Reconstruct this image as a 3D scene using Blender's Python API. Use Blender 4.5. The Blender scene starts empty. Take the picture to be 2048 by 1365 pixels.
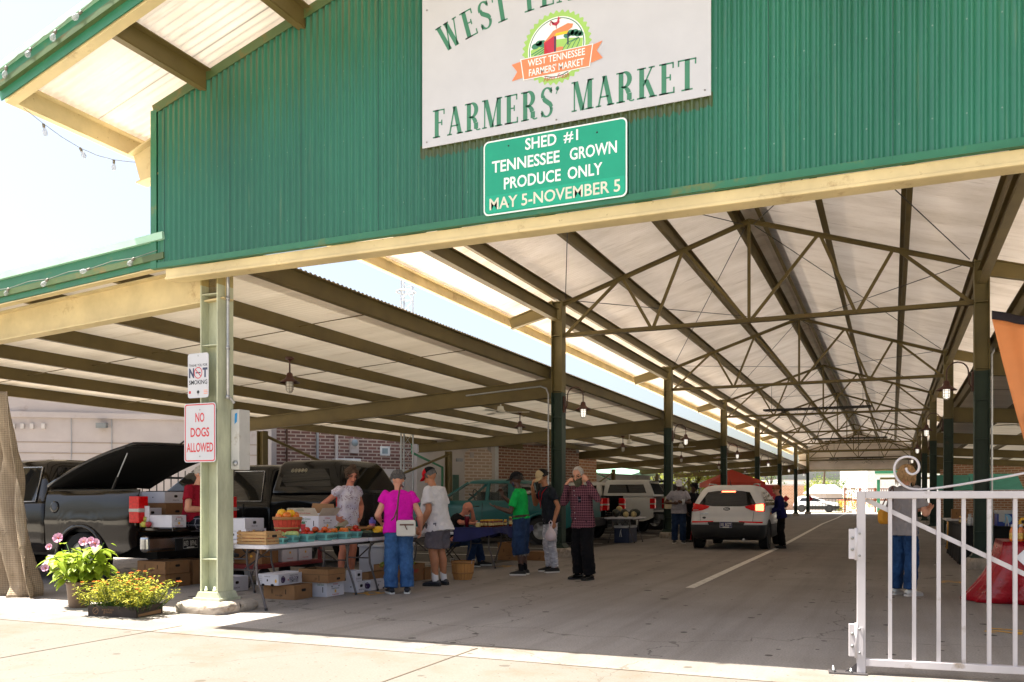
import bpy, bmesh, math, random
from math import sin, cos, pi, radians, sqrt, atan2
from mathutils import Vector, Matrix, Euler
random.seed(7)
scene = bpy.context.scene
COL = scene.collection
# ------------------------------------------------------------------ camera, sky, sun, exposure
F_PX, A_CAM, H_CAM, HORIZON = 1739.0, radians(23.63), 1.25, 1000.0
CA, SA = cos(A_CAM), sin(A_CAM)
cam_data = bpy.data.cameras.new("camera")
cam = bpy.data.objects.new("camera", cam_data)
COL.objects.link(cam)
cam.location = (0, 0, H_CAM)
cam.rotation_euler = (radians(90), 0, A_CAM)
cam_data.sensor_width = 36.0
cam_data.lens = F_PX / 2048 * 36.0
cam_data.shift_y = (HORIZON - 682.5) / 2048.0
cam_data.clip_start, cam_data.clip_end = 0.1, 3000
scene.camera = cam
SUN_DIR = Vector((-0.40, -0.13, 1.0)).normalized()          # towards the sun
world = bpy.data.worlds.new("World"); scene.world = world; world.use_nodes = True
nt = world.node_tree
sky = nt.nodes.new("ShaderNodeTexSky"); sky.sky_type = 'NISHITA'; sky.sun_disc = False
sky.sun_elevation = math.asin(SUN_DIR.z)
sky.sun_rotation = atan2(SUN_DIR.x, SUN_DIR.y)
sky.air_density, sky.dust_density, sky.ozone_density = 1.0, 3.5, 0.7
hs = nt.nodes.new('ShaderNodeHueSaturation'); hs.inputs['Saturation'].default_value = 0.72       # hazy, milky sky
nt.links.new(sky.outputs[0], hs.inputs['Color']); nt.links.new(hs.outputs[0], nt.nodes['Background'].inputs[0])
nt.nodes['Background'].inputs[1].default_value = 0.056
sun_data = bpy.data.lights.new("sun", 'SUN'); sun = bpy.data.objects.new("sun", sun_data); COL.objects.link(sun)
sun_data.energy = 4.5; sun_data.angle = radians(0.5); sun_data.color = (1.0, 0.94, 0.84)
sun.rotation_euler = SUN_DIR.to_track_quat('Z', 'Y').to_euler()
sun.location = (-20, -10, 40)
scene.view_settings.view_transform = 'Standard'; scene.view_settings.look = 'None'
scene.view_settings.exposure = 2.38; scene.view_settings.gamma = 1.0
scene.view_settings.use_curve_mapping = False
scene.cycles.max_bounces = 10; scene.cycles.diffuse_bounces = 6; scene.cycles.glossy_bounces = 4
scene.cycles.transparent_max_bounces = 12; scene.cycles.transmission_bounces = 6
scene.cycles.use_denoising = True
scene.cycles.sample_clamp_indirect = 6.0

# ------------------------------------------------------------------ camera geometry used to lay things out on the ground plan
def ray(px):                       # per metre of depth: (X, Y)
    t = (px - 1024) / F_PX
    return t * CA - SA, t * SA + CA
def at(px, d, py=None, z=None):    # world point at pixel column and depth
    a, b = ray(px)
    if z is None: z = H_CAM + (HORIZON - py) * d / F_PX if py is not None else 0.0
    return Vector((a * d, b * d, z))
def G(px, py, z=0.0):              # point of the horizontal plane z seen at a pixel
    d = F_PX * (H_CAM - z) / (py - HORIZON)
    return at(px, d, z=z)
def onX(px, X):                    # Y where pixel column px meets the plane X
    a, b = ray(px); return b * X / a
def onY(px, Y):
    a, b = ray(px); return a * Y / b
def depth(X, Y): return -X * SA + Y * CA
def zat(py, X, Y): return H_CAM + (HORIZON - py) * depth(X, Y) / F_PX

# ------------------------------------------------------------------ materials
def lin(c):
    return tuple((x / 12.92 if x <= 0.04045 else ((x + 0.055) / 1.055) ** 2.4) for x in c)
def hx(h):
    h = h.lstrip('#'); return lin(tuple(int(h[i:i+2], 16) / 255 for i in (0, 2, 4)))
_M = {}
class NT:
    def __init__(s, m):
        s.m = m; m.use_nodes = True; s.t = m.node_tree; s.b = s.t.nodes['Principled BSDF']
    def n(s, typ, **kw):
        nd = s.t.nodes.new(typ)
        for k, v in kw.items():
            if k.startswith('_'): setattr(nd, k[1:], v)
            else:
                key = int(k[1:]) if k[0] == 'i' and k[1:].isdigit() else k
                nd.inputs[key].default_value = v
        return nd
    def l(s, a, b): s.t.links.new(a, b)
    def pos(s, obj=True, scale=None):
        tc = s.n('ShaderNodeTexCoord')
        o = tc.outputs['Object']
        if scale:
            mp = s.n('ShaderNodeMapping'); mp.inputs['Scale'].default_value = scale
            s.l(o, mp.inputs['Vector']); o = mp.outputs[0]
        return o
    def wpos(s, scale=None):
        g = s.n('ShaderNodeNewGeometry'); o = g.outputs['Position']
        if scale:
            mp = s.n('ShaderNodeMapping'); mp.inputs['Scale'].default_value = scale
            s.l(o, mp.inputs['Vector']); o = mp.outputs[0]
        return o
    def noise(s, vec, scale, detail=4, rough=0.55):
        nd = s.n('ShaderNodeTexNoise', Scale=scale, Detail=detail, Roughness=rough); s.l(vec, nd.inputs['Vector']); return nd.outputs['Fac']
    def ramp(s, fac, stops):
        r = s.n('ShaderNodeValToRGB'); e = r.color_ramp.elements
        while len(e) < len(stops): e.new(0.5)
        for i, (p, c) in enumerate(stops):
            e[i].position = p; e[i].color = (*c, 1) if len(c) == 3 else c
        s.l(fac, r.inputs[0]); return r.outputs[0]
    def mix(s, fac, a, b, mode='MIX'):
        nd = s.n('ShaderNodeMix'); nd.data_type = 'RGBA'; nd.blend_type = mode
        for inp, v in ((nd.inputs[0], fac), (nd.inputs[6], a), (nd.inputs[7], b)):
            if hasattr(v, 'is_output'): s.l(v, inp)
            elif isinstance(v, (int, float)): inp.default_value = v
            else: inp.default_value = (*v, 1)
        return nd.outputs[2]
    def math(s, op, a, b=0.0, c=None):
        nd = s.n('ShaderNodeMath'); nd.operation = op
        for i, v in enumerate((a, b, c)):
            if v is None: continue
            if hasattr(v, 'is_output'): s.l(v, nd.inputs[i])
            else: nd.inputs[i].default_value = v
        return nd.outputs[0]
    def bump(s, h, strength=0.3, dist=0.01):
        nd = s.n('ShaderNodeBump', Strength=strength, Distance=dist); s.l(h, nd.inputs['Height']); s.l(nd.outputs[0], s.b.inputs['Normal'])
    def sep(s, vec):
        nd = s.n('ShaderNodeSeparateXYZ'); s.l(vec, nd.inputs[0]); return nd.outputs
    def base(s, c):
        if hasattr(c, 'is_output'): s.l(c, s.b.inputs['Base Color'])
        else: s.b.inputs['Base Color'].default_value = (*c, 1)
    def set(s, rough=0.6, metal=0.0, spec=0.5):
        s.b.inputs['Roughness'].default_value = rough; s.b.inputs['Metallic'].default_value = metal
        s.b.inputs['Specular IOR Level'].default_value = spec
def newmat(name):
    m = bpy.data.materials.new(name); return m, NT(m)
def mat(name, col, rough=0.6, metal=0.0, var=0.18, vscale=3.0, bump=0.0, bscale=60.0, spec=0.5, stretch=None, coat=0.0, emit=None, dirt=None, bdist=0.004):
    """procedural paint / cloth / skin: two octaves of tone, optional grain, optional dirt blotches"""
    if name in _M: return _M[name]
    if isinstance(col, str): col = hx(col)
    m, t = newmat(name); t.set(rough, metal, spec)
    p = t.pos(scale=stretch)
    f = t.noise(p, vscale, 5, 0.6)
    lo = tuple(c * (1 - var) for c in col); hi = tuple(min(1, c * (1 + var)) for c in col)
    c = t.ramp(f, [(0.3, lo), (0.7, hi)])
    if dirt:
        dc, ds, da = dirt
        if isinstance(dc, str): dc = hx(dc)
        g = t.noise(p, ds, 6, 0.65)
        gm = t.ramp(g, [(0.5 + (1 - da) * 0.15, (0, 0, 0)), (0.62 + (1 - da) * 0.15, (1, 1, 1))])
        c = t.mix(gm, c, dc)
    t.base(c)
    rr = t.n('ShaderNodeMapRange', **{'i3': max(0.02, rough - 0.08), 'i4': min(1, rough + 0.1)}); t.l(f, rr.inputs[0]); t.l(rr.outputs[0], t.b.inputs['Roughness'])
    if coat: t.b.inputs['Coat Weight'].default_value = coat; t.b.inputs['Coat Roughness'].default_value = 0.03
    if bump: t.bump(t.noise(t.pos(scale=stretch), bscale, 3), bump, bdist)
    if emit:
        t.b.inputs['Emission Color'].default_value = (*emit[0], 1); t.b.inputs['Emission Strength'].default_value = emit[1]
    _M[name] = m; return m
def glass(name, col=(0.02, 0.02, 0.02), rough=0.03, alpha=1.0, trans=0.0):
    if name in _M: return _M[name]
    m, t = newmat(name); t.set(rough, 0.0, 0.6)
    f = t.noise(t.pos(), 4, 2)
    t.base(t.ramp(f, [(0.3, tuple(c * 0.8 for c in col)), (0.7, col)]))
    t.b.inputs['Transmission Weight'].default_value = trans
    t.b.inputs['Alpha'].default_value = alpha
    t.b.inputs['IOR'].default_value = 1.45
    _M[name] = m; return m

# ------------------------------------------------------------------ mesh builder: one MB = one mesh object
class MB:
    def __init__(s): s.v, s.f, s.mi, s.sm, s.mats = [], [], [], [], []
    def mid(s, m):
        if m not in s.mats: s.mats.append(m)
        return s.mats.index(m)
    def add(s, verts, faces, m, M=None, smooth=False):
        o = len(s.v); k = s.mid(m)
        if M is not None: verts = [M @ Vector(v) for v in verts]
        s.v.extend(tuple(v) for v in verts)
        for f in faces:
            s.f.append(tuple(i + o for i in f)); s.mi.append(k); s.sm.append(smooth)
        return s
    def box(s, x0, x1, y0, y1, z0, z1, m, M=None):
        v = [(x0, y0, z0), (x1, y0, z0), (x1, y1, z0), (x0, y1, z0), (x0, y0, z1), (x1, y0, z1), (x1, y1, z1), (x0, y1, z1)]
        return s.add(v, [(3, 2, 1, 0), (4, 5, 6, 7), (0, 1, 5, 4), (1, 2, 6, 5), (2, 3, 7, 6), (3, 0, 4, 7)], m, M)
    def frame(s, p0, p1, up=(0, 0, 1)):
        p0, p1 = Vector(p0), Vector(p1); d = (p1 - p0); L = d.length; d.normalize()
        up = Vector(up)
        if abs(d.dot(up)) > 0.99: up = Vector((0, 1, 0))
        r = d.cross(up).normalized(); u = r.cross(d).normalized()
        return Matrix(((r.x, d.x, u.x, p0.x), (r.y, d.y, u.y, p0.y), (r.z, d.z, u.z, p0.z), (0, 0, 0, 1))), L
    def bar(s, p0, p1, w, h, m, up=(0, 0, 1)):
        M, L = s.frame(p0, p1, up); return s.box(-w / 2, w / 2, 0, L, -h / 2, h / 2, m, M)
    def ibeam(s, p0, p1, depth_, fl, m, tw=0.012, tf=0.018, up=(0, 0, 1), depth1=None):
        """I section from p0 to p1, top flange on the line; depth may taper"""
        M, L = s.frame(p0, p1, up); d0 = depth_; d1 = depth1 or depth_
        def slab(xa, xb, za, zb, zc, zd):
            v = [(xa, 0, za), (xb, 0, za), (xb, L, zc), (xa, L, zc), (xa, 0, zb), (xb, 0, zb), (xb, L, zd), (xa, L, zd)]
            s.add(v, [(3, 2, 1, 0), (4, 5, 6, 7), (0, 1, 5, 4), (1, 2, 6, 5), (2, 3, 7, 6), (3, 0, 4, 7)], m, M)
        slab(-fl / 2, fl / 2, -tf, 0, -tf, 0); slab(-fl / 2, fl / 2, -d0, -d0 + tf, -d1, -d1 + tf); slab(-tw / 2, tw / 2, -d0 + tf, -tf, -d1 + tf, -tf)
        return s
    def tube(s, pts, r, m, n=8, caps=True, smooth=True):
        pts = [Vector(p) for p in pts]; rs = r if isinstance(r, (list, tuple)) else [r] * len(pts)
        rings = []; prev = None
        for i, p in enumerate(pts):
            t = (pts[min(i + 1, len(pts) - 1)] - pts[max(i - 1, 0)]).normalized()
            a = prev if prev is not None else (Vector((0, 0, 1)) if abs(t.z) < 0.9 else Vector((1, 0, 0)))
            a = (a - t * a.dot(t)).normalized(); b = t.cross(a); prev = a
            rings.append([p + (a * cos(2 * pi * k / n) + b * sin(2 * pi * k / n)) * rs[i] for k in range(n)])
        v = [q for R in rings for q in R]; f = []
        for i in range(len(pts) - 1):
            for k in range(n):
                f.append((i * n + k, i * n + (k + 1) % n, (i + 1) * n + (k + 1) % n, (i + 1) * n + k))
        s.add(v, f, m, None, smooth)
        if caps:
            s.add(rings[0], [tuple(range(n))[::-1]], m); s.add(rings[-1], [tuple(range(n))], m)
        return s
    def lathe(s, prof, m, n=20, M=None, smooth=True, cap=True, sx=1.0, sy=1.0):
        v, f = [], []
        for r, z in prof:
            for k in range(n): v.append((r * cos(2 * pi * k / n) * sx, r * sin(2 * pi * k / n) * sy, z))
        for i in range(len(prof) - 1):
            for k in range(n): f.append((i * n + k, i * n + (k + 1) % n, (i + 1) * n + (k + 1) % n, (i + 1) * n + k))
        if cap:
            f.append(tuple(range(n))[::-1]); f.append(tuple(range((len(prof) - 1) * n, len(prof) * n)))
        return s.add(v, f, m, M, smooth)
    def ball(s, c, r, m, n=12, M=None, smooth=True):
        rx, ry, rz = (r, r, r) if isinstance(r, (int, float)) else r
        h = max(4, n // 2); prof = [(max(1e-4, sin(pi * i / h)), -cos(pi * i / h)) for i in range(h + 1)]
        v, f = [], []
        for q, z in prof:
            for k in range(n): v.append((c[0] + rx * q * cos(2 * pi * k / n), c[1] + ry * q * sin(2 * pi * k / n), c[2] + rz * z))
        for i in range(h):
            for k in range(n): f.append((i * n + k, i * n + (k + 1) % n, (i + 1) * n + (k + 1) % n, (i + 1) * n + k))
        return s.add(v, f, m, M, smooth)
    def prism(s, poly, h0, h1, m, M=None, smooth=False):
        """polygon (x,y) extruded along z"""
        n = len(poly); v = [(x, y, h0) for x, y in poly] + [(x, y, h1) for x, y in poly]
        f = [tuple(range(n))[::-1], tuple(range(n, 2 * n))] + [(i, (i + 1) % n, n + (i + 1) % n, n + i) for i in range(n)]
        return s.add(v, f, m, M, smooth)
    def quad(s, pts, m): return s.add(pts, [tuple(range(len(pts)))], m)
    def grid(s, fn, nu, nv, m, M=None, smooth=True):
        v = [fn(i / nu, j / nv) for j in range(nv + 1) for i in range(nu + 1)]
        f = [(j * (nu + 1) + i, j * (nu + 1) + i + 1, (j + 1) * (nu + 1) + i + 1, (j + 1) * (nu + 1) + i) for j in range(nv) for i in range(nu)]
        return s.add(v, f, m, M, smooth)
    def build(s, name, parent=None, bevel=0.0, bseg=2, loc=None, solid=0.0, subsurf=0, fixn=False):
        me = bpy.data.meshes.new(name); me.from_pydata(s.v, [], s.f)
        for m in s.mats: me.materials.append(m)
        me.polygons.foreach_set('material_index', s.mi); me.polygons.foreach_set('use_smooth', s.sm)
        if fixn:
            b = bmesh.new(); b.from_mesh(me); bmesh.ops.remove_doubles(b, verts=b.verts, dist=1e-5); bmesh.ops.recalc_face_normals(b, faces=b.faces); b.to_mesh(me); b.free()
        me.update()
        o = bpy.data.objects.new(name, me); COL.objects.link(o)
        if parent is not None: o.parent = parent
        if loc is not None: o.location = loc
        if solid:
            md = o.modifiers.new('solid', 'SOLIDIFY'); md.thickness = solid; md.offset = 0
        if subsurf:
            md = o.modifiers.new('sub', 'SUBSURF'); md.levels = md.render_levels = subsurf
        if bevel:
            md = o.modifiers.new('bevel', 'BEVEL'); md.width = bevel; md.segments = bseg; md.limit_method = 'ANGLE'; md.angle_limit = radians(35); md.harden_normals = False
        return o
def tag(o, label, cat, group=None, kind=None):
    o['label'] = label; o['category'] = cat
    if group: o['group'] = group
    if kind: o['kind'] = kind
    return o
def thing(name, label, cat, loc=(0, 0, 0), rz=0.0, group=None):
    o = bpy.data.objects.new(name, None); COL.objects.link(o); o.location = loc; o.rotation_euler = (0, 0, rz); o.empty_display_size = 0.1
    return tag(o, label, cat, group)
def struct(o): o['kind'] = 'structure'; return o
def dup(root, loc=None, rz=None, label=None, group=None, scale=None):
    r = root.copy(); COL.objects.link(r)
    if loc is not None: r.location = loc
    if rz is not None: r.rotation_euler = (0, 0, rz)
    if scale is not None: r.scale = (scale,) * 3 if isinstance(scale, (int, float)) else scale
    if label: r['label'] = label
    if group: r['group'] = group
    def rec(a, b):
        for ch in list(a.children):
            c = ch.copy(); COL.objects.link(c); c.parent = b; c.matrix_parent_inverse = ch.matrix_parent_inverse.copy(); rec(ch, c)
    rec(root, r); return r
def XZ(origin, xdir=(1, 0, 0), zdir=(0, 0, 1)):
    """matrix laying local x,y (a drawing plane) onto world xdir,zdir; local +z faces out of the drawing"""
    x = Vector(xdir).normalized(); y = Vector(zdir).normalized(); n = x.cross(y)
    return Matrix(((x.x, y.x, n.x, origin[0]), (x.y, y.y, n.y, origin[1]), (x.z, y.z, n.z, origin[2]), (0, 0, 0, 1)))
def text_mb(mb, txt, M, size, m, align='CENTER', sx=1.0, shear=0.0, ext=0.001, bold=0.0, spacing=1.0):
    """flat lettering as mesh; M lays local x,y on the sign plane"""
    cu = bpy.data.curves.new('lettering', 'FONT'); cu.body = txt; cu.size = size; cu.align_x = align; cu.align_y = 'CENTER'
    cu.shear = shear; cu.extrude = ext; cu.offset = bold; cu.space_character = spacing; cu.resolution_u = 3
    o = bpy.data.objects.new('lettering', cu); COL.objects.link(o)
    dg = bpy.context.evaluated_depsgraph_get(); me = bpy.data.meshes.new_from_object(o.evaluated_get(dg))
    S = Matrix.Diagonal((sx, 1, 1, 1))
    mb.add([S @ v.co for v in me.vertices], [tuple(p.vertices) for p in me.polygons], m, M)
    bpy.data.objects.remove(o); bpy.data.curves.remove(cu); bpy.data.meshes.remove(me)
def fit_text(mb, txt, M, w, h, m, **kw):
    """lettering fitted to a box w x h centred on M"""
    cu = bpy.data.curves.new('lettering', 'FONT'); cu.body = txt; cu.size = 1.0; cu.align_x = 'CENTER'
    cu.shear = kw.get('shear', 0); cu.offset = kw.get('bold', 0); cu.extrude = 0.0; cu.resolution_u = 3; cu.space_character = kw.get('spacing', 1.0)
    o = bpy.data.objects.new('lettering', cu); COL.objects.link(o)
    dg = bpy.context.evaluated_depsgraph_get(); me = bpy.data.meshes.new_from_object(o.evaluated_get(dg))
    xs = [v.co.x for v in me.vertices]; ys = [v.co.y for v in me.vertices]
    cx, cy = (min(xs) + max(xs)) / 2, (min(ys) + max(ys)) / 2; kx, ky = w / (max(xs) - min(xs)), h / (max(ys) - min(ys))
    mb.add([((v.co.x - cx) * kx, (v.co.y - cy) * ky, 0.0) for v in me.vertices], [tuple(p.vertices) for p in me.polygons], m, M)
    bpy.data.objects.remove(o); bpy.data.curves.remove(cu); bpy.data.meshes.remove(me)
def rrect(w, h, r, n=5, cx=0, cy=0):
    pts = []
    for qx, qy, a0 in ((1, 1, 0), (-1, 1, 90), (-1, -1, 180), (1, -1, 270)):
        for k in range(n + 1):
            a = radians(a0 + 90 * k / n); pts.append((cx + qx * (w / 2 - r) + r * cos(a), cy + qy * (h / 2 - r) + r * sin(a)))
    return pts
# ================================================================== materials of the place
def steel_mat(name, col, rust=0.5, green_below=None, green=None):
    m, t = newmat(name); t.set(0.55, 0.0, 0.4)
    p = t.wpos(); c0 = hx(col)
    f = t.noise(p, 1.6, 5, 0.6)
    c = t.ramp(f, [(0.3, tuple(x * 0.78 for x in c0)), (0.7, tuple(x * 1.15 for x in c0))])
    if green_below is not None:
        z = t.sep(p)[2]
        zz = t.math('ADD', z, t.math('MULTIPLY', t.noise(p, 3.0, 2), 0.02))
        g0 = hx(green); gn = t.noise(t.wpos(scale=(1, 1, 0.25)), 5.0, 6, 0.7)
        gc = t.ramp(gn, [(0.3, tuple(x * 0.7 for x in g0)), (0.7, tuple(min(1, x * 1.25) for x in g0))])
        c = t.mix(t.math('LESS_THAN', zz, green_below), c, gc)
    # streaky rust bleeding along the steel
    rn = t.noise(p, 2.3, 8, 0.72); rm = t.ramp(rn, [(0.66 - 0.08 * rust, (0, 0, 0)), (0.74, (rust, rust, rust))])
    c = t.mix(rm, c, hx('7a4a1c'))
    sp = t.noise(p, 28, 4, 0.6); sm = t.ramp(sp, [(0.68, (0, 0, 0)), (0.74, (0.7 * rust,) * 3)])
    c = t.mix(sm, c, hx('5b3313'))
    t.base(c); t.bump(t.noise(p, 40, 4), 0.15, 0.004)
    return m
STEEL = steel_mat('olive_cream_steel', '64562f', 0.6)
STEEL_LIT = steel_mat('bounce_lit_steel', 'cbb98c', 0.75)  # front steel: same paint, ground bounce put into the colour
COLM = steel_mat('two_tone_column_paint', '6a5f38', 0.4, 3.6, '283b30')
COL_LIT = steel_mat('bounce_lit_column_paint', 'a29460', 0.35, 3.66, 'b2b69c')  # bright bounce on the front column painted in as a paler coat
def green_sheet():
    m, t = newmat('green_corrugated'); t.set(0.28, 0.0, 0.6)
    p = t.wpos(); c0 = hx('286650')
    f = t.noise(t.wpos(scale=(1, 1, 0.3)), 1.2, 5, 0.6)
    c = t.ramp(f, [(0.3, tuple(x * 0.82 for x in c0)), (0.7, tuple(x * 1.2 for x in c0))])
    st = t.noise(t.wpos(scale=(9, 9, 0.5)), 2.0, 4, 0.6)
    c = t.mix(t.ramp(st, [(0.62, (0, 0, 0)), (0.8, (0.35,) * 3)]), c, hx('7a8c6a'))
    z = t.sep(p); n = t.noise(t.wpos(scale=(12, 12, 1)), 2.0, 3)
    # grime bled out below the signs and in the valleys near the rake
    sx = t.math('MULTIPLY', t.math('GREATER_THAN', z[0], -4.12), t.math('LESS_THAN', z[0], -1.36))
    a = t.math('ADD', t.math('MULTIPLY', n, 0.16), 4.42)
    b = t.math('MULTIPLY', t.math('MULTIPLY', t.math('GREATER_THAN', z[2], a), t.math('LESS_THAN', z[2], 4.62)), sx)
    c = t.mix(t.math('MULTIPLY', b, 0.8), c, hx('4a4a20'))
    fr = lambda v, k, o=0.0: t.math('FRACT', t.math('ADD', t.math('MULTIPLY', v, k), o))
    lap = t.math('LESS_THAN', fr(z[0], 1 / .918), .008); c = t.mix(t.math('MULTIPLY', lap, .7), c, hx('123026'))
    du = t.math('MULTIPLY', t.math('SUBTRACT', fr(z[0], 1 / .2295, .3), .5), .2295); dv = t.math('MULTIPLY', t.math('SUBTRACT', fr(z[2], 1 / .70, .62), .5), .70)
    scr = t.math('LESS_THAN', t.math('ADD', t.math('MULTIPLY', du, du), t.math('MULTIPLY', dv, dv)), .00004); c = t.mix(scr, c, hx('6f8d7c'))
    # brown run-off in the valleys below the rake
    top = t.math('SUBTRACT', t.math('SUBTRACT', 7.12, t.math('MULTIPLY', t.math('ABSOLUTE', t.math('ADD', z[0], 2.63)), .30)), z[2])
    near = t.n('ShaderNodeMapRange', **{'i1': .05, 'i2': 1.3, 'i3': 1.0, 'i4': 0.0}); t.l(top, near.inputs[0])
    val = t.math('LESS_THAN', fr(t.math('ADD', z[0], 7.5), 1 / .0765, .5), .30) if False else t.math('GREATER_THAN', t.math('COSINE', t.math('MULTIPLY', t.math('ADD', z[0], 7.538), 2 * pi / .0765)), .55)
    c = t.mix(t.math('MULTIPLY', t.math('MULTIPLY', near.outputs[0], val), t.math('MULTIPLY', t.noise(t.wpos(scale=(14, 1, .6)), 1.5, 3), .9)), c, hx('6a5630'))
    bird = t.noise(t.wpos(scale=(22, 1, 5)), 1.0, 2); c = t.mix(t.math('MULTIPLY', t.math('GREATER_THAN', bird, .80), .6), c, hx('c9cdc0'))
    t.base(c); t.bump(t.noise(p, 12, 3), 0.05, 0.004); return m
GREEN = green_sheet()
TRIM = mat('green_trim', '28694c', 0.4, var=0.12, dirt=('5f6a3a', 3.0, 0.4))
TRIM_D = mat('olive_green_trim', '475b35', 0.5, var=0.15, dirt=('6b5a2c', 4.0, 0.6))
FASC = mat('pale_green_fascia', '9cc3ad', 0.4, var=0.08)
def skylit(t, c, k):
    # added translucency: the sheet passes some daylight to brighten the shed inside
    d = t.n('ShaderNodeBsdfTranslucent'); t.l(c, d.inputs['Color']); mx = t.n('ShaderNodeMixShader'); mx.inputs[0].default_value = k; o = t.t.nodes['Material Output']
    t.l(t.b.outputs[0], mx.inputs[1]); t.l(d.outputs[0], mx.inputs[2]); t.l(mx.outputs[0], o.inputs[0]); return t.m
def under_mat():
    m, t = newmat('pale_ribbed_roof_sheet'); t.set(0.55, 0.0, 0.4)
    p = t.wpos(); f = t.noise(t.wpos(scale=(0.35, 1.0, 1)), 1.3, 6, 0.65)
    c = t.ramp(f, [(0.28, hx('d3c7ba')), (0.55, hx('ebe1d8')), (0.75, hx('f3ebe3'))])
    st = t.noise(t.wpos(scale=(0.2, 5.0, 1)), 2.5, 5, 0.6)
    c = t.mix(t.ramp(st, [(0.6, (0, 0, 0)), (0.75, (0.45,) * 3)]), c, hx('8f7a63'))
    yy = t.sep(p)[1]; lp_ = t.math('LESS_THAN', t.math('FRACT', t.math('MULTIPLY', yy, 1 / 1.0)), .035); c = t.mix(t.math('MULTIPLY', lp_, t.math('ADD', .25, t.math('MULTIPLY', t.noise(p, 1.5, 4), .5))), c, hx('6d5c4c'))
    t.base(c); return skylit(t, c, .050)
UNDER = under_mat()
def aisle_mat():
    m, t = newmat('cream_aisle_sheet'); t.set(.6, 0, .3); f = t.noise(t.wpos(scale=(.3, 2, 1)), 1.1, 5); c = t.ramp(f, [(.3, hx('d9cdb9')), (.7, hx('efe4d2'))])
    g_ = t.noise(t.wpos(scale=(.3, 3, 1)), 1.4, 6, .65); c = t.mix(t.ramp(g_, [(.58, (0, 0, 0)), (.72, (.5,) * 3)]), c, hx('a88f66')); t.base(c); return skylit(t, c, .05)
UNDER_AISLE = aisle_mat()
ROOFTOP = mat('pale_roof_top', 'd5d8d2', 0.5)
def concrete_mat(name='worn_concrete', dim_sunlit=0):
    m, t = newmat(name); t.set(0.85, 0.0, 0.25)
    p = t.wpos(); f = t.noise(p, 0.45, 8, 0.68)
    c = t.ramp(f, [(0.25, hx('75706d')), (0.5, hx('888380')), (0.75, hx('9b9693'))])
    gr = t.noise(p, 60, 4, 0.7); c = t.mix(0.35, c, t.ramp(gr, [(0.3, hx('5f5850')), (0.7, hx('c9c0b4'))]))
    # long tyre tracks down the lane
    tr = t.noise(t.wpos(scale=(1.2, 0.05, 1)), 2.2, 5, 0.6); sy = t.sep(p)
    lane = t.math('MULTIPLY', t.math('GREATER_THAN', sy[1], 6.3), t.ramp(tr, [(0.45, (0, 0, 0)), (0.7, (0.4,) * 3)]))
    c = t.mix(lane, c, hx('5b5652'))
    wet = t.math('MULTIPLY', t.ramp(sy[1], [(0.0, (0, 0, 0)), (1.0, (1, 1, 1))]), 0.0)
    depth_tone = t.n('ShaderNodeMapRange', **{'i1': 9.0, 'i2': 20.0, 'i3': 0.0, 'i4': 0.55}); t.l(sy[1], depth_tone.inputs[0])  # floor colour grows darker farther down the lane
    c = t.mix(t.math('MULTIPLY', depth_tone.outputs[0], t.math('ADD', 0.5, t.noise(t.wpos(scale=(0.3, 1.2, 1)), 1.0, 4))), c, hx('66605c'))
    # gum and oil spots
    vo = t.n('ShaderNodeTexVoronoi', _voronoi_dimensions='2D', Scale=2.3, Randomness=1.0); t.l(t.wpos(scale=(1, 1, 1)), vo.inputs['Vector'])
    dn = t.math('ADD', vo.outputs['Distance'], t.math('MULTIPLY', t.noise(p, 14, 3), 0.09))
    keep = t.n('ShaderNodeSeparateColor'); t.l(vo.outputs['Color'], keep.inputs[0]); rad = t.math('MULTIPLY', t.math('MULTIPLY', keep.outputs[0], keep.outputs[0]), t.math('MULTIPLY', keep.outputs[1], .17))
    c = t.mix(t.math('MULTIPLY', t.math('LESS_THAN', dn, t.math('ADD', rad, .035)), 0.8), c, hx('2b2622'))
    ck = t.n('ShaderNodeTexVoronoi', _feature='DISTANCE_TO_EDGE', Scale=0.2, Randomness=1.0)
    wv = t.n('ShaderNodeVectorMath'); wv.operation = 'ADD'; nz = t.n('ShaderNodeTexNoise', Scale=1.6, Detail=5); t.l(p, nz.inputs['Vector']); t.l(p, wv.inputs[0]); t.l(nz.outputs['Color'], wv.inputs[1]); t.l(wv.outputs[0], ck.inputs['Vector'])
    c = t.mix(t.math('MULTIPLY', t.math('LESS_THAN', ck.outputs['Distance'], 0.0018), 0.5), c, hx('2e2822'))
    if dim_sunlit:
        v2 = t.n('ShaderNodeTexVoronoi', _voronoi_dimensions='2D', Scale=5.0, Randomness=1.0); t.l(p, v2.inputs['Vector']); c_sp = t.math('LESS_THAN', t.math('ADD', v2.outputs['Distance'], t.math('MULTIPLY', t.noise(p, 30, 3), .09)), .082)
    if dim_sunlit: c = t.mix(dim_sunlit, c, hx('4f4a42'))
    if dim_sunlit:
        c = t.mix(t.math('MULTIPLY', c_sp, .7), c, hx('2c2822')); wn = t.noise(p, 1.1, 6, .7); c = t.mix(t.ramp(wn, [(.52, (0, 0, 0)), (.7, (.55,) * 3)]), c, hx('5a4a36'))
    t.base(c); t.bump(gr, 0.25, 0.006); return m
CONC = concrete_mat(); APRON = concrete_mat('dimmed_sunlit_concrete', 0.76); STEP = concrete_mat('threshold_concrete', 0.55)  # APRON, STEP: sunlit slab darkened in colour to tame the strong sun
ASPH = mat('dark_asphalt', '4b4743', 0.85, var=0.25, vscale=0.8, bump=0.3, bscale=90, spec=0.2, dirt=('35312e', 1.1, 0.6))
GROUND = mat('pale_yard_ground', 'aaa294', 0.9, var=0.2, vscale=0.3, bump=0.2, bscale=50, spec=0.2)
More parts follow.
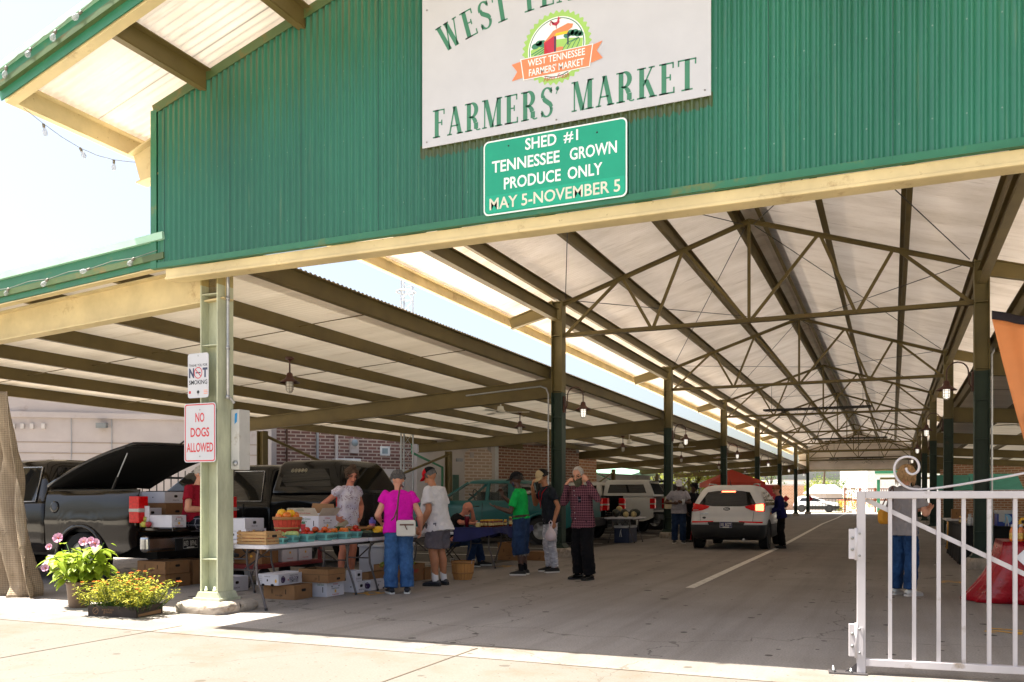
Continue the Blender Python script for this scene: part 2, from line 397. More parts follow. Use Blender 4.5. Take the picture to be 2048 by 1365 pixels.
PLINTH = mat('rough_plinth_concrete', 'a2988c', 0.9, var=0.3, vscale=7, bump=0.6, bscale=35, dirt=('6e5a46', 3.0, 0.7), bdist=0.01)
WLINE = mat('white_road_paint', 'cfccc4', 0.7, var=0.15, vscale=6, dirt=('857c70', 9.0, 0.6))
YLINE = mat('yellow_road_paint', 'c9962a', 0.7, var=0.2, vscale=8, dirt=('7d6f5a', 12.0, 0.9))
GALV = mat('galvanised_pipe', 'a7a9ac', 0.35, 0.7, var=0.15, vscale=12)
DARK = mat('dark_iron', '2a2724', 0.5, 0.4, var=0.2)
# ================================================================== ground
XL, XR, XC = -6.70, 1.48, -2.63
XF = -6.98                                                       # the front column stands a little outside the row
YB = [7.65 + 10.2 * k for k in range(8)]; YF = YB[-1]
def sheet(name, x0, x1, y0, y1, z, m):
    b = MB(); b.quad([(x0, y0, z), (x1, y0, z), (x1, y1, z), (x0, y1, z)], m); return struct(b.build(name))
sheet('ground', -700, 700, -300, 1500, -0.02, GROUND)
sheet('front_apron', -40, 40, 1.8, 6.18, 0.0, APRON)
sheet('street', -60, 60, -30, 1.8, 0.0, GROUND)  # out of view; added paler than the apron to bounce light in
sheet('threshold_slab', -40, 40, 6.18, 6.74, 0.0, STEP)
sheet('drive_lane', -7.15, 1.62, 6.74, 86, 0.0, CONC)
sheet('left_parking_floor', -17.5, -7.15, 15.4, 82, -0.004, ASPH)
sheet('first_bay_floor', -40, -7.15, 6.74, 15.4, 0.0, CONC)
sheet('right_parking_floor', 1.62, 12.5, 6.74, 82, -0.004, ASPH)
b = MB()
JT = mat('joint_filler', '4a3f33', 0.95)
for x in (-13.0, -9.9, -6.45, -3.2, 0.3, 3.5):
    for k in range(9):
        y0 = -8 + k * 1.62; b.box(x - 0.006 + random.uniform(-.004, .004), x + 0.006, y0, y0 + 1.62, 0.0, 0.003, JT)
for y in (6.18, 3.2, -0.5):
    for k in range(30): b.box(-22 + k * 1.4, -22 + (k + 1) * 1.4, y - 0.007 + random.uniform(-.004, .004), y + 0.006, 0.0, 0.003, JT)
struct(b.build('pavement_joints'))
b = MB()
def paint_line(pts, w, m):
    for p, q in zip(pts[:-1], pts[1:]):
        p, q = Vector(p), Vector(q); n = Vector((-(q - p).y, (q - p).x, 0)).normalized() * w / 2
        b.quad([p - n, q - n, q + n, p + n], m)
lp = [G(1380, 1176, 0.004), G(1478, 1131, 0.004), G(1560, 1094, 0.004), G(1645, 1048, 0.004), G(1675, 1036, 0.004), G(1702, 1021, 0.004)]
paint_line(lp, 0.13, WLINE)
b.build('lane_line'); struct(bpy.data.objects['lane_line'])
b = MB()
for k in range(1, 24):
    y = 8.6 + k * 3.05
    if y < 80:
        paint_line([(-12.8, y, 0.0), (-7.6, y, 0.0)], 0.1, WLINE); paint_line([(2.2, y, 0.0), (7.4, y, 0.0)], 0.1, WLINE)
struct(b.build('parking_lines'))
for (px, py, s) in ((742, 1187, '22'), (2012, 1262, '21'), (1908, 1164, '21'), (1010, 1133, '24')):
    g = G(px, py, 0.004); b = MB()
    text_mb(b, s, XZ(g, (0.15, 1, 0), (-1, 0.15, 0)), 0.42, YLINE, sx=1.0, ext=0.0, bold=0.012)
    struct(b.build('painted_number'))
# ================================================================== the market shed
shed = thing('market_shed', 'long open steel market shed with green corrugated gable and pale ribbed roof', 'market shed')
ZR, SL = 7.12, 0.30                                                # roof sheet height at the ridge, slope
def zs(x): return ZR - SL * abs(x - XC)
EL, ER = -8.15, 2 * XC + 8.15                                       # eaves
Y0R, Y1R = 5.93, YF + 2.0
PITCH = 0.1
def corr(xa, za, xb, zb, y0, y1, amp, mu, mt, name, parent, drop=0.012, per=6):
    n = int((y1 - y0) / PITCH * per); bb = MB()
    v = []
    for i in range(n + 1):
        y = y0 + (y1 - y0) * i / n; dz = amp * cos(2 * pi * i / per)
        v += [(xa, y, za + dz), (xb, y, zb + dz)]
    f = [(2 * i, 2 * i + 1, 2 * i + 3, 2 * i + 2) for i in range(n)]
    bb.add(v, f, mu, None, True)
    return bb.build(name, parent)
corr(EL, zs(EL), XC, ZR, Y0R, Y1R, 0.016, UNDER, ROOFTOP, 'roof_sheet', shed)
corr(XC, ZR, ER, zs(ER), Y0R, Y1R, 0.016, UNDER, ROOFTOP, 'roof_sheet', shed)
b = MB(); b.box(XC - .3, XC + .3, Y0R - .02, Y1R, ZR + .03, ZR + .05, TRIM); b.build('ridge_cap', shed)
# purlins (Z sections under the sheet)
def purlin(x, y0, y1, ztop, parent=shed, dep=0.20, sl=0.0, m=STEEL, side=1):
    bb = MB(); w = 0.08; t = 0.012
    bb.box(x - w, x, y0, y1, ztop - t, ztop, m) if side > 0 else bb.box(x, x + w, y0, y1, ztop - t, ztop, m)
    bb.box(x - t / 2, x + t / 2, y0, y1, ztop - dep + t, ztop - t, m)
    bb.box(x, x + w, y0, y1, ztop - dep, ztop - dep + t, m) if side > 0 else bb.box(x - w, x, y0, y1, ztop - dep, ztop - dep + t, m)
    return bb.build('purlin', parent)
for i, off in enumerate((0.22, 1.43, 2.84, 4.12, 5.47)):
    for s in (-1, 1):
        x = XC + s * off
        purlin(x, Y0R + 0.06, Y1R - .05, zs(x) - 0.03 - 0.02 * (i == 0), m=STEEL_LIT if (i == 4 and s < 0) else STEEL, side=s)
# columns
def column_mesh(xs, s, faded=False, full=True):
    """H column with base plate, stiffeners; s = +1 when the lane lies towards +x"""
    m = COL_LIT if faded else COLM; bb = MB(); w = 0.125; top = 5.60  # faded: front pair, lightened in colour for ground bounce
    bb.box(-w, -w + .016, -.125, .125, 0.26, top, m); bb.box(w - .016, w, -.125, .125, 0.26, top, m); bb.box(-w + .016, w - .016, -.006, .006, 0.26, top, m)
    for z in (0.66, 2.35, 3.05, 3.62, 4.82, 5.56):
        bb.box(-w + .016, w - .016, -.115, -.006, z, z + .012, m); bb.box(-w + .016, w - .016, .006, .115, z, z + .012, m)
    bb.box(-.19, .19, -.17, .17, 0.2, 0.235, m)
    bb.prism([(-.17, .235), (.17, .235), (.135, .3), (-.135, .3)], -.15, .15, m, Matrix(((1, 0, 0, 0), (0, 0, -1, 0), (0, 1, 0, 0), (0, 0, 0, 1))))
    for sx in (-.06, .06):
        bb.lathe([(.022, .3), (.022, .33), (.014, .33), (.014, .36)], m, 6, Matrix.Translation((sx, -.1, 0)))
    return bb
def plinth_mesh():
    bb = MB(); n = 28
    def fn(u, v):
        a = 2 * pi * u; r = [0.325, 0.34, 0.34, 0.325, 0.28, 0.0][min(5, int(round(v * 5)))]; z = [-.01, .05, .12, .175, .2, .2][min(5, int(round(v * 5)))]
        k = 1 / max(abs(cos(a)), abs(sin(a))); k = min(k, 1.36); rr = random.Random(int(u * n) * 7 + int(v * 5)).uniform(-.012, .012)
        return ((r + rr * (r > 0)) * cos(a) * k, (r + rr * (r > 0)) * sin(a) * k, z)
    bb.grid(fn, n, 5, PLINTH); return bb
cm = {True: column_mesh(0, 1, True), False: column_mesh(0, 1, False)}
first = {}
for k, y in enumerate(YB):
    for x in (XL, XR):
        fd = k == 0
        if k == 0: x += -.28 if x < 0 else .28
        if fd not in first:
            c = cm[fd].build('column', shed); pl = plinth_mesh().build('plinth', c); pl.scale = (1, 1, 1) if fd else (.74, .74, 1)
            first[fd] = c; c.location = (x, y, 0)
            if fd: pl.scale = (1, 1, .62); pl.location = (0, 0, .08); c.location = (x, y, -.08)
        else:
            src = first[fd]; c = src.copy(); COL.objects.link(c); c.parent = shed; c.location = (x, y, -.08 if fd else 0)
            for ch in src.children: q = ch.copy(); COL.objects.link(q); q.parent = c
# sloping outrigger brackets on every column
for k, y in enumerate(YB):
    for s, x in ((-1, XL), (1, XR)):
        bb = MB(); x0 = x + s * .125; x1 = x + s * 1.18
        bb.ibeam((x0, y, zs(x0) - .25), (x1, y, zs(x1) - .25), 0.30, 0.13, STEEL_LIT if k == 0 else STEEL, depth1=0.24)
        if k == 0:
            bb = MB(); x0 = XC + s * 4.93; bb.ibeam((x0, 7.33, zs(x0) - .36), (x1 - .02, 7.33, zs(x1) - .38), 0.44, 0.16, STEEL_LIT, depth1=0.38)
        bb.build('bracket', shed)
# eave struts between the columns
for s, x in ((-1, XL), (1, XR)):
    for k in range(7):
        bb = MB(); bb.ibeam((x - s * .0, YB[k] + .13, 5.40), (x, YB[k + 1] - .13, 5.40), 0.26, 0.14, STEEL); bb.build('eave_strut', shed)
# trusses
def angle_bar(bb, p, q, w=0.07):
    bb.bar(p, q, w, 0.012, STEEL); bb.bar(Vector(p) + Vector((0, 0.03, -w / 2 + .0)), Vector(q) + Vector((0, 0.03, -w / 2)), 0.012, w, STEEL)
for k, y in enumerate(YB):
    tb = MB(); zt0, zt1, zb = 5.55, 6.86, 4.80
    xl, xr = XL + .12, XR - .12
    tops = [(xl, zt0)] + [(xl + (XC - xl) * f, zt0 + (zt1 - zt0) * f) for f in (1 / 3, 2 / 3)] + [(XC, zt1)] + [(xr + (XC - xr) * f, zt0 + (zt1 - zt0) * f) for f in (2 / 3, 1 / 3)] + [(xr, zt0)]
    bots = [(xl, zb), (xl + (XC - xl) * .5, zb), (XC, zb), (xr + (XC - xr) * .5, zb), (xr, zb)]
    P = lambda q, dy=0: (q[0], y + dy, q[1])
    for a, c in ((tops[0], tops[3]), (tops[3], tops[6])):
        tb.bar(P(a), P(c), 0.12, 0.012, STEEL); tb.bar((a[0], y, a[1] - .045), (c[0], y, c[1] - .045), 0.026, 0.078, STEEL)
    tb.bar(P(bots[0]), P(bots[4]), 0.13, 0.012, STEEL); tb.bar((bots[0][0], y, zb + .045), (bots[4][0], y, zb + .045), 0.03, 0.078, STEEL)
    tb.build('truss_chord', shed)
    for a, c in ((bots[0], tops[1]), (tops[1], bots[1]), (bots[1], tops[2]), (tops[2], bots[2]), (tops[3], bots[2]), (bots[2], tops[4]), (tops[4], bots[3]), (bots[3], tops[5]), (tops[5], bots[4])):
        w = MB(); d = Vector((c[0] - a[0], 0, c[1] - a[1])).normalized() * .05
        w.bar((a[0] + d.x, y, a[1] + d.z), (c[0] - d.x, y, c[1] - d.z), 0.06, 0.05, STEEL, up=(0, 1, 0)); w.build('truss_web', shed)
# wind bracing rods in the roof plane
for k in range(0, 6):
    for (xa, xb) in ((XL + .2, XC - .1), (XC + .1, XR - .2)):
        r = MB()
        r.tube([(xa, YB[k] + .1, zs(xa) - .34), (xb, YB[k + 1] - .1, zs(xb) - .34)], 0.009, DARK, 5)
        r.tube([(xb, YB[k] + .1, zs(xb) - .36), (xa, YB[k + 1] - .1, zs(xa) - .36)], 0.009, DARK, 5)
        r.build('bracing_rod', shed)
# gables
def gable(yw, out, name):
    bb = MB(); x0, x1 = -7.50, 2 * XC + 7.50; zb = 3.84; n = int((x1 - x0) / 0.0765 * 8); v = []
    for i in range(n + 1):
        x = x0 + (x1 - x0) * i / n; ph = 2 * pi * i / 8; w = 0.029 * (.5 + .5 * cos(ph)) ** 2.2 - .006
        v += [(x, yw + out * w, zb), (x, yw + out * w, zs(x) - .035)]
    f = [(2 * i, 2 * i + 2, 2 * i + 3, 2 * i + 1) for i in range(n)]
    bb.add(v, f, GREEN, None, True)
    bb.add([(a, c - out * .004, z) for a, c, z in v], [q[::-1] for q in f], UNDER, None, True)
    g = bb.build(name, shed)
    t = MB(); t.box(x0 - .03, x1 + .03, yw + out * .016, yw + out * .022, zb - .035, zb + .03, TRIM); t.box(x0 - .03, x1 + .03, yw - .03, yw + out * .016 if out > 0 else yw + .03, zb - .035, zb - .028, TRIM); t.build('bottom_trim', shed)
    t = MB()
    for xa in (x0, x1):
        t.bar((xa, yw + out * .018, zs(xa) - .09), (XC, yw + out * .018, ZR - .09), 0.012, 0.10, TRIM_D)
    t.build('rake_trim', shed)
    for xa, xb in ((x0 - .035, x0 + .05), (x1 - .05, x1 + .035)):
        t = MB(); t.box(xa, xb, yw + out * .018, yw + out * .026, zb - .03, zs(x0) - .10, TRIM); t.build('corner_trim', shed)
    return g
gable(7.25, -1, 'gable_wall'); gable(YF + 0.4, 1, 'gable_wall')
for yw in (7.25, YF + .12):
    hb = MB(); hb.box(-7.36, 2.1, yw + .02, yw + .2, 3.68, 3.80, STEEL_LIT); hb.box(-7.36, 2.1, yw + .005, yw + .02, 3.68, 3.71, STEEL_LIT); hb.build('header_beam', shed, bevel=.006)
for z in (4.6, 5.4, 6.2):                                            # girts behind the far gable
    hb = MB(); w = min(4.8, (zs(XC) - z - .1) / SL); hb.box(XC - w, XC + w, YF + .2, YF + .37, z, z + .12, STEEL); hb.build('girt', shed)
# rake fascia of the front overhang
for s in (-1, 1):
    xe = EL if s < 0 else ER; bb = MB(); y = Y0R
    def seg(dz, dy, w, h, m): bb.bar((xe + s * .03, y + dy, zs(xe) + dz - SL * .03), (XC, y + dy, ZR + dz), w, h, m)
    seg(.10, -.03, .05, .07, FASC); seg(.01, -.012, .012, .14, TRIM); seg(-.09, -.035, .05, .06, TRIM_D); seg(-.165, -.008, .012, .10, TRIM); bb.build('rake_fascia', shed)
    bb = MB(); bb.bar((xe, y + .07, zs(xe) - .225), (XC, y + .07, ZR - .225), 0.10, 0.012, STEEL_LIT); bb.bar((xe, y + .02, zs(xe) - .2), (XC, y + .02, ZR - .2), 0.012, .06, STEEL_LIT); bb.build('rake_angle', shed)
# ------------------------------------------------------------------ side aisles (lean-to roofs)
def aisle(s):
    x0 = XL - .14 if s < 0 else XR + .14; Lx = 9.3; x1 = x0 + s * Lx
    zz = lambda x: 4.16 - 0.068 * abs(x - x0)
    corr(min(x0, x1), zz(min(x0, x1)), max(x0, x1), zz(max(x0, x1)), 7.29, YF + 1.5, 0.012, UNDER_AISLE, ROOFTOP, 'aisle_roof_sheet', shed)
    for i in range(7):
        x = x0 + s * (0.06 + i * 1.52); purlin(x, 7.36, YF + 1.3, zz(x) - .014, dep=0.23, side=-s if i else s)
    for k, y in enumerate(YB):
        bb = MB(); xa, xb = x0 + s * .0, x0 + s * 9.2
        bb.ibeam((xa, y, zz(xa) - .25), (xb, y, zz(xb) - .25), 0.42, 0.16, STEEL_LIT if k == 0 else STEEL, depth1=0.30); bb.build('aisle_beam', shed)
        xo = x0 + s * 7.95; cb = MB(); w = .1
        cb.box(xo - w, xo - w + .014, y - .1, y + .1, 0, zz(xo) - .61, STEEL); cb.box(xo + w - .014, xo + w, y - .1, y + .1, 0, zz(xo) - .61, STEEL); cb.box(xo - w + .014, xo + w - .014, y - .006, y + .006, 0, zz(xo) - .61, STEEL)
        cb.build('aisle_column', shed)
        if k in (1, 3, 5):
            r = MB(); r.tube([(xo, y + .1, zz(xo) - .72), (xo, YB[k + 1] - .1, 0.5)], .045, STEEL, 8); r.tube([(xo + .1, YB[k + 1] - .1, zz(xo) - .72), (xo + .1, y + .1, 0.5)], .045, STEEL, 8); r.build('aisle_brace', shed)
    # front fascia of the aisle roof
    bb = MB(); xa, xb = x0 + s * .50, x1
    def seg(dz, dy, w, h, m): bb.bar((xa, 7.27 + dy, zz(xa) + dz), (xb, 7.27 + dy, zz(xb) + dz), w, h, m)
    seg(.03, -.035, .07, .08, FASC); seg(-.08, -.02, .02, .15, TRIM); seg(-.185, -.03, .05, .07, TRIM_D); seg(-.25, -.015, .02, .07, TRIM); bb.build('aisle_fascia', shed)
    bb = MB(); seg = lambda dz, dy, w, h, m: bb.bar((xa, 7.27 + dy, zz(xa) + dz), (xb, 7.27 + dy, zz(xb) + dz), w, h, m)
    seg(-.30, .03, .1, .012, STEEL_LIT); bb.build('aisle_angle', shed)
    # sag rods
    for k in range(7):
        for f in (.33, .66):
            r = MB()
            y = YB[k] + 10.2 * f
            for i in range(6):
                xa, xb = x0 + s * (.06 + i * 1.52), x0 + s * (.06 + (i + 1) * 1.52)
                r.tube([(xa, y + .1 * (i % 2), zz(xa) - .12), (xb, y + .1 * (i % 2), zz(xb) - .12)], .008, STEEL, 5)
            r.build('sag_rod', shed)
    g = MB(); g.box(min(x1, x1 + s * .13), max(x1, x1 + s * .13), 6.8, YF + 1.4, zz(x1) - .14, zz(x1) - .02, TRIM); g.build('gutter', shed)
    for k in (3, 4, 5):
        if s < 0:
            y = YB[k - 1]; d = MB(); d.tube([(x1 - .06, y - .2, zz(x1) - .12), (x1 - .06, y - .2, zz(x1) - .55), (x0 + s * 8.1, y - .2, zz(x1) - 1.1), (x0 + s * 8.1, y - .2, 0.02)], .05, TRIM, 8); d.build('downspout', shed)
aisle(-1); aisle(1)
# ================================================================== signs and lettering
S_WHITE = mat('white_sign_board', 'b6b8be', 0.45, var=0.04)
S_GREEN = mat('sign_lettering_green', '39765c', 0.5, var=0.06)
S_ROAD = mat('reflective_green_sheeting', '0d9172', 0.35, var=0.05)
S_ROAD2 = mat('patched_green_sheeting', '149c7c', 0.35, var=0.05)
S_RWHITE = mat('reflective_white_lettering', 'e0e2e2', 0.4, var=0.04)
S_PALE = mat('aged_cream_lettering', 'cfccbb', 0.5, var=0.06)
S_RED = mat('sign_red', 'b51e2a', 0.45, var=0.06)
S_BLACK = mat('sign_black', '1d1f26', 0.5, var=0.06)
S_NAVY = mat('sign_navy', '2c3350', 0.5, var=0.06)
S_ORANGE = mat('emblem_orange', 'dc7f54', 0.5, var=0.05)
S_LIME = mat('emblem_lime', '94bd60', 0.5, var=0.05)
S_CRIMSON = mat('emblem_crimson', 'b02a3f', 0.5, var=0.05)
S_YEL = mat('emblem_yellow', 'e0b828', 0.5, var=0.05)
SCREW = mat('screw_head', '8a8a88', 0.35, 0.8)
def flat(mb, pts, M, z, m):
    mb.add([(x, y, z) for x, y in pts], [tuple(range(len(pts)))], m, M)
def stroke(mb, pts, ws, M, z, m):
    """flat ribbon along pts with width per point"""
    L, R = [], []
    for i, (x, y) in enumerate(pts):
        ax, ay = pts[max(i - 1, 0)]; bx, by = pts[min(i + 1, len(pts) - 1)]
        dx, dy = bx - ax, by - ay; q = sqrt(dx * dx + dy * dy) or 1; w = ws[i] / 2
        L.append((x - dy / q * w, y + dx / q * w)); R.append((x + dy / q * w, y - dx / q * w))
    v = [(x, y, z) for x, y in L + R]; n = len(pts)
    mb.add(v, [(i, n + i, n + i + 1, i + 1) for i in range(n - 1)], m, M)
TH, TN = 0.165, 0.05
def glyph(ch):
    """tall high-contrast serif capitals: list of polygons in a unit-high box, and the advance"""
    o = []
    R = lambda x0, x1, y0, y1: o.append([(x0, y0), (x1, y0), (x1, y1), (x0, y1)])
    D = lambda x0, y0, x1, y1, w: o.append([(x0 - w / 2, y0), (x0 + w / 2, y0), (x1 + w / 2, y1), (x1 - w / 2, y1)])
    def arc(cx, cy, rx, ry, a0, a1, wf, n=14):
        P = [(cx + rx * cos(radians(a0 + (a1 - a0) * i / n)), cy + ry * sin(radians(a0 + (a1 - a0) * i / n))) for i in range(n + 1)]
        W = [wf(radians(a0 + (a1 - a0) * i / n)) for i in range(n + 1)]; L, Rr = [], []
        for i, (x, y) in enumerate(P):
            ax, ay = P[max(i - 1, 0)]; bx, by = P[min(i + 1, n)]; dx, dy = bx - ax, by - ay; q = sqrt(dx * dx + dy * dy); w = W[i] / 2
            L.append((x - dy / q * w, y + dx / q * w)); Rr.append((x + dy / q * w, y - dx / q * w))
        for i in range(n): o.append([L[i], Rr[i], Rr[i + 1], L[i + 1]])
    sv = lambda x, top: (R(x - TN / 2, x + TN / 2, 1 - .2, 1) if top else R(x - TN / 2, x + TN / 2, 0, .2))
    wd = lambda a: TN + (TH - TN) * abs(cos(a))
    if ch in 'FE':
        R(.1, .1 + TH, 0, 1); R(.02, .33, 0, TN); R(.02, .50, 1 - TN, 1); sv(.49, 1); R(.25, .38, .5, .5 + TN); R(.37, .37 + TN, .42, .62); adv = .58
        if ch == 'E': R(.02, .53, 0, TN); sv(.515, 0); adv = .60
    elif ch == 'A':
        D(.10, 0, .31, 1, TN + .01); D(.53, 0, .31, 1, TH); R(.16, .46, .29, .29 + TN); R(.0, .2, 0, TN); R(.40, .66, 0, TN); adv = .68
    elif ch == 'R':
        R(.1, .1 + TH, 0, 1); R(.02, .32, 0, TN); R(.02, .3, 1 - TN, 1); arc(.28, .74, .2, .243, 90, -90, wd); R(.2, .30, .48, .48 + TN)
        arc(.24, .24, .21, .25, 90, 10, lambda a: TN + (TH - TN) * cos(a)); R(.39, .39 + TH, .06, .28); arc(.56, .07, .09, .055, 180, 330, lambda a: TN); adv = .68
    elif ch == 'M':
        R(.08, .08 + TN, 0, 1); R(.0, .19, 0, TN); R(.0, .14, 1 - TN, 1); D(.40, 0, .155, 1, TH); D(.40, 0, .62, 1, TN); R(.58, .58 + TH, 0, 1); R(.5, .8, 0, TN); R(.6, .8, 1 - TN, 1); adv = .84
    elif ch == 'N':
        R(.08, .08 + TN, 0, 1); R(.0, .2, 0, TN); R(.0, .12, 1 - TN, 1); D(.50, 0, .16, 1, TH); R(.55, .55 + TN, 0, 1); R(.46, .66, 1 - TN, 1); adv = .70
    elif ch == 'K':
        R(.1, .1 + TH, 0, 1); R(.02, .33, 0, TN); R(.02, .33, 1 - TN, 1); D(.25, .42, .54, 1, TN + .01); D(.57, 0, .33, .6, TH); R(.42, .63, 1 - TN, 1); R(.43, .7, 0, TN); adv = .72
    elif ch == 'T':
        R(.24, .24 + TH, 0, 1); R(.13, .5, 0, TN); R(.02, .61, 1 - TN, 1); sv(.035, 1); sv(.595, 1); adv = .66
    elif ch == 'W':
        D(.30, 0, .12, 1, TH); D(.30, 0, .47, 1, TN); D(.62, 0, .44, 1, TH); D(.62, 0, .80, 1, TN); R(.0, .26, 1 - TN, 1); R(.34, .56, 1 - TN, 1); R(.72, .9, 1 - TN, 1); adv = .92
    elif ch == 'S':
        arc(.29, .75, .17, .235, 20, 200, lambda a: TN + .03 * abs(cos(a)) * 2); 
        P = [(.13, .70), (.17, .6), (.28, .51), (.39, .42), (.45, .3)]
        for (a, b_), (c, d) in zip(P[:-1], P[1:]): o.append([(a - .02, b_ - .07), (a + .07, b_ + .06), (c + .07, d + .06), (c - .02, d - .07)])
        arc(.28, .25, .18, .235, 10, -165, lambda a: TN + .06 * abs(cos(a))); R(.43, .43 + TN, .78, .98); R(.08, .08 + TN, .02, .24); adv = .56
    elif ch == "'":
        arc(.09, .9, .035, .04, 0, 360, lambda a: .07, 10); D(.04, .72, .11, .9, .035); adv = .24
    else: adv = .3
    return o, adv
def tall_text(mb, txt, M, h, width, z, m, arcR=None, sq=None):
    gl = [glyph(c) for c in txt]; gap = .035
    tot = sum(a + gap for _, a in gl) - gap; kx = width / tot; x = -width / 2
    for ps, a in gl:
        for p in ps:
            q = []
            for u, v in p:
                X, Y = x + u * kx, v * h
                if arcR:
                    c = x + a * kx / 2; th = c / arcR; lx = X - c; X = arcR * sin(th) + lx * cos(th) + Y * sin(th); Y = arcR * (cos(th) - 1) - lx * sin(th) + Y * cos(th)
                q.append((X, Y))
            flat(mb, q, M, z, m)
        x += (a + gap) * kx
SY = 7.222
ms = thing('market_sign', "large white market sign with green serif lettering and a round emblem, high on the gable", 'sign', (-2.73, SY, 4.585))
bb = MB(); bb.box(-1.36, 1.36, 0, .012, 0, 1.42, S_WHITE); bb.build('sign_board', ms, bevel=.002)
Mo = XZ((0, 0, 0)); bb = MB()
tall_text(bb, "FARMERS' MARKET", XZ((0.0, 0, .075)), .262, 2.50, .0012, S_GREEN)
tall_text(bb, "WEST TENNESSEE", XZ((0, 0, 1.065)), .262, 2.32, .0012, S_GREEN, arcR=3.1)
bb.build('lettering', ms)
for x, z in ((-1.31, .05), (0, .035), (1.31, .05), (-1.31, 1.3), (1.31, 1.3)):
    bb = MB(); bb.ball((x, -.002, z), (.009, .004, .009), SCREW, 8); bb.build('screw', ms)
em = MB(); Em = XZ((0.0, 0, .675)); r0 = .318
flat(em, [((r0 + .012 * cos(a * 36)) * cos(a), (r0 + .012 * cos(a * 36)) * sin(a)) for a in [2 * pi * i / 288 for i in range(288)]], Em, .001, S_LIME)
circ = lambda r, n=48: [(r * cos(2 * pi * i / n), r * sin(2 * pi * i / n)) for i in range(n)]
flat(em, circ(.272), Em, .0018, S_RWHITE); flat(em, circ(.262), Em, .0024, S_GREEN); flat(em, circ(.253), Em, .003, S_RWHITE)
# hills, trees
flat(em, [(-.24, -.08), (.24, -.08), (.25, .035), (.12, .06), (-.06, .075), (-.18, .05), (-.245, .02)], Em, .0036, S_LIME)
for k in range(5): stroke(em, [(-.24 + .03 * k, -.02 - .012 * k), (-.12, .025 - .02 * k), (-.02, .03 - .03 * k)], [.010] * 3, Em, .0042, S_GREEN)
for k in range(4): stroke(em, [(.02 + .05 * k, -.08), (.10 + .04 * k, .02), (.21, .045)], [.007] * 3, Em, .0042, S_GREEN)
for cx, cy, r in ((-.20, .05, .035), (-.165, .07, .032), (-.135, .06, .04), (.10, .085, .03), (.135, .10, .035), (.17, .095, .038), (.205, .08, .035), (.23, .07, .025)):
    flat(em, [(cx + r * cos(2 * pi * i / 10) * (1 + .1 * (i % 2)), cy + r * .8 * sin(2 * pi * i / 10)) for i in range(10)], Em, .0048, S_GREEN)
# pavilion
flat(em, [(-.11, -.05), (.02, -.05), (.06, -.03), (.07, -.01), (.03, .0), (-.11, -.02)], Em, .0052, S_ORANGE)
flat(em, [(-.115, -.05), (.0, -.03), (.0, .12), (-.115, .07)], Em, .0055, S_CRIMSON); flat(em, [(-.115, -.05), (-.07, -.045), (-.115, .07)], Em, .0058, S_RED)
flat(em, [(-.12, .06), (-.03, .15), (.11, .19), (.16, .175), (.15, .145), (.10, .12), (-.01, .11)], Em, .0062, S_ORANGE)
flat(em, [(-.02, .10), (.11, .10), (.115, .125), (-.0, .125)], Em, .0066, S_YEL)
flat(em, [(-.018, -.045), (-.004, -.045), (-.004, .10), (-.018, .10)], Em, .007, S_NAVY); flat(em, [(.105, .0), (.117, .0), (.117, .11), (.105, .11)], Em, .007, S_NAVY)
# rooster on the ridge
stroke(em, [(-.045, .235), (-.03, .215), (.0, .205), (.02, .22), (.022, .25)], [.006, .022, .034, .026, .012], Em, .0074, S_CRIMSON)
stroke(em, [(-.02, .215), (-.05, .24), (-.06, .215), (-.05, .20)], [.01, .014, .008, .004], Em, .0074, S_CRIMSON)
flat(em, [(.014, .255), (.022, .268), (.03, .256), (.044, .246), (.026, .242)], Em, .0078, S_CRIMSON); stroke(em, [(.0, .20), (.002, .165)], [.006, .006], Em, .0074, S_CRIMSON)
# ribbon
flat(em, [(-.43, -.07), (-.31, -.055), (-.31, -.205), (-.43, -.22), (-.375, -.145)], Em, .0062, S_ORANGE)
flat(em, [(.43, -.03), (.31, -.055), (.31, -.205), (.43, -.18), (.375, -.105)], Em, .0062, S_ORANGE)
flat(em, [(-.345, -.04), (.345, -.04), (.315, -.235), (-.315, -.235)], Em, .0084, S_RWHITE)
flat(em, [(-.335, -.047), (.335, -.047), (.307, -.228), (-.307, -.228)], Em, .009, S_ORANGE)
fit_text(em, 'WEST TENNESSEE', Em @ Matrix.Translation((0, -.092, .0095)), .54, .062, S_RWHITE, bold=.012)
fit_text(em, "FARMERS' MARKET", Em @ Matrix.Translation((0, -.178, .0095)), .52, .066, S_RWHITE, bold=.012)
fit_text(em, 'Farm Fresh', Em @ Matrix.Translation((0, -.262, .0045)), .24, .045, S_CRIMSON, shear=.45)
em.build('emblem', ms)
# road-style green sign under it
gs = thing('shed_sign', 'green road style sign with white border and capital lettering, below the white market sign', 'sign', (-2.76, 7.214, 4.19))
bb = MB(); bb.prism(rrect(1.36, .68, .05), -.002, .002, S_RWHITE, XZ((0, 0, 0))); bb.build('sign_plate', gs)
bb = MB(); flat(bb, rrect(1.335, .655, .042), XZ((0, 0, 0)), .0026, S_ROAD); flat(bb, [(-.64, -.315), (.64, -.315), (.655, -.29), (.655, -.16), (-.655, -.16), (-.655, -.29)], XZ((0, 0, 0)), .0031, S_ROAD2); bb.build('sign_face', gs)
bb = MB(); T = lambda x, y: XZ((0, 0, 0)) @ Matrix.Translation((x, y, .0038))
fit_text(bb, 'SHED', T(-.115, .255), .30, .105, S_RWHITE, bold=.02); fit_text(bb, '#1', T(.17, .255), .135, .105, S_RWHITE, bold=.012)
fit_text(bb, 'TENNESSEE', T(-.265, .098), .66, .108, S_RWHITE, bold=.02); fit_text(bb, 'GROWN', T(.375, .098), .43, .108, S_RWHITE, bold=.02)
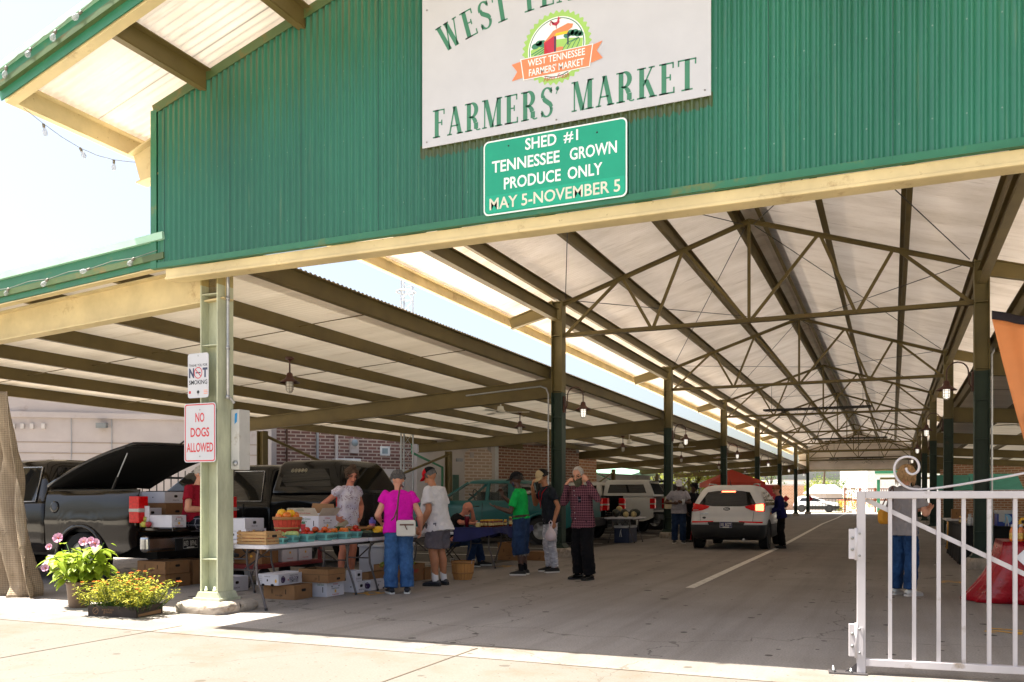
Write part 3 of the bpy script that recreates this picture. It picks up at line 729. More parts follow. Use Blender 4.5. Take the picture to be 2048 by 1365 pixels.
fit_text(bb, 'PRODUCE', T(-.20, -.068), .55, .108, S_RWHITE, bold=.02); fit_text(bb, 'ONLY', T(.30, -.068), .32, .108, S_RWHITE, bold=.02)
fit_text(bb, 'MAY 5-NOVEMBER 5', T(0, -.238), 1.24, .108, S_PALE, bold=.015); bb.build('lettering', gs)
for x, z in ((-.43, .27), (.41, .25), (-.43, -.26), (.41, -.25)):
    bb = MB(); bb.ball((x, -.004, z), (.008, .004, .008), S_BLACK, 8); bb.build('bolt', gs)
# column signs
CY = YB[0] - .145
d = thing('no_dogs_sign', 'white sign with red border and red capitals NO DOGS ALLOWED on the front column', 'sign', (XF - .11, CY, 2.0))
bb = MB(); bb.prism(rrect(.455, .66, .035), -.0015, .0015, S_WHITE, XZ((0, 0, 0))); bb.build('sign_plate', d)
bb = MB(); outer = rrect(.435, .64, .03); inner = rrect(.41, .615, .022); n = len(outer)
bb.add([(x, y, .002) for x, y in outer + inner], [(i, (i + 1) % n, n + (i + 1) % n, n + i) for i in range(n)], S_RED, XZ((0, 0, 0)))
for s_, y, w in (('NO', .17, .13), ('DOGS', .005, .27), ('ALLOWED', -.165, .385)): fit_text(bb, s_, XZ((0, 0, 0)) @ Matrix.Translation((0, y, .002)), w, .105, S_RED, bold=.022)
bb.build('lettering', d)
for z in (.255, -.265): bb = MB(); bb.ball((0, -.003, z), (.008, .004, .008), SCREW, 8); bb.build('bolt', d)
d = thing('no_smoking_sign', 'small white THANK YOU FOR NOT SMOKING sign wired above the no dogs sign', 'sign', (XF - .135, CY, 2.64))
bb = MB(); bb.prism(rrect(.30, .50, .03), -.0015, .0015, S_WHITE, XZ((0, 0, 0))); bb.build('sign_plate', d)
bb = MB(); T = lambda x, y: XZ((0, 0, 0)) @ Matrix.Translation((x, y, .002))
fit_text(bb, 'THANK YOU FOR', T(0, .115), .265, .03, S_BLACK, bold=.02); fit_text(bb, 'SMOKING', T(0, -.075), .265, .05, S_BLACK, bold=.02)
fit_text(bb, 'N', T(-.095, .03), .075, .11, S_NAVY, bold=.05); fit_text(bb, 'T', T(.1, .03), .07, .11, S_NAVY, bold=.05)
ring = [(.055 * cos(2 * pi * i / 32), .03 + .06 * sin(2 * pi * i / 32)) for i in range(33)]; stroke(bb, ring, [.010] * 33, XZ((0, 0, 0)), .0022, S_RED); stroke(bb, [(-.04, .07), (.04, -.01)], [.010] * 2, XZ((0, 0, 0)), .0024, S_RED)
flat(bb, [(-.035, .024), (.035, .024), (.035, .038), (-.035, .038)], XZ((0, 0, 0)), .0019, S_NAVY)
flat(bb, [(-.135, -.2), (-.105, -.2), (-.105, -.17), (-.135, -.17)], XZ((0, 0, 0)), .002, S_RED); flat(bb, [(.02 * cos(i * .6283), -.185 + .02 * sin(i * .6283)) for i in range(10)], XZ((0, 0, 0)), .002, S_BLACK)
for k in range(3): flat(bb, [(.08, -.165 - .018 * k), (.135, -.165 - .018 * k), (.135, -.172 - .018 * k), (.08, -.172 - .018 * k)], XZ((0, 0, 0)), .002, S_ORANGE)
bb.build('lettering', d)
for z in (.22, -.215): bb = MB(); bb.ball((0, -.003, z), (.007, .004, .007), SCREW, 8); bb.build('bolt', d)
# electrical box and conduit on the back of the front column
BOXM = mat('grey_enamel_box', 'bcbbb7', 0.5, var=0.1, dirt=('8d7f6a', 4.0, 0.5)); TAPE = mat('blue_tape', '1f86c4', 0.6)
e = thing('electrical_box', 'tall grey electrical box with a strip of blue tape behind the front column', 'electrical box', (XF + .19, YB[0] + .17, 1.93))
bb = MB(); bb.box(-.06, .06, -.09, .09, -.34, .34, BOXM); bb.build('cabinet', e, bevel=.008)
bb = MB(); bb.box(-.05, .066, -.098, -.091, -.32, .33, BOXM); bb.build('door', e, bevel=.003)
bb = MB(); bb.add([(.0, -.0995, .17), (.035, -.0995, .2), (.04, -.0995, .3), (.005, -.0995, .29)], [(0, 1, 2, 3)], TAPE); bb.build('tape_strip', e)
bb = MB(); bb.lathe([(.03, 0), (.03, .02), (.012, .02), (.012, .03)], GALV, 12, Matrix.Translation((.02, -.10, -.27)) @ Matrix.Rotation(pi / 2, 4, 'X')); bb.build('latch', e)
c = MB(); X0, Y0 = XF + .175, YB[0] - .02
c.tube([(X0 + .02, YB[0] + .06, 2.34), (X0, Y0, 2.42), (X0, Y0, 3.0), (X0, Y0, 3.6), (X0 + .02, Y0 - .02, 3.72), (X0 + .1, Y0 - .1, 3.77), (X0 + .9, Y0 - .1, 3.775)], .017, GALV, 10)
for z in (2.4, 2.95, 3.5): c.lathe([(.024, z - .02), (.024, z + .02)], GALV, 10, Matrix.Translation((X0, Y0, 0)))
tag(c.build('conduit'), 'thin grey metal conduit rising beside the front column and bending under the header', 'pipe')
for k, (x, sgn) in enumerate(((XL - .155, 1),)):
    c = MB(); y = YB[1] - .17
    c.tube([(XL - .17, y, .3), (XL - .17, y, 3.55), (XL - .22, y, 3.68), (XL - .35, y, 3.73), (XL - 2.2, y + .05, 3.62)], .018, GALV, 8)
    tag(c.build('conduit'), 'long grey conduit on the second left column running up and along the aisle beam', 'pipe')
c = MB(); c.tube([(XR + .15, YB[1] - .16, .35), (XR + .15, YB[1] - .16, 3.85), (XR + .22, YB[1] - .16, 4.0), (XR + .5, YB[1] - .16, 4.03)], .018, GALV, 8)
tag(c.build('conduit'), 'white conduit on the right hand column behind the orange flag', 'pipe')
# ================================================================== lamps, fans, string lights
RUST = mat('red_brown_lamp_enamel', '4a2a20', 0.5, var=0.25, dirt=('2b1812', 8, .6)); SHADEIN = mat('lamp_shade_enamel', '8f8478', 0.5, var=0.1)
BULB = mat('lit_lamp_glass', 'f4efe4', 0.3, emit=((1.0, 0.93, 0.82), 0.22)); JAR = glass('clear_lamp_jar', (.85, .87, .86), .05, alpha=.45); BULBOFF = mat('unlit_lamp_glass', 'd9d8d0', 0.25, var=.05)
def cage_lamp(parent, lit, off=(0, 0, 0)):
    M = Matrix.Translation(off)
    s = MB(); s.lathe([(.03, .17), (.05, .15), (.06, .09), (.085, .06), (.175, .0), (.178, -.008), (.17, -.004), (.08, .05), (.05, .05)], RUST, 24, M, cap=False); s.build('lamp_shade', parent)
    j = MB(); j.lathe([(.045, .04), (.055, .0), (.055, -.11), (.045, -.15), (.0, -.165)], BULB if lit else BULBOFF, 14, M, cap=False); j.build('bulb', parent)
    c = MB()
    for k in range(6):
        a = pi * k / 3; c.tube([(off[0] + r * cos(a), off[1] + r * sin(a), off[2] + z) for r, z in ((.066, .02), (.068, -.1), (.05, -.16), (.012, -.185))], .0045, SHADEIN, 5)
    for z in (-.02, -.075, -.12):
        c.tube([(off[0] + .069 * cos(2 * pi * k / 16), off[1] + .069 * sin(2 * pi * k / 16), off[2] + z) for k in range(17)], .004, SHADEIN, 5)
    c.build('cage', parent)
def gooseneck(label, loc, rz):
    t = thing('gooseneck_lamp', label, 'lamp', loc, rz, 'caged gooseneck lamps on the columns')
    b = MB(); b.box(-.01, .035, -.05, .05, -.2, .16, RUST); b.build('wall_bracket', t, bevel=.004)
    b = MB(); P = [(.03, 0, -.12), (.07, 0, -.05), (.08, 0, .12)] + [(.26 - .18 * cos(pi * k / 10), 0, .16 + .19 * sin(pi * k / 10)) for k in range(11)] + [(.44, 0, .02)]
    b.tube(P, .013, RUST, 8); b.build('arm', t); cage_lamp(t, True, (.44, 0, -.15)); return t
g0 = gooseneck('lit caged gooseneck lamp on the second left column, behind the people', (XL + .13, YB[1], 3.35), 0)
for k in range(2, 7): dup(g0, (XL + .13, YB[k], 3.35), 0, 'lit caged gooseneck lamp on the %s left column of the shed' % ('third', 'fourth', 'fifth', 'sixth', 'seventh')[k - 2])
g0['label'] = 'largest lit gooseneck lamp of the left column row, on the second left column'
for k in range(1, 7): dup(g0, (XR - .13, YB[k], 3.42), pi, 'lit caged gooseneck lamp on the %s right hand column of the shed' % ('nearest visible', 'second', 'third', 'fourth', 'fifth', 'farthest')[k - 1])
def pendant(label, loc):
    t = thing('pendant_lamp', label, 'lamp', loc, 0, 'caged pendant lamps under the aisle roofs')
    b = MB(); b.lathe([(.075, .44), (.075, .40), (.03, .385), (.014, .36), (.014, .17)], RUST, 14); b.build('stem', t); cage_lamp(t, False); return t
p0 = pendant('rusty caged pendant lamp nearest the front column, under the cream aisle roof', (-9.6, 12.3, 3.29))
for k in range(1, 6): dup(p0, (-9.6, 12.3 + 10.2 * k, 3.29), None, '%s caged pendant lamp under the left aisle roof counting from the front column' % ('second', 'third', 'fourth', 'fifth', 'sixth')[k - 1])
for k in range(1, 5): dup(p0, (5.4, 9.5 + 8.6 * k, 3.3), None, '%s caged pendant lamp in the dark right hand aisle' % ('nearest', 'second', 'third', 'farthest')[k - 1])
FANW = mat('white_fan_enamel', 'd8d4c8', 0.4, var=.08)
def fan(label, loc, rz):
    t = thing('ceiling_fan', label, 'ceiling fan', loc, rz, 'white ceiling fans')
    b = MB(); b.lathe([(.03, .0), (.075, .0), (.055, -.06), (.02, -.09), (.016, -.28)], FANW, 16); b.build('canopy', t)
    b = MB(); b.lathe([(.02, -.26), (.075, -.28), (.09, -.36), (.12, -.39), (.12, -.43), (.09, -.45), (.0, -.455)], FANW, 20); b.build('motor', t)
    for k in range(3):
        a = 2 * pi * k / 3; M = Matrix.Rotation(a, 4, 'Z'); b = MB(); b.box(.1, .22, -.03, .03, -.425, -.42, FANW, M); b.prism([(.2, -.05), (.72, -.07), (.74, 0), (.72, .07), (.2, .05)], -.43, -.424, FANW, M @ Matrix.Rotation(.15, 4, 'X')); b.build('blade', t)
    return t
f0 = fan('white ceiling fan on the beam nearest the front, beside a pendant lamp', (-9.2, 20.3, 3.92), .3)
dup(f0, (-9.6, 33.6, 3.92), .9, 'white ceiling fan above the white pickup')
dup(f0, (-8.4, 37.5, 3.95), 1.6, 'white ceiling fan above the man in the white cap'); dup(f0, (-8.4, 47.5, 3.95), .2, 'white ceiling fan far down the left aisle')
dup(f0, (3.6, 21.0, 3.95), .5, 'white ceiling fan in the right aisle, nearest the orange flag'); dup(f0, (3.6, 30.5, 3.95), 1.2, 'second white ceiling fan in the right aisle'); dup(f0, (3.4, 41, 3.95), .1, 'farthest white ceiling fan in the right aisle')
# string lights along the fascias
CLEAR = glass('clear_bulb_glass', (.5, .52, .55), .02, alpha=.45); CORD = mat('white_light_cord', '77776f', 0.5); SOCK = mat('grey_lamp_socket', '6f6a60', 0.5)
def string(label, pts, ang):
    t = thing('string_light', label, 'string lights', (0, 0, 0), 0, 'string lights on the roof edges')
    b = MB(); b.tube(pts, .0035, CORD, 5); b.build('cord', t)
    for i, p in enumerate(pts[1:-1]):
        if i % 2: continue
        d = Matrix.Translation(p) @ Matrix.Rotation(ang + random.uniform(-.5, .5), 4, 'Y') @ Matrix.Rotation(random.uniform(-.6, .6), 4, 'X')
        s = MB(); s.lathe([(.014, -.04), (.014, .0)], SOCK, 8, d); s.lathe([(.01, -.04), (.024, -.065), (.028, -.09), (.018, -.115), (0, -.12)], CLEAR, 10, d, cap=False); s.build('bulb', t)
P = []
for i in range(33):
    f = i / 32; x = EL - .03 + (XC - EL) * f; P.append((x, Y0R - .07, zs(x) + .05 - .03 * (i % 2)))
string('clear bulbs strung along the sloping edge of the high front roof', P, .3)
P = []
for i in range(23):
    f = i / 22; x = XL - .7 - 7.5 * f; P.append((x, 7.19, 4.16 - .068 * abs(x - XL) - .12 - .025 * (i % 2)))
string('clear bulbs strung along the low aisle roof edge left of the gable', P, 1.2)
P = [(-7.95 + .0 * i, 6.0 + .22 * i, zs(-7.95) - .36 - .16 * sin(pi * i / 7)) for i in range(8)]
string('sagging black cord of empty lamp sockets under the front roof corner', P, 0)
# dark hanging frames and wire tangles under the far trusses
for (y, x0, x1, z) in ((38.0, -5.0, -.8, 5.05), (58, -4.6, -.3, 5.1), (69, -4.3, -.6, 4.35)):
    b = MB()
    for dy in (0, .5): b.bar((x0, y + dy, z), (x1, y + dy, z), .06, .06, DARK)
    for x in (x0, x1): b.bar((x, y, z), (x, y + .5, z), .05, .05, DARK)
    for x in (x0 + .3, x1 - .3): b.tube([(x, y + .25, z), (x, y + .25, 6.2)], .008, DARK, 4)
    rnd = random.Random(int(y))
    for k in range(14):
        q = [Vector((rnd.uniform(x0, x1), y + rnd.uniform(0, .5), z - .02))]
        for j in range(5): q.append(q[-1] + Vector((rnd.uniform(-.25, .25), rnd.uniform(-.05, .05), rnd.uniform(-.16, .08))))
        b.tube(q, .008, DARK, 4)
    tag(b.build('hanging_frame'), 'dark metal frame with tangled wires hanging under the roof, %s' % {38: 'nearest of three', 58: 'middle of three', 69: 'lowest and farthest of three'}[int(y)], 'frame', 'hanging frames under the roof')
# ================================================================== vehicles
def paint(name, col, metal=0.0, rough=0.16): return mat(name, col, rough, metal, var=0.06, vscale=2.0, coat=0.25, spec=0.3)
P_BROWN = paint('dark_brown_metallic', '120e0d', 0.0, 0.1); P_BLACK = paint('black_car_paint', '0c0c0e'); P_TEAL = paint('faded_teal_paint', '17595a', 0.0, 0.4)
P_WHITE = paint('white_car_paint', 'c9c9cb', 0.0, 0.3); P_WTRUCK = paint('white_truck_paint', 'bdbcb9', 0.0, 0.35); P_GREY = paint('grey_car_paint', '5a5450', 0.3)
GLASSD = glass('dark_tinted_glass', (.012, .013, .014), .03); GLASSC = glass('clear_car_glass', (.10, .12, .12), .03, alpha=.28)
TYRE = mat('tyre_rubber', '16161', 0.85, var=.2) if False else mat('tyre_rubber', '171718', 0.85, var=.2)
RIM = mat('alloy_rim', '8f9194', 0.3, .8); CHROME = mat('chrome', 'a9abae', 0.18, 1.0, var=.03); PLASTIC = mat('black_bumper_plastic', '1b1c1e', 0.6, var=.1)
LRED = mat('red_lamp_lens', 'c40a10', 0.2, var=.25, vscale=30, spec=.3); LREDLIT = mat('lit_brake_lens', 'ff3520', 0.2, emit=((1.0, .12, .05), 2.0)); LWHITE = mat('clear_lamp_lens', 'a9a5a0', 0.2, spec=.4); LAMBER = mat('amber_lens', 'd9801c', .15)
FELT = mat('lid_lining', '0b0a0a', 0.95, var=.3, vscale=9); SEATM = mat('seat_cloth', '4a4640', 0.9)
PLATE_BK = mat('plate_black', '14141c', .4); PLATE_W = mat('plate_lettering', 'd9d6cc', .5); PLATE_BL = mat('plate_navy', '26285a', .4)
class Shell:
    """body as a stack of rounded plan outlines: rows of (z, rear x, front x, half width, corner radius)"""
    def __init__(s, rows): s.rows = rows
    def at(s, z):
        R = s.rows
        if z <= R[0][0]: return R[0][1:]
        for a, b in zip(R[:-1], R[1:]):
            if z <= b[0]:
                f = (z - a[0]) / (b[0] - a[0]); return tuple(a[i] + (b[i] - a[i]) * f for i in range(1, 5))
        return R[-1][1:]
    def outline(s, row, ns=6):
        xr, xf, w, r = row; P = []
        def corner(cx, cy, a0):
            for k in range(ns + 1):
                a = radians(a0 + 90 * k / ns); P.append((cx + r * cos(a), cy + r * sin(a)))
        corner(xf - r, w - r, 0); corner(xr + r, w - r, 90); corner(xr + r, -w + r, 180); corner(xf - r, -w + r, 270); return P
    def mesh(s, mb, m, cap=True, sub=1):
        rings = []
        for a, b in zip(s.rows[:-1], s.rows[1:]):
            for k in range(sub):
                f = k / sub; rings.append([a[i] + (b[i] - a[i]) * f for i in range(5)])
        rings.append(s.rows[-1]); v = []; n = None
        for R in rings:
            o = s.outline(R[1:]); n = len(o); v += [(x, y, R[0]) for x, y in o]
        f = [(i * n + k, i * n + (k + 1) % n, (i + 1) * n + (k + 1) % n, (i + 1) * n + k) for i in range(len(rings) - 1) for k in range(n)]
        mb.add(v, f, m, None, True)
        if cap:
            mb.add(v[:n], [tuple(range(n))[::-1]], m, None, True); mb.add(v[-n:], [tuple(range(n))], m, None, True)
    def rear(s, y, z):
        xr, xf, w, r = s.at(z); t = max(0, min(1, (abs(y) - (w - r)) / r)); return xr + r * (1 - sqrt(max(0, 1 - t * t)))
    def side(s, x, z, sg=1):
        xr, xf, w, r = s.at(z)
        t = 0
        if x < xr + r: t = (xr + r - x) / r
        if x > xf - r: t = (x - xf + r) / r
        t = max(0, min(1, t)); return sg * (w - r + r * sqrt(max(0, 1 - t * t)))
    def rear_patch(s, mb, top, bot, m, e=.006, n=16, k=5):
        """top/bot: polylines (y,z) with equal count, blended and laid on the rear face"""
        def lerp(P, u):
            q = u * (len(P) - 1); i = min(int(q), len(P) - 2); f = q - i; return tuple(P[i][j] + (P[i + 1][j] - P[i][j]) * f for j in (0, 1))
        def fn(u, v):
            a, b = lerp(bot, u), lerp(top, u); y = a[0] + (b[0] - a[0]) * v; z = a[1] + (b[1] - a[1]) * v; return (s.rear(y, z) - e, y, z)
        mb.grid(lambda u, v: fn(u, v), n, k, m)
    def side_patch(s, mb, top, bot, m, sg=1, e=.006, n=10, k=5):
        def lerp(P, u):
            q = u * (len(P) - 1); i = min(int(q), len(P) - 2); f = q - i; return tuple(P[i][j] + (P[i + 1][j] - P[i][j]) * f for j in (0, 1))
        def fn(u, v):
            a, b = lerp(bot, u), lerp(top, u); x = a[0] + (b[0] - a[0]) * v; z = a[1] + (b[1] - a[1]) * v; return (x, s.side(x, z, sg) + sg * e, z)
        mb.grid(fn, n, k, m)
def wheel(parent, x, y, r, w=.24, sg=1):
    M = Matrix.Translation((x, y, r)) @ Matrix.Rotation(-sg * pi / 2, 4, 'X')
    b = MB(); b.lathe([(r * .62, -w / 2), (r * .9, -w / 2), (r * .985, -w * .36), (r, -w * .15), (r, w * .15), (r * .985, w * .36), (r * .9, w / 2), (r * .62, w / 2)], TYRE, 36, M, cap=False)
    t = b.build('wheel', parent)
    h = MB(); h.lathe([(r * .63, -w / 2), (r * .63, w * .46), (r * .58, w * .48), (r * .54, w * .3), (.07, w * .34), (.05, w * .4), (0, w * .4)], RIM, 28, M, cap=False)
    for k in range(6): h.add([(r * .12, -.025, w * .42), (r * .57, -.045, w * .44), (r * .57, .045, w * .44), (r * .12, .025, w * .42)], [(0, 1, 2, 3)], RIM, M @ Matrix.Rotation(pi * k / 3, 4, 'Z'))
    h.build('rim', t)
def arch_wall(W, sg, x0, x1, zb, zt, wx, wr, m, th=.07):
    """bed side with a bulging outer face and a wheel arch cut out, standing at y = sg*W/2"""
    xs = sorted(set([x0, x0 + .04, x1] + [wx + wr * cos(radians(a)) for a in range(0, 181, 9)] + [x0 + (x1 - x0) * i / 10 for i in range(11)] + [wx - wr - .004, wx + wr + .004])); nv = 10; b = MB(); n = len(xs)
    def low(x):
        if abs(x - wx) <= wr: return max(zb, .38 + sqrt(max(0, wr * wr - (x - wx) ** 2)))
        return zb + (.14 * (1 - (x - x0) / .3) if x < x0 + .3 else 0)
    def prof(z):
        f = (z - zb) / (zt - zb); return .035 * (1 - (2 * f - 1) ** 2) - .05 * max(0, f - .88) / .12 + .012 * (1 if .48 < f < .56 else 0)
    V = []
    for x in xs:
        lo = low(x)
        for j in range(nv + 1):
            z = lo + (zt - lo) * j / nv; V.append((x, sg * (W / 2 - .03 + prof(z) - .02 * max(0, 1 - (x - x0) / .12)), z))
    q = [(i * (nv + 1) + j, (i + 1) * (nv + 1) + j, (i + 1) * (nv + 1) + j + 1, i * (nv + 1) + j + 1) for i in range(n - 1) for j in range(nv)]
    if sg > 0: q = [f[::-1] for f in q]
    b.add(V, q, m, None, True); I = [(x, sg * (W / 2 - th), z) for x, y, z in V]; b.add(I, [f[::-1] for f in q], m, None, False)
    def rim(idx):
        for i, j in zip(idx[:-1], idx[1:]): b.add([V[i], V[j], I[j], I[i]], [(0, 1, 2, 3)], m)
    rim([i * (nv + 1) + nv for i in range(n)]); rim([i * (nv + 1) for i in range(n)]); rim(list(range(nv + 1))); rim([(n - 1) * (nv + 1) + j for j in range(nv + 1)])
    return b
def pickup(name, label, loc, rz, P, cab=(1.95, 4.1), bed_top=1.38, roof=1.88, bed_open=True, topper=False, tailgate_down=False, W=2.0, windows='crew', group='vehicles parked under the shed', light='wide', L=5.7, zbot=.46):
    t = thing(name, label, 'pickup truck', loc, rz, group); wr = .39; wx = 1.18
    for sg in (1, -1):
        w = arch_wall(W, sg, .10, cab[0] - .03, zbot, bed_top, wx, .47, P); s_ = w.build('bed_side', t)
        f = MB(); f.tube([(wx + .485 * cos(radians(a)), sg * (W / 2 - .005), .38 + .485 * sin(radians(a))) for a in range(-8, 189, 7)], .04, P, 8); f.build('wheel_flare', s_)
        wl = MB(); wl.prism([(wx + .47 * cos(radians(a)), .38 + .47 * sin(radians(a))) for a in range(0, 360, 15)], .07, .10, PLASTIC, Matrix(((1, 0, 0, 0), (0, 0, -sg, sg * W / 2), (0, 1, 0, 0), (0, 0, 0, 1)))); wl.build('wheel_well', s_)
        wheel(t, wx, sg * (W / 2 - .14), wr, .26, sg); wheel(t, L - 1.0, sg * (W / 2 - .14), wr, .26, sg)
    b = MB(); b.box(.12, cab[0] - .03, -W / 2 + .07, W / 2 - .07, .72, .78, FELT); b.box(cab[0] - .12, cab[0] - .05, -W / 2 + .07, W / 2 - .07, .78, bed_top - .01, P); b.box(.2, L - .3, -.5, .5, .38, .6, PLASTIC); b.build('bed_floor', t)
    g = MB()
    if tailgate_down: g.box(-.50, .10, -W / 2 + .1, W / 2 - .1, .80, .86, P)
    else: g.box(.05, .12, -W / 2 + .075, W / 2 - .075, .74, bed_top - .01, P)
    g.build('tailgate', t, bevel=.015)
    b = MB(); b.box(-.10, .06, -W / 2 + .02, W / 2 - .02, .50, .74, CHROME if light == 'wide' else PLASTIC); bu = b.build('rear_bumper', t, bevel=.05, bseg=3)
    b = MB(); b.box(-.112, -.09, -.45, .45, .50, .68, PLASTIC); b.build('plate_recess', bu)
    for sg in (1, -1):
        b = MB(); x = .10; y0, y1 = sorted((sg * (W / 2 - .17), sg * (W / 2 + .006))); z0, z1 = (.92, 1.30)
        b.box(.03, .22, y0, y1, z0, z1, LRED); b.box(.026, .224, y0 - .002, y1 + .002, z0 + .15, z0 + .21, LWHITE); b.build('taillight', t, bevel=.012)
    # cab
    c0, c1 = cab; belt = 1.18 if bed_top > 1.3 else 1.12; hw = W / 2
    sh = Shell([(zbot, c0, c1 + .55, hw - .05, .08), (.62, c0, c1 + .6, hw - .005, .08), (.95, c0, c1 + .62, hw, .08), (belt, c0 + .01, c1 + .5, hw - .02, .09), (belt + .05, c0 + .02, c1 + .42, hw - .05, .1), (roof - .12, c0 + .10, c1 - .32, hw - .22, .16), (roof - .04, c0 + .14, c1 - .42, hw - .27, .2), (roof, c0 + .26, c1 - .6, hw - .42, .25)])
    if windows != 'ext':
        b = MB(); sh.mesh(b, P, sub=2); b.build('cab', t)
    else:
        b = MB(); Shell(sh.rows[:5]).mesh(b, P, sub=2); b.build('cab', t); b = MB(); Shell(sh.rows[5:]).mesh(b, P, sub=2); b.build('cab_roof', t)
        for sg in (1, -1):
            for (xa, za, xb, zb_, w) in ((c1 + .40, belt + .05, c1 - .36, roof - .10, .07), (c0 + .92, belt + .05, c0 + .94, roof - .10, .11), (c0 + .16, belt + .05, c0 + .22, roof - .10, .2)):
                b = MB(); b.bar((xa, sh.side(xa, za, sg) - sg * .03, za), (xb, sh.side(xb, zb_, sg) - sg * .03, zb_), .05, w, P, up=(1, 0, 0)); b.build('pillar', t)
        b = MB()
        for xx in (c0 + .55, c0 + 1.25):
            for yy in (.38, -.38): b.box(xx, xx + .14, yy - .25, yy + .25, .9, belt + .3, SEATM)
        b.build('seat', t, bevel=.04)
    hd = Shell([(zbot, c1 + .4, L, hw - .06, .22), (.62, c1 + .4, L + .02, hw, .25), (.9, c1 + .4, L, hw, .28), (belt - .12, c1 + .4, L - .06, hw - .03, .3), (belt - .02, c1 + .3, L - .2, hw - .12, .35)])
    b = MB(); hd.mesh(b, P, sub=2); b.build('hood', t)
    zt = roof - .13; zb2 = belt + .04; wins = {'crew': [(c0 + .22, c0 + 1.0), (c0 + 1.1, c1 - .02)], 'ext': [(c0 + .30, c0 + .82), (c0 + 1.0, c1 + .12)], 'reg': [(c0 + .25, c1)]}[windows]
    for sg in (1, -1):
        for i, (a, d) in enumerate(wins):
            lastw = i == len(wins) - 1; b = MB()
            top = [(a + .06, zt), (d - (.36 if lastw else .0), zt)]; bot = [(a, zb2), (d + (.22 if lastw else .02), zb2)]
            sh.side_patch(b, top, bot, GLASSD if windows == 'crew' else GLASSC, sg, .007); wd = b.build('window', t)
            if windows == 'crew':
                q = MB(); q.tube([(x, sh.side(x, z, sg) + sg * .01, z) for x, z in (bot[1], bot[0], top[0], top[1])], .014, CHROME, 6); q.build('window_trim', wd)
        for x in ((c0 + .75, c0 + 1.75) if windows == 'crew' else (c0 + 1.15,)):
            h = MB(); h.tube([(x - .02, sg * (hw + .0), 1.06), (x + .02, sg * (hw + .035), 1.065), (x + .14, sg * (hw + .035), 1.065), (x + .18, sg * hw, 1.06)], .014, CHROME if windows == 'crew' else PLASTIC, 6); h.build('door_handle', t)
            s2 = MB(); s2.box(x - .12, x - .112, min(sg * hw * .97, sg * (hw + .003)), max(sg * hw * .97, sg * (hw + .003)), .6, belt - .02, PLASTIC); s2.build('door_gap', t)
        mi = MB(); mi.ball((c1 + .12, sg * (hw + .13), belt + .10), (.08, .11, .10), PLASTIC, 10); mi.bar((c1 + .1, sg * (hw - .06), belt + .06), (c1 + .1, sg * (hw + .1), belt + .08), .04, .04, PLASTIC); mi.build('mirror', t)
    b = MB(); sh.rear_patch(b, [(-hw + .32, zt), (hw - .32, zt)], [(-hw + .24, zb2 + .06), (hw - .24, zb2 + .06)], GLASSD, .007); b.build('rear_window', t)
    if topper:
        tp = Shell([(bed_top, .08, c0 - .03, hw - .02, .06), (bed_top + .06, .09, c0 - .03, hw - .03, .06), (roof - .05, .30, c0 - .03, hw - .20, .12), (roof + .04, .36, c0 - .05, hw - .27, .16), (roof + .075, .5, c0 - .1, hw - .42, .2)])
        b = MB(); tp.mesh(b, P, sub=2); k = b.build('topper', t)
        for sg in (1, -1):
            b = MB(); tp.side_patch(b, [(.50, roof - .10), (c0 - .25, roof - .10)], [(.36, bed_top + .12), (c0 - .2, bed_top + .12)], GLASSD, sg, .007); b.build('topper_window', k)
        b = MB(); tp.rear_patch(b, [(-hw + .34, roof - .06), (hw - .34, roof - .06)], [(-hw + .16, bed_top + .07), (hw - .16, bed_top + .07)], GLASSD if not tailgate_down else FELT, .007); b.build('topper_rear', k)
        if tailgate_down:
            b = MB(); a0 = (.30, roof - .02); b.prism([(a0[0], a0[1]), (a0[0] - .62, a0[1] + .06), (a0[0] - .62, a0[1] + .09), (a0[0], a0[1] + .03)], -hw + .3, hw - .3, GLASSD, Matrix(((1, 0, 0, 0), (0, 0, 1, 0), (0, 1, 0, 0), (0, 0, 0, 1)))); b.build('topper_hatch', k)
    return t
def plate(parent, origin, M, txt, bg, fg, w=.305, h=.152):
    b = MB(); b.prism(rrect(w, h, .012), 0, .004, bg, M); p = b.build('licence_plate', parent)
    l = MB(); T = M @ Matrix.Translation((0, 0, .005)); fit_text(l, txt, T @ Matrix.Translation((0, .004, 0)), w * .86, h * .5, fg, bold=.008)
    flat(l, [(-w * .25, -h * .44), (w * .25, -h * .44), (w * .25, -h * .32), (-w * .25, -h * .32)], T, .0, fg); stroke(l, [(x * (w / 2 - .006), y * (h / 2 - .006)) for x, y in ((-1, -1), (1, -1), (1, 1), (-1, 1), (-1, -1))], [.006] * 5, T, .0, fg); l.build('plate_lettering', p)
# --- 1: dark brown pickup with its tonneau lid open, nearest the front column
T1 = pickup('pickup_truck', 'dark brown pickup with raised black bed lid, backed in nearest the front column', (-9.72, 10.14, 0), pi, P_BROWN, tailgate_down=True, bed_top=1.40)
hx0, hz0 = 1.90, 1.43; rx, rz_ = .16, 2.02; hw = .98
b = MB(); n = 10
def lidf(u, v, off): 
    x = hx0 + (rx - hx0) * u; z = hz0 + (rz_ - hz0) * u + .07 * sin(pi * min(1, u * 1.02)) + .03 * (1 - (2 * v - 1) ** 2); return (x, -hw + 2 * hw * v, z + off)
b.grid(lambda u, v: lidf(u, v, 0.0), n, 8, FELT); b.grid(lambda u, v: lidf(u, 1 - v, .05), n, 8, P_BROWN)
for v in (0, 1): b.grid(lambda u, w: lidf(u if v else 1 - u, v, .05 * w), n, 1, P_BROWN)
for u in (0, 1): b.grid(lambda v, w: lidf(u, 1 - v if u == 0 else v, .05 * w), 8, 1, P_BROWN)
lid = b.build('bed_lid', T1, fixn=True)
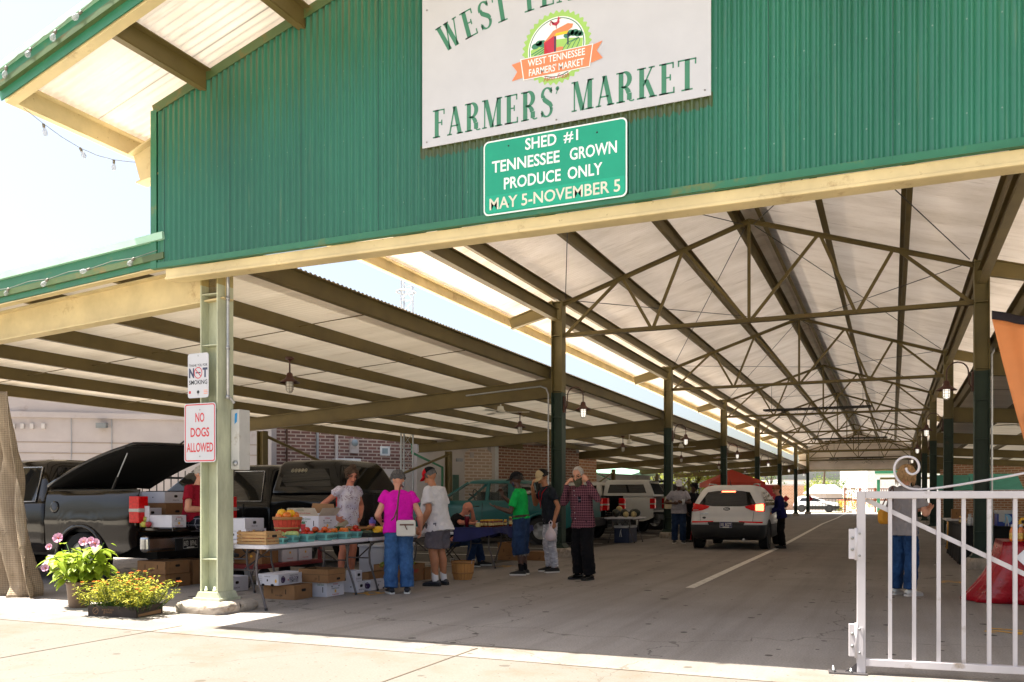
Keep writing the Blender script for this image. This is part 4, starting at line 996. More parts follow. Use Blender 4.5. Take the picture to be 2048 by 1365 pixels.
for sg in (1, -1):
    s = MB(); p0 = (.62, sg * .93, 1.40); p1 = (.36, sg * .90, 1.92); s.tube([p0, (.52, sg * .93, 1.58)], .018, DARK, 8); s.tube([(.52, sg * .93, 1.58), p1], .009, GALV, 8); s.build('gas_strut', lid)
s = MB(); s.tube([(.2, .06, 2.09), (.14, .03, 2.14), (.10, -.02, 2.13)], .014, DARK, 6); s.tube([(.2, -.12, 2.09), (.15, -.1, 2.13)], .014, DARK, 6); s.build('lid_latch', lid)
plate(T1, None, Matrix(((0, 0, -1, -.115), (-1, 0, 0, .17), (0, 1, 0, .60), (0, 0, 0, 1))), '603  BFNL', PLATE_BK, PLATE_W)
b = MB(); b.lathe([(.085, 0), (.09, .004), (.07, .008), (0, .008)], P_BROWN, 20, Matrix.Translation((1.72, 1.0, 1.14)) @ Matrix.Rotation(-pi / 2, 4, 'X')); b.build('fuel_door', T1)
# --- 2: black crew cab with topper
T2 = pickup('pickup_truck', 'glossy black crew cab pickup with chrome window trim and black bed topper', (-9.05, 14.2, 0), pi, P_BLACK, topper=True, roof=1.93, cab=(1.72, 4.3), windows='crew')
b = MB(); tpS = Shell([(1.38, .08, 1.69, .98, .06), (1.44, .09, 1.69, .97, .06), (1.88, .30, 1.69, .80, .12)])
STICK = mat('silver_sticker', 'c9bfa4', .4)
for k in range(5):
    x = 1.30 - .075 * k; cz = 1.80; y = tpS.side(x, cz) + .014
    b.tube([(x + .028 * cos(a), y - (.028 * sin(a)) * .38, cz + .03 * sin(a)) for a in [2 * pi * i / 12 for i in range(13)]], .005, STICK, 4); b.ball((x, y, cz), (.012, .004, .014), STICK, 6)
b.build('window_sticker', T2)
# --- 3: teal extended cab
T3 = pickup('pickup_truck', 'old teal extended cab pickup with clear windows behind the honey table', (-7.75, 23.4, 0), pi, P_TEAL, windows='ext', cab=(1.95, 3.95), roof=1.84, light='thin', L=5.6)
b = MB(); b.tube([(3.62, .55, 1.42), (3.5, .42, 1.32)], .02, PLASTIC, 6); c = Vector((3.45, .42, 1.36)); b.tube([(c.x + .05 * cos(a), c.y + .19 * sin(a), c.z + .19 * cos(a)) for a in [2 * pi * i / 18 for i in range(19)]], .016, PLASTIC, 6); b.build('steering_wheel', T3)
# --- 4: dark pickup tail, 5: white pickup with topper
T4 = pickup('pickup_truck', 'black pickup with red taillights between the teal and the white trucks', (-8.0, 26.7, 0), pi, P_BLACK, tailgate_down=True, windows='reg', cab=(2.3, 3.9), light='thin')
T5 = pickup('pickup_truck', 'white pickup with a white bed topper and its rear hatch open', (-7.95, 32.3, 0), pi, P_WTRUCK, topper=True, tailgate_down=True, roof=1.92, cab=(2.05, 4.1), windows='crew', light='thin')
T6 = pickup('pickup_truck', 'black pickup parked behind the man in the white cap', (-7.9, 36.6, 0), pi, P_BLACK, topper=True, roof=1.85, cab=(2.0, 4.0), windows='ext', light='thin')
# --- white compact suv seen from behind in the lane
def suv(name, label, loc, rz, P, lit=True, detail=True, cat='car'):
    t = thing(name, label, cat, loc, rz, 'vehicles parked under the shed')
    body = Shell([(.60, .03, 4.42, .915, .22), (.66, .0, 4.44, .925, .26), (.72, .03, 4.43, .925, .28), (.82, .07, 4.40, .925, .28), (.92, .08, 4.34, .92, .28), (1.00, .10, 4.1, .915, .27), (1.06, .13, 3.25, .90, .25), (1.12, .17, 3.12, .875, .22), (1.30, .30, 2.78, .80, .20), (1.46, .42, 2.42, .725, .20), (1.53, .47, 2.25, .68, .22), (1.59, .56, 2.1, .60, .24), (1.625, .78, 1.9, .46, .24)])
    b = MB(); body.mesh(b, P, sub=3); b.build('body', t)
    lo = Shell([(.24, .30, 4.2, .80, .2), (.30, .12, 4.36, .88, .24), (.42, .02, 4.44, .915, .26), (.58, -.01, 4.45, .928, .27), (.625, -.005, 4.44, .925, .27)])
    b = MB(); lo.mesh(b, PLASTIC, sub=2); b.build('lower_bumper', t)
    b = MB(); body.rear_patch(b, [(-.52, 1.44), (-.3, 1.475), (.3, 1.475), (.52, 1.44)], [(-.70, 1.14), (-.35, 1.085), (.35, 1.085), (.70, 1.14)], GLASSD, .008, 20, 8); rg = b.build('rear_window', t)
    b = MB(); body.rear_patch(b, [(-.17, 1.468), (.17, 1.468)], [(-.17, 1.44), (.17, 1.44)], LREDLIT if lit else LRED, .02, 6, 1); b.build('brake_light', t)
    for sg in (1, -1):
        b = MB(); body.rear_patch(b, [(sg * .43, 1.09), (sg * .62, 1.13), (sg * .80, 1.155), (sg * .895, 1.165)], [(sg * .46, 1.045), (sg * .6, .985), (sg * .80, .955), (sg * .905, .955)], LRED, .012, 14, 4); tl = b.build('taillight', t)
        if lit and sg < 0:
            b = MB(); body.rear_patch(b, [(-.69, 1.13), (-.87, 1.15)], [(-.70, .985), (-.88, .975)], LREDLIT, .02, 8, 3); b.build('lit_lens', tl)
        elif lit: 
            b = MB(); body.rear_patch(b, [(.70, 1.005), (.86, 1.0)], [(.70, .985), (.86, .975)], LWHITE, .02, 6, 1); b.build('reverse_lens', tl)
        b = MB(); body.rear_patch(b, [(sg * .30, .722), (sg * .87, .712)], [(sg * .33, .69), (sg * .87, .672)], LRED, .014, 10, 1); b.build('reflector', t)
        for (a0, a1, tz) in ((.72, 1.42, 0), (1.52, 2.35, 0)):
            b = MB(); body.side_patch(b, [(a0 + .12, 1.45), (a1 - (.25 if a1 > 2 else 0), 1.45)], [(a0 - .12, 1.10), (a1 + (.55 if a1 > 2 else .02), 1.10)], GLASSD, sg, .007); b.build('window', t)
        wheel(t, .85, sg * .82, .345, .23, sg); wheel(t, 3.5, sg * .82, .345, .23, sg)
        for wx in (.85, 3.5):
            b = MB(); b.tube([(wx + .39 * cos(radians(a)), sg * .915, .345 + .39 * sin(radians(a))) for a in range(-5, 186, 8)], .03, PLASTIC, 6); b.prism([(wx + .385 * cos(radians(a)), .345 + .385 * sin(radians(a))) for a in range(0, 360, 15)], -.01, .005, PLASTIC, Matrix(((1, 0, 0, 0), (0, 0, sg, sg * .925), (0, 1, 0, 0), (0, 0, 0, 1)))); b.build('wheel_arch', t)
        mi = MB(); mi.ball((3.0, sg * 1.05, 1.12), (.075, .12, .09), PLASTIC if detail else P, 12); mi.bar((3.02, sg * .85, 1.06), (3.02, sg * 1.0, 1.09), .05, .04, PLASTIC); mi.build('mirror', t)
        b = MB(); b.tube([(.75, sg * .56, 1.635), (1.0, sg * .585, 1.66), (1.8, sg * .57, 1.66), (2.1, sg * .53, 1.615)], .014, CHROME, 6); b.build('roof_rail', t)
        for dx in (1.45, 2.55): 
            h = MB(); h.tube([(dx, sg * .92, .98), (dx + .03, sg * .95, .985), (dx + .17, sg * .95, .985), (dx + .2, sg * .92, .98)], .014, CHROME, 6); h.build('door_handle', t)
        b = MB(); b.bar((.075, sg * .66, .95), (.025, sg * .64, .70), .006, .006, PLASTIC); b.build('hatch_gap', t)
    b = MB(); body.rear_patch(b, [(-.46, .70), (.46, .70)], [(-.40, .56), (.40, .56)], PLASTIC, .016, 10, 3); b.build('plate_recess', t)
    b = MB(); b.tube([(.75, 0, 1.62), (.68, 0, 1.66), (.55, 0, 1.78)], [.016, .010, .004], PLASTIC, 6); b.build('antenna', t)
    if detail:
        R = Matrix(((0, 0, -1, -.03), (-1, 0, 0, 0), (0, 1, 0, .63), (0, 0, 0, 1)))
        plate(t, None, R, '305  BGZT', PLATE_BL, PLATE_W)
        E = Matrix(((0, .25, -1, body.rear(0, 1.02) - .012), (-1, 0, 0, 0), (0, .97, .25, 1.02), (0, 0, 0, 1)))
        b = MB(); b.add([(.085 * cos(2 * pi * i / 24), .042 * sin(2 * pi * i / 24), 0) for i in range(24)], [tuple(range(24))], S_BLACK, E); fit_text(b, 'KIA', E @ Matrix.Translation((0, 0, .003)), .105, .04, S_RWHITE, bold=.02); b.build('badge', t)
        b = MB(); E2 = Matrix(((0, 0.1, -1, body.rear(.58, .80) - .012), (-1, 0, 0, .55), (0, 1, .1, .80), (0, 0, 0, 1)))
        b.add([(.045 * cos(2 * pi * i / 20), .028 * sin(2 * pi * i / 20), 0) for i in range(20)], [tuple(range(20))], S_BLACK, E2)
        stroke(b, [(-.1, .1), (-.05, .105), (.0, .1), (.05, .105), (.1, .1)], [.012, .02, .014, .02, .012], E2, .001, CHROME); b.build('trim_badge', t)
        b = MB(); b.tube([(.05, -.42, .27), (.4, -.42, .27)], .03, CHROME, 10); b.build('exhaust_pipe', t)
    return t
g = at(1452, 21.6)
suv('compact_suv', 'white compact suv with one brake light lit, stopped in the lane under the shed', (g.x, g.y, 0), pi / 2, P_WHITE)
suv('parked_suv', 'dark grey suv parked in the right hand aisle behind the cooler', (3.3, 25.0, 0), 0, P_GREY, False, False)
suv('parked_suv', 'black suv with rounded roof in the right aisle, beyond the grey one', (4.0, 29.0, 0), 0, P_BLACK, False, False)
g = at(1625, 88); suv('parked_car', 'small white car in the sun beyond the far gate', (g.x - 2.0, g.y + 1, 0), .1, P_WHITE, False, False)
# ================================================================== people
def cap_(mb, p0, r0, p1, r1, m, n=12, k=4):
    """closed tapered capsule"""
    p0, p1 = Vector(p0), Vector(p1); d = p1 - p0; L = d.length or 1e-4; d = d / L
    pts, rs = [], []
    for i in range(k): a = pi / 2 * i / k; pts.append(p0 - d * r0 * cos(a)); rs.append(max(1e-3, r0 * sin(a)))
    pts += [p0, p1]; rs += [r0, r1]
    for i in range(1, k + 1): a = pi / 2 * i / k; pts.append(p1 + d * r1 * sin(a)); rs.append(max(1e-3, r1 * cos(a)))
    mb.tube(pts, rs, m, n)
def rings_(mb, rows, m, M=None, n=20):
    """closed loft of ellipses: rows of (x, y, z, rx, ry)"""
    v = [(x + rx * cos(2 * pi * k / n), y + ry * sin(2 * pi * k / n), z) for x, y, z, rx, ry in rows for k in range(n)]
    f = [(i * n + k, i * n + (k + 1) % n, (i + 1) * n + (k + 1) % n, (i + 1) * n + k) for i in range(len(rows) - 1) for k in range(n)]
    f += [tuple(range(n))[::-1], tuple(range((len(rows) - 1) * n, len(rows) * n))]
    mb.add(v, f, m, M, True)
_tex = {}
def bake(mb, name, parent, voxel=.008, it=4, disp=0.0, dscale=.12, paint=None, mats=None):
    o = mb.build('tmp_' + name)
    r = o.modifiers.new('r', 'REMESH'); r.mode = 'VOXEL'; r.voxel_size = voxel; r.use_smooth_shade = True
    if it: s = o.modifiers.new('s', 'SMOOTH'); s.factor = .5; s.iterations = it
    if disp:
        if dscale not in _tex:
            tx = bpy.data.textures.new('folds', 'CLOUDS'); tx.noise_scale = dscale; tx.noise_depth = 2; _tex[dscale] = tx
        d = o.modifiers.new('d', 'DISPLACE'); d.texture = _tex[dscale]; d.strength = disp; d.mid_level = .5; d.texture_coords = 'LOCAL'
    bpy.context.view_layer.update()
    me = bpy.data.meshes.new_from_object(o.evaluated_get(bpy.context.evaluated_depsgraph_get())); me.name = name
    old = o.data; bpy.data.objects.remove(o); bpy.data.meshes.remove(old)
    me.materials.clear()
    for m in (mats or mb.mats): me.materials.append(m)
    me.polygons.foreach_set('use_smooth', [True] * len(me.polygons)); me.polygons.foreach_set('material_index', [0] * len(me.polygons))
    if paint:
        for p in me.polygons: p.material_index = paint(p.center, p.normal)
    q = bpy.data.objects.new(name, me); COL.objects.link(q); q.parent = parent; return q
SKIN = {'fair': mat('fair_skin', 'c98f74', .5, var=.08, vscale=14), 'pink': mat('ruddy_skin', 'c07a62', .5, var=.1, vscale=14), 'tan': mat('tanned_skin', 'a8704f', .5, var=.1, vscale=14), 'dark': mat('dark_skin', '4a2c1f', .45, var=.12, vscale=14)}
EYE = mat('eye_dark', '20150f', .3); LIP = mat('lips', '8f4b45', .5); LIPD = mat('dark_lips', '3a1f1a', .5)
def cloth(name, col, **kw): return mat(name, col, kw.pop('rough', .9), var=kw.pop('var', .12), vscale=kw.pop('vscale', 7), bump=kw.pop('bump', .25), bscale=kw.pop('bscale', 16), spec=.2, bdist=.012, **kw)
def head_grid(lim, rad, n=28, k=8, top=90):
    """dome around the skull: lim(az) gives the lower elevation (deg), rad(az, el) the three radii; az 0 = face"""
    def fn(u, v):
        az = 2 * pi * u; lo = lim(az); el = radians(lo + (top - lo) * v); rx, ry, rz = rad(az, el)
        return (rx * cos(el) * sin(az), ry * cos(el) * cos(az), rz * sin(el))
    return fn, n, k
def person(label, loc, theta, H=1.72, skin='fair', g=1.0, belly=0.0, lean=0, head=(0, 0), arms=None, legs=None, pelvis=None, shirt=None, sleeve=.55, hem=.86, trousers=None, leg_len=1.0, leg_r=(.098, .078, .07), shoes=None, sole=None, socks=None, hair=None, cap=None, extras=None, shoulder=.185, hands=None, lip=LIP, neckline=1.475, longsleeve=False, group=None):
    k = H / 1.75; t = thing('person', label, 'person', loc, A_CAM + radians(theta), group); S = Matrix.Scale(k, 4)
    pz = .95 if pelvis is None else pelvis[2]; py = 0 if pelvis is None else pelvis[1]
    LM = Matrix.Translation((0, py, pz)) @ Matrix.Rotation(-radians(lean), 4, 'X') @ Matrix.Translation((0, 0, -.95))
    U = lambda p: (LM @ Vector(p))
    sh = {1: U((shoulder, -.01, 1.425)), -1: U((-shoulder, -.01, 1.425))}; nb = U((0, -.012, 1.46)); hc = U((0, .035, 1.635))
    A = {1: [(.255, -.04, 1.13), (.27, .06, .88)], -1: [(-.255, -.04, 1.13), (-.27, .06, .88)]}
    for s in (1, -1): A[s] = [U(p) for p in A[s]]
    if arms:
        for s in arms: A[s] = [Vector(p) for p in arms[s]]
    Lg = {1: [(.095, 0, .91), (.105, .02, .50), (.115, -.03, .09)], -1: [(-.095, 0, .91), (-.105, .02, .50), (-.115, -.03, .09)]}
    if legs: Lg.update(legs)
    Lg = {s: [Vector(p) for p in Lg[s]] for s in Lg}
    HM = Matrix.Translation(hc) @ Matrix.Rotation(-radians(lean), 4, 'X') @ Matrix.Rotation(radians(head[1]), 4, 'Z') @ Matrix.Rotation(-radians(head[0]), 4, 'X')
    sk = SKIN[skin]
    # --- body: one continuous skin
    b = MB()
    rows = [(.84, .135, .10, 0), (.93, .165, .115, -.01), (1.02, .155, .105 + belly * .4, belly * .4), (1.12, .148, .10 + belly * .55, belly * .5), (1.24, .158, .108 + belly * .3, belly * .25), (1.34, .165, .112, 0), (1.42, .15, .085, -.01), (1.47, .07, .06, -.012)]
    rings_(b, [(0, y, z, rx * g, ry * g) for z, rx, ry, y in rows], sk, LM)
    cap_(b, nb - Vector((0, 0, .03)), .058, hc + Vector((0, -.01, -.05)), .052, sk)
    HB = lambda c, r, rot=None: b.ball(c, r, sk, 16, HM)
    HB((0, -.012, .022), (.076, .098, .098)); HB((0, .028, -.048), (.059, .066, .068)); HB((0, .062, -.085), (.026, .026, .022))
    b.tube([HM @ Vector(p) for p in ((0, .088, .018), (0, .104, -.012), (0, .112, -.028), (0, .098, -.036))], [.009, .012, .016, .011], sk, 8)
    for s in (1, -1):
        b.ball((s * .078, -.012, -.008), (.012, .022, .032), sk, 8, HM); b.ball((s * .034, .07, -.022), (.022, .018, .018), sk, 8, HM)
        e, w = A[s]; S0 = sh[s]
        cap_(b, S0 - LM.to_3x3() @ Vector((s * .012, 0, .022)), .044 * g, e, .038 * g, sk); mid = e + (w - e) * .3; cap_(b, e, .039 * g, mid, .041 * g, sk); cap_(b, mid, .041 * g, w, .026, sk)
        h, kn, an = Lg[s]; cap_(b, h, .082 * g, kn, .055 * g, sk); m2 = kn + (an - kn) * .3 + Vector((0, -.015, 0)); cap_(b, kn, .054 * g, m2, .056 * g, sk); cap_(b, m2, .056 * g, an, .036, sk)
        # hand: palm of four metacarpals, five separate fingers
        hd = (hands or {}).get(s); d = ((w - e).normalized() if not hd or hd[0] is None else Vector(hd[0]).normalized()); nrm = Vector((-s, 0.15, 0)) if not hd or hd[1] is None else Vector(hd[1]); curl = .5 if not hd else hd[2]
        nrm = (nrm - d * nrm.dot(d)).normalized(); sd = d.cross(nrm).normalized()
        if sd.dot(Vector((0, 1, .3))) < 0 and not hd: sd = -sd
        for i in range(4):
            o = sd * (.030 - .020 * i); b0 = w + o * .6 + d * .01; kn_ = w + o + d * (.088 - .004 * abs(i - 1)); cap_(b, b0, .016, kn_, .0115, sk, 8, 2)
            fl = (.072, .08, .075, .058)[i]; d1 = (d * cos(curl * (.7 + .12 * i)) + nrm * sin(curl * (.7 + .12 * i))); d2 = (d * cos(curl * 1.9) + nrm * sin(curl * 1.9)); j1 = kn_ + d1 * fl * .52
            cap_(b, kn_, .0105, j1, .0095, sk, 8, 2); cap_(b, j1, .0095, j1 + d2 * fl * .48, .0082, sk, 8, 2)
        th0 = w + sd * .024 + d * .028; th1 = th0 + (d * .55 + sd * .7 + nrm * .35).normalized() * .042; cap_(b, th0, .013, th1, .011, sk, 8, 2); cap_(b, th1, .011, th1 + (d * .8 + sd * .15 + nrm * .5).normalized() * .032, .009, sk, 8, 2)
    for i in range(len(b.v)): b.v[i] = tuple(x * k for x in b.v[i])
    HI = (S @ HM).inverted()
    def face(c, n_):
        q = HI @ c
        if q.y > .05:
            if abs(abs(q.x) - .033) < .015 and abs(q.z - .012) < .008: return 1
            if abs(abs(q.x) - .034) < .02 and abs(q.z - .035) < .006: return 1
            if abs(q.x) < .026 and abs(q.z + .062) < .008: return 2
        return 0
    bake(b, 'body', t, .0075, 2, paint=face, mats=[sk, EYE, lip])
    def fin(mb, name, **kw):
        for i in range(len(mb.v)): mb.v[i] = tuple(x * k for x in mb.v[i])
        return bake(mb, name, t, **kw)
    # --- shirt
    if shirt:
        b = MB(); ex = .020
        R2 = [(hem, .190, .150 + belly * .75, belly * .30)] + [(z, rx + ex * (.8 if z > 1.4 else 1.2), ry + ex, y) for z, rx, ry, y in rows if z > hem + .04 and z < 1.44] + [(1.45, .118, .082, -.012), (neckline, .078, .07, -.012)]
        rings_(b, [(0, y, z, rx * g, ry * g) for z, rx, ry, y in R2], shirt, LM)
        for s in (1, -1):
            e, w = A[s]; S0 = sh[s]; S1 = S0 - LM.to_3x3() @ Vector((0, 0, .012)); cap_(b, S1, .056 * g, S1 + (e - S1) * .25, .060 * g, shirt)
            if longsleeve:
                b.tube([S1, e], [.060 * g, .054 * g], shirt, 14); cap_(b, e, .054 * g, e + (w - e) * .3, .054 * g, shirt); b.tube([e, w - (w - e) * .04], [.053 * g, .038], shirt, 14)
            else: b.tube([S1, S1 + (e - S1) * sleeve], [.058 * g, .070 * g], shirt, 14)
        fin(b, 'shirt', voxel=.0085, it=4, disp=.032, dscale=.085)
    # --- trousers / shorts
    if trousers:
        b = MB(); P0 = LM if pelvis is None or lean < 20 else LM
        tr = [(.83, .13, .10, 0), (.88, .165, .118, -.01), (.94, .172, .122 + belly * .2, -.005 + belly * .15), (1.0, .166, .115 + belly * .4, belly * .35), (1.03, .16, .11 + belly * .4, belly * .38)]
        if hem < .93: tr = [q for q in tr if q[0] < hem - .01] + [(hem, .160, .108 + belly * .2, belly * .2), (hem + .04, .15, .098 + belly * .2, belly * .22)]
        rings_(b, [(0, y, z, (rx + .014) * g, (ry + .014) * g) for z, rx, ry, y in tr], trousers, Matrix.Translation((0, py, pz - .95)) if pelvis is None else Matrix.Translation((0, py, pz)) @ Matrix.Rotation(-radians(lean), 4, 'X') @ Matrix.Translation((0, 0, -.95)))
        for s in (1, -1):
            h, kn, an = Lg[s]; h2 = h + Vector((-s * .005, 0, -.02)); r0, r1, r2 = [q * g for q in leg_r]
            if leg_len <= .56: e_ = h2 + (kn - h2) * (leg_len / .5); b.tube([h2, e_], [r0, r1], trousers, 16); b.ball(h2, r0, trousers, 14)
            else:
                e_ = kn + (an - kn) * min(1.04, (leg_len - .5) / .5); cap_(b, h2, r0, kn, r1, trousers); b.tube([kn, kn + (e_ - kn) * .5, e_], [r1, (r1 + r2) / 2 - .002, r2], trousers, 16)
        fin(b, 'trousers', voxel=.0085, it=3, disp=.036, dscale=.075)
    # --- shoes, socks
    if shoes:
        for s in (1, -1):
            an = Lg[s][2]; kn = Lg[s][1]; b = MB(); yaw = Matrix.Translation((an.x, an.y, an.z - .09)) @ Matrix.Rotation(-s * .16, 4, 'Z')
            pr = [(-.078, .028, .03), (-.07, .036, .062), (-.03, .04, .085), (.03, .043, .083), (.08, .048, .062), (.13, .05, .048), (.17, .044, .038), (.195, .028, .028), (.2, .01, .02)]
            v = []; n = 14
            for y, w_, h_ in pr:
                for i in range(n): a = 2 * pi * i / n; v.append((w_ * cos(a), y, .016 + max(0, h_ * (.5 + .5 * sin(a)))))
            f = [(i * n + j, i * n + (j + 1) % n, (i + 1) * n + (j + 1) % n, (i + 1) * n + j) for i in range(len(pr) - 1) for j in range(n)] + [tuple(range(n)), tuple(range((len(pr) - 1) * n, len(pr) * n))[::-1]]
            b.add(v, [q[::-1] for q in f], shoes, S @ yaw, True)
            out = [(w_ + .004, y) for y, w_, _ in pr] + [(-w_ - .004, y) for y, w_, _ in pr[::-1]]
            so = MB(); so.prism(out[::-1], 0, .024, sole or PLASTIC, S @ yaw)
            q = b.build('shoe', t); so.build('sole', q)
            if socks:
                c = MB(); dv = (kn - an).normalized(); c.tube([S @ (an - dv * .02), S @ (an + dv * .11)], [.048 * k, .047 * k], socks, 12); c.build('sock', t)
    # --- hair, cap
    hm = S @ HM
    if hair:
        kind, m = hair; b = MB(); rnd = random.Random(len(label))
        if kind in ('short', 'curly', 'balding'):
            lim = lambda az: 34 - 64 * (0.5 - 0.5 * cos(az)) ** .7 if kind != 'balding' else (55 if abs(((az + pi) % (2 * pi)) - pi) < 1.0 else -22)
            pad = .012 if kind != 'balding' else .007
            fn, n, kk = head_grid(lim, lambda az, el: (.078 + pad, .101 + pad, .102 + pad)); b.grid(lambda u, v: tuple(a + q for a, q in zip(fn(u, v), (0, -.014, .022))), n, kk, m, hm)
            if kind == 'curly':
                for _ in range(190):
                    az = rnd.uniform(0, 2 * pi); lo = lim(az); el = radians(rnd.uniform(lo, 88)); r = rnd.uniform(.013, .024)
                    b.ball(((.092) * cos(el) * sin(az), .116 * cos(el) * cos(az) - .014, .114 * sin(el) + .022), r, m, 6, hm)
            if kind == 'short':
                for _ in range(160):
                    az = rnd.uniform(0, 2 * pi); el = radians(rnd.uniform(lim(az), 80)); p = Vector((.09 * cos(el) * sin(az), .113 * cos(el) * cos(az) - .014, .112 * sin(el) + .022)); tn = Vector((-p.y * .3, -.6, -.5 + rnd.uniform(-.4, .4))).normalized()
                    b.tube([hm @ p, hm @ (p + tn * .02), hm @ (p * .99 + tn * .04)], [.006 * k, .006 * k, .001], m, 5)
        elif kind in ('bob', 'updo'):
            lim = lambda az: 40 - 100 * (0.5 - 0.5 * cos(az)) ** .55 if kind == 'bob' else 36 - 66 * (.5 - .5 * cos(az)) ** .6
            fn, n, kk = head_grid(lim, lambda az, el: (.087, .111, .110)); b.grid(lambda u, v: tuple(a + q for a, q in zip(fn(u, v), (0, -.016, .02))), n, kk, m, hm)
            for _ in range(260 if kind == 'bob' else 150):
                az = rnd.uniform(.7, 2 * pi - .7); el = radians(rnd.uniform(-5, 75)); p = Vector((.089 * cos(el) * sin(az), .113 * cos(el) * cos(az) - .016, .112 * sin(el) + .02)); L = rnd.uniform(.12, .2) if kind == 'bob' else rnd.uniform(.03, .06)
                out = Vector((p.x, p.y, 0)).normalized(); q1 = p + Vector((out.x * .02, out.y * .02 - .005, -L * .5)); q2 = p + Vector((out.x * .012 + rnd.uniform(-.012, .012), out.y * .012, -L))
                b.tube([hm @ p, hm @ q1, hm @ q2], [.011 * k, .012 * k, .003], m, 6)
            if kind == 'updo':
                for _ in range(60): b.ball((rnd.uniform(-.045, .045), rnd.uniform(-.08, .0), .115 + rnd.uniform(-.01, .035)), rnd.uniform(.012, .02), m, 6, hm)
        b.build('hair', t, solid=0.0)
    if cap:
        cm_, vm, back = cap; b = MB(); fn, n, kk = head_grid(lambda az: 13, lambda az, el: (.092, .118, .118)); b.grid(lambda u, v: tuple(a + q for a, q in zip(fn(u, v), (0, -.012, .03))), n, kk, cm_, hm); b.ball((0, -.012, .148), (.01, .01, .006), cm_, 8, hm)
        if back is not None:
            b.grid(lambda u, v: tuple(a * 1.012 + q for a, q in zip(fn((u - .5) * .5 % 1.0, v), (0, -.012, .03))), 14, 8, back, hm)
        c = b.build('cap', t)
        v = MB(); vi = lambda u, w_: ((.086 + .004 * w_) * sin((u - .5) * 2.5), -.012 + .112 * cos((u - .5) * 2.5) + .075 * w_ * cos((u - .5) * 2.5) ** .7 if True else 0, .052 - .018 * w_ - .022 * abs(u - .5) * 2 * w_)
        v.grid(lambda u, w_: vi(u, w_), 14, 4, vm, hm); v.build('visor', c, solid=.004)
    if extras: extras(t, S, HM, U, A, Lg)
    return t
# ------------------------------------------------------------------ cloths with a woven or printed pattern
def floral_mat():
    m, t = newmat('white_floral_cotton'); t.set(.9, 0, .2); p = t.pos()
    a = t.n('ShaderNodeTexVoronoi', Scale=46.0, Randomness=1.0); t.l(p, a.inputs['Vector']); clump = t.noise(p, 9, 3)
    c = t.mix(t.ramp(t.noise(p, 5, 4), [(.35, (0, 0, 0)), (.65, (1, 1, 1))]), hx('d9d3da'), hx('b9b3cc'))
    spot = t.math('MULTIPLY', t.math('LESS_THAN', a.outputs['Distance'], .34), t.math('GREATER_THAN', clump, .5))
    c = t.mix(spot, c, t.mix(t.noise(p, 30, 2), hx('3d2036'), hx('8a4a5e'))); t.base(c); t.bump(t.noise(p, 14, 3), .3, .012); return m
def plaid_mat(name, c1, c2, c3, sc):
    m, t = newmat(name); t.set(.9, 0, .2); s = t.sep(t.pos())
    def band(o, w): f = t.math('FRACT', t.math('MULTIPLY', o, sc)); return t.math('LESS_THAN', f, w)
    hxy = t.math('ADD', s[0], t.math('MULTIPLY', s[1], .7)); a = band(hxy, .38); b_ = band(s[2], .38); l1 = band(t.math('ADD', hxy, .3 / sc), .10); l2 = band(t.math('ADD', s[2], .3 / sc), .10)
    c = t.mix(t.math('MULTIPLY', t.math('ADD', a, b_), .5), hx(c1), hx(c2)); c = t.mix(t.math('MAXIMUM', l1, l2), c, hx(c3)); t.base(c); t.bump(t.noise(t.pos(), 14, 3), .3, .012); return m
def denim(name, col, fade): 
    m, t = newmat(name); t.set(.92, 0, .15); p = t.pos(); f = t.noise(p, 6, 5, .65); g_ = t.noise(t.pos(scale=(1, 1, .4)), 55, 3)
    c = t.ramp(f, [(.3, hx(col)), (.72, hx(fade))]); c = t.mix(t.math('MULTIPLY', g_, .35), c, hx('151b2a')); t.base(c); t.bump(t.noise(p, 16, 4), .4, .012); return m
def ripped():
    m, t = newmat('ripped_pale_jeans'); t.set(.92, 0, .15); p = t.pos(scale=(1, 1, 2.2)); c = t.ramp(t.noise(p, 7, 5, .7), [(.3, hx('8b8b98')), (.6, hx('c2c2cc'))]); r_ = t.noise(t.pos(scale=(1, 1, 3.2)), 8, 3); c = t.mix(t.math('GREATER_THAN', r_, .66), c, hx('e8e6e4')); t.base(c); t.bump(t.noise(p, 16, 4), .4, .012); return m
FLORAL = floral_mat(); PLAID = plaid_mat('red_check_shirt', '5a303c', '33202f', '96666e', 26); PLAIDB = plaid_mat('navy_check_shorts', '23232f', '16161e', '7d7d88', 11)
JEANS = denim('blue_jeans', '2c4a78', '4f79ad'); JEANSD = denim('dark_denim', '1c2c48', '2f4468'); JEANSB = denim('indigo_jeans', '1e3558', '33588a'); RIPPED = ripped()
C_PINK = cloth('magenta_cotton', 'd414a8'); C_WHITE = cloth('white_cotton', 'cfcdd0', var=.05); C_GREYS = cloth('grey_cargo_cotton', '5d5961'); C_RED = cloth('wine_red_cotton', '8a1226'); C_BLK = cloth('black_cotton', '121216'); C_GRN = cloth('bright_green_cotton', '14a24a'); C_TIE = cloth('acid_wash_black', '23262e', var=.45, vscale=16); C_BPANT = cloth('black_trouser_cloth', '100f12'); C_LGREY = cloth('light_grey_cotton', '9b98a0'); C_HGREY = cloth('heather_grey_cotton', '8b8688'); C_NAVY = cloth('navy_knit', '15184a'); C_KHAKI = cloth('khaki_cotton', 'a79a82')
SH_DK = mat('dark_trainer', '2a2d36', .6); SH_BK = mat('black_trainer', '131315', .6); SH_WH = mat('white_trainer', 'cfccc6', .6); SOLE_W = mat('white_sole', 'cbc9c4', .6); SOCK = cloth('white_sock', 'd5d3d6', var=.05); LEATHER = mat('black_leather_shoe', '100e0d', .25)
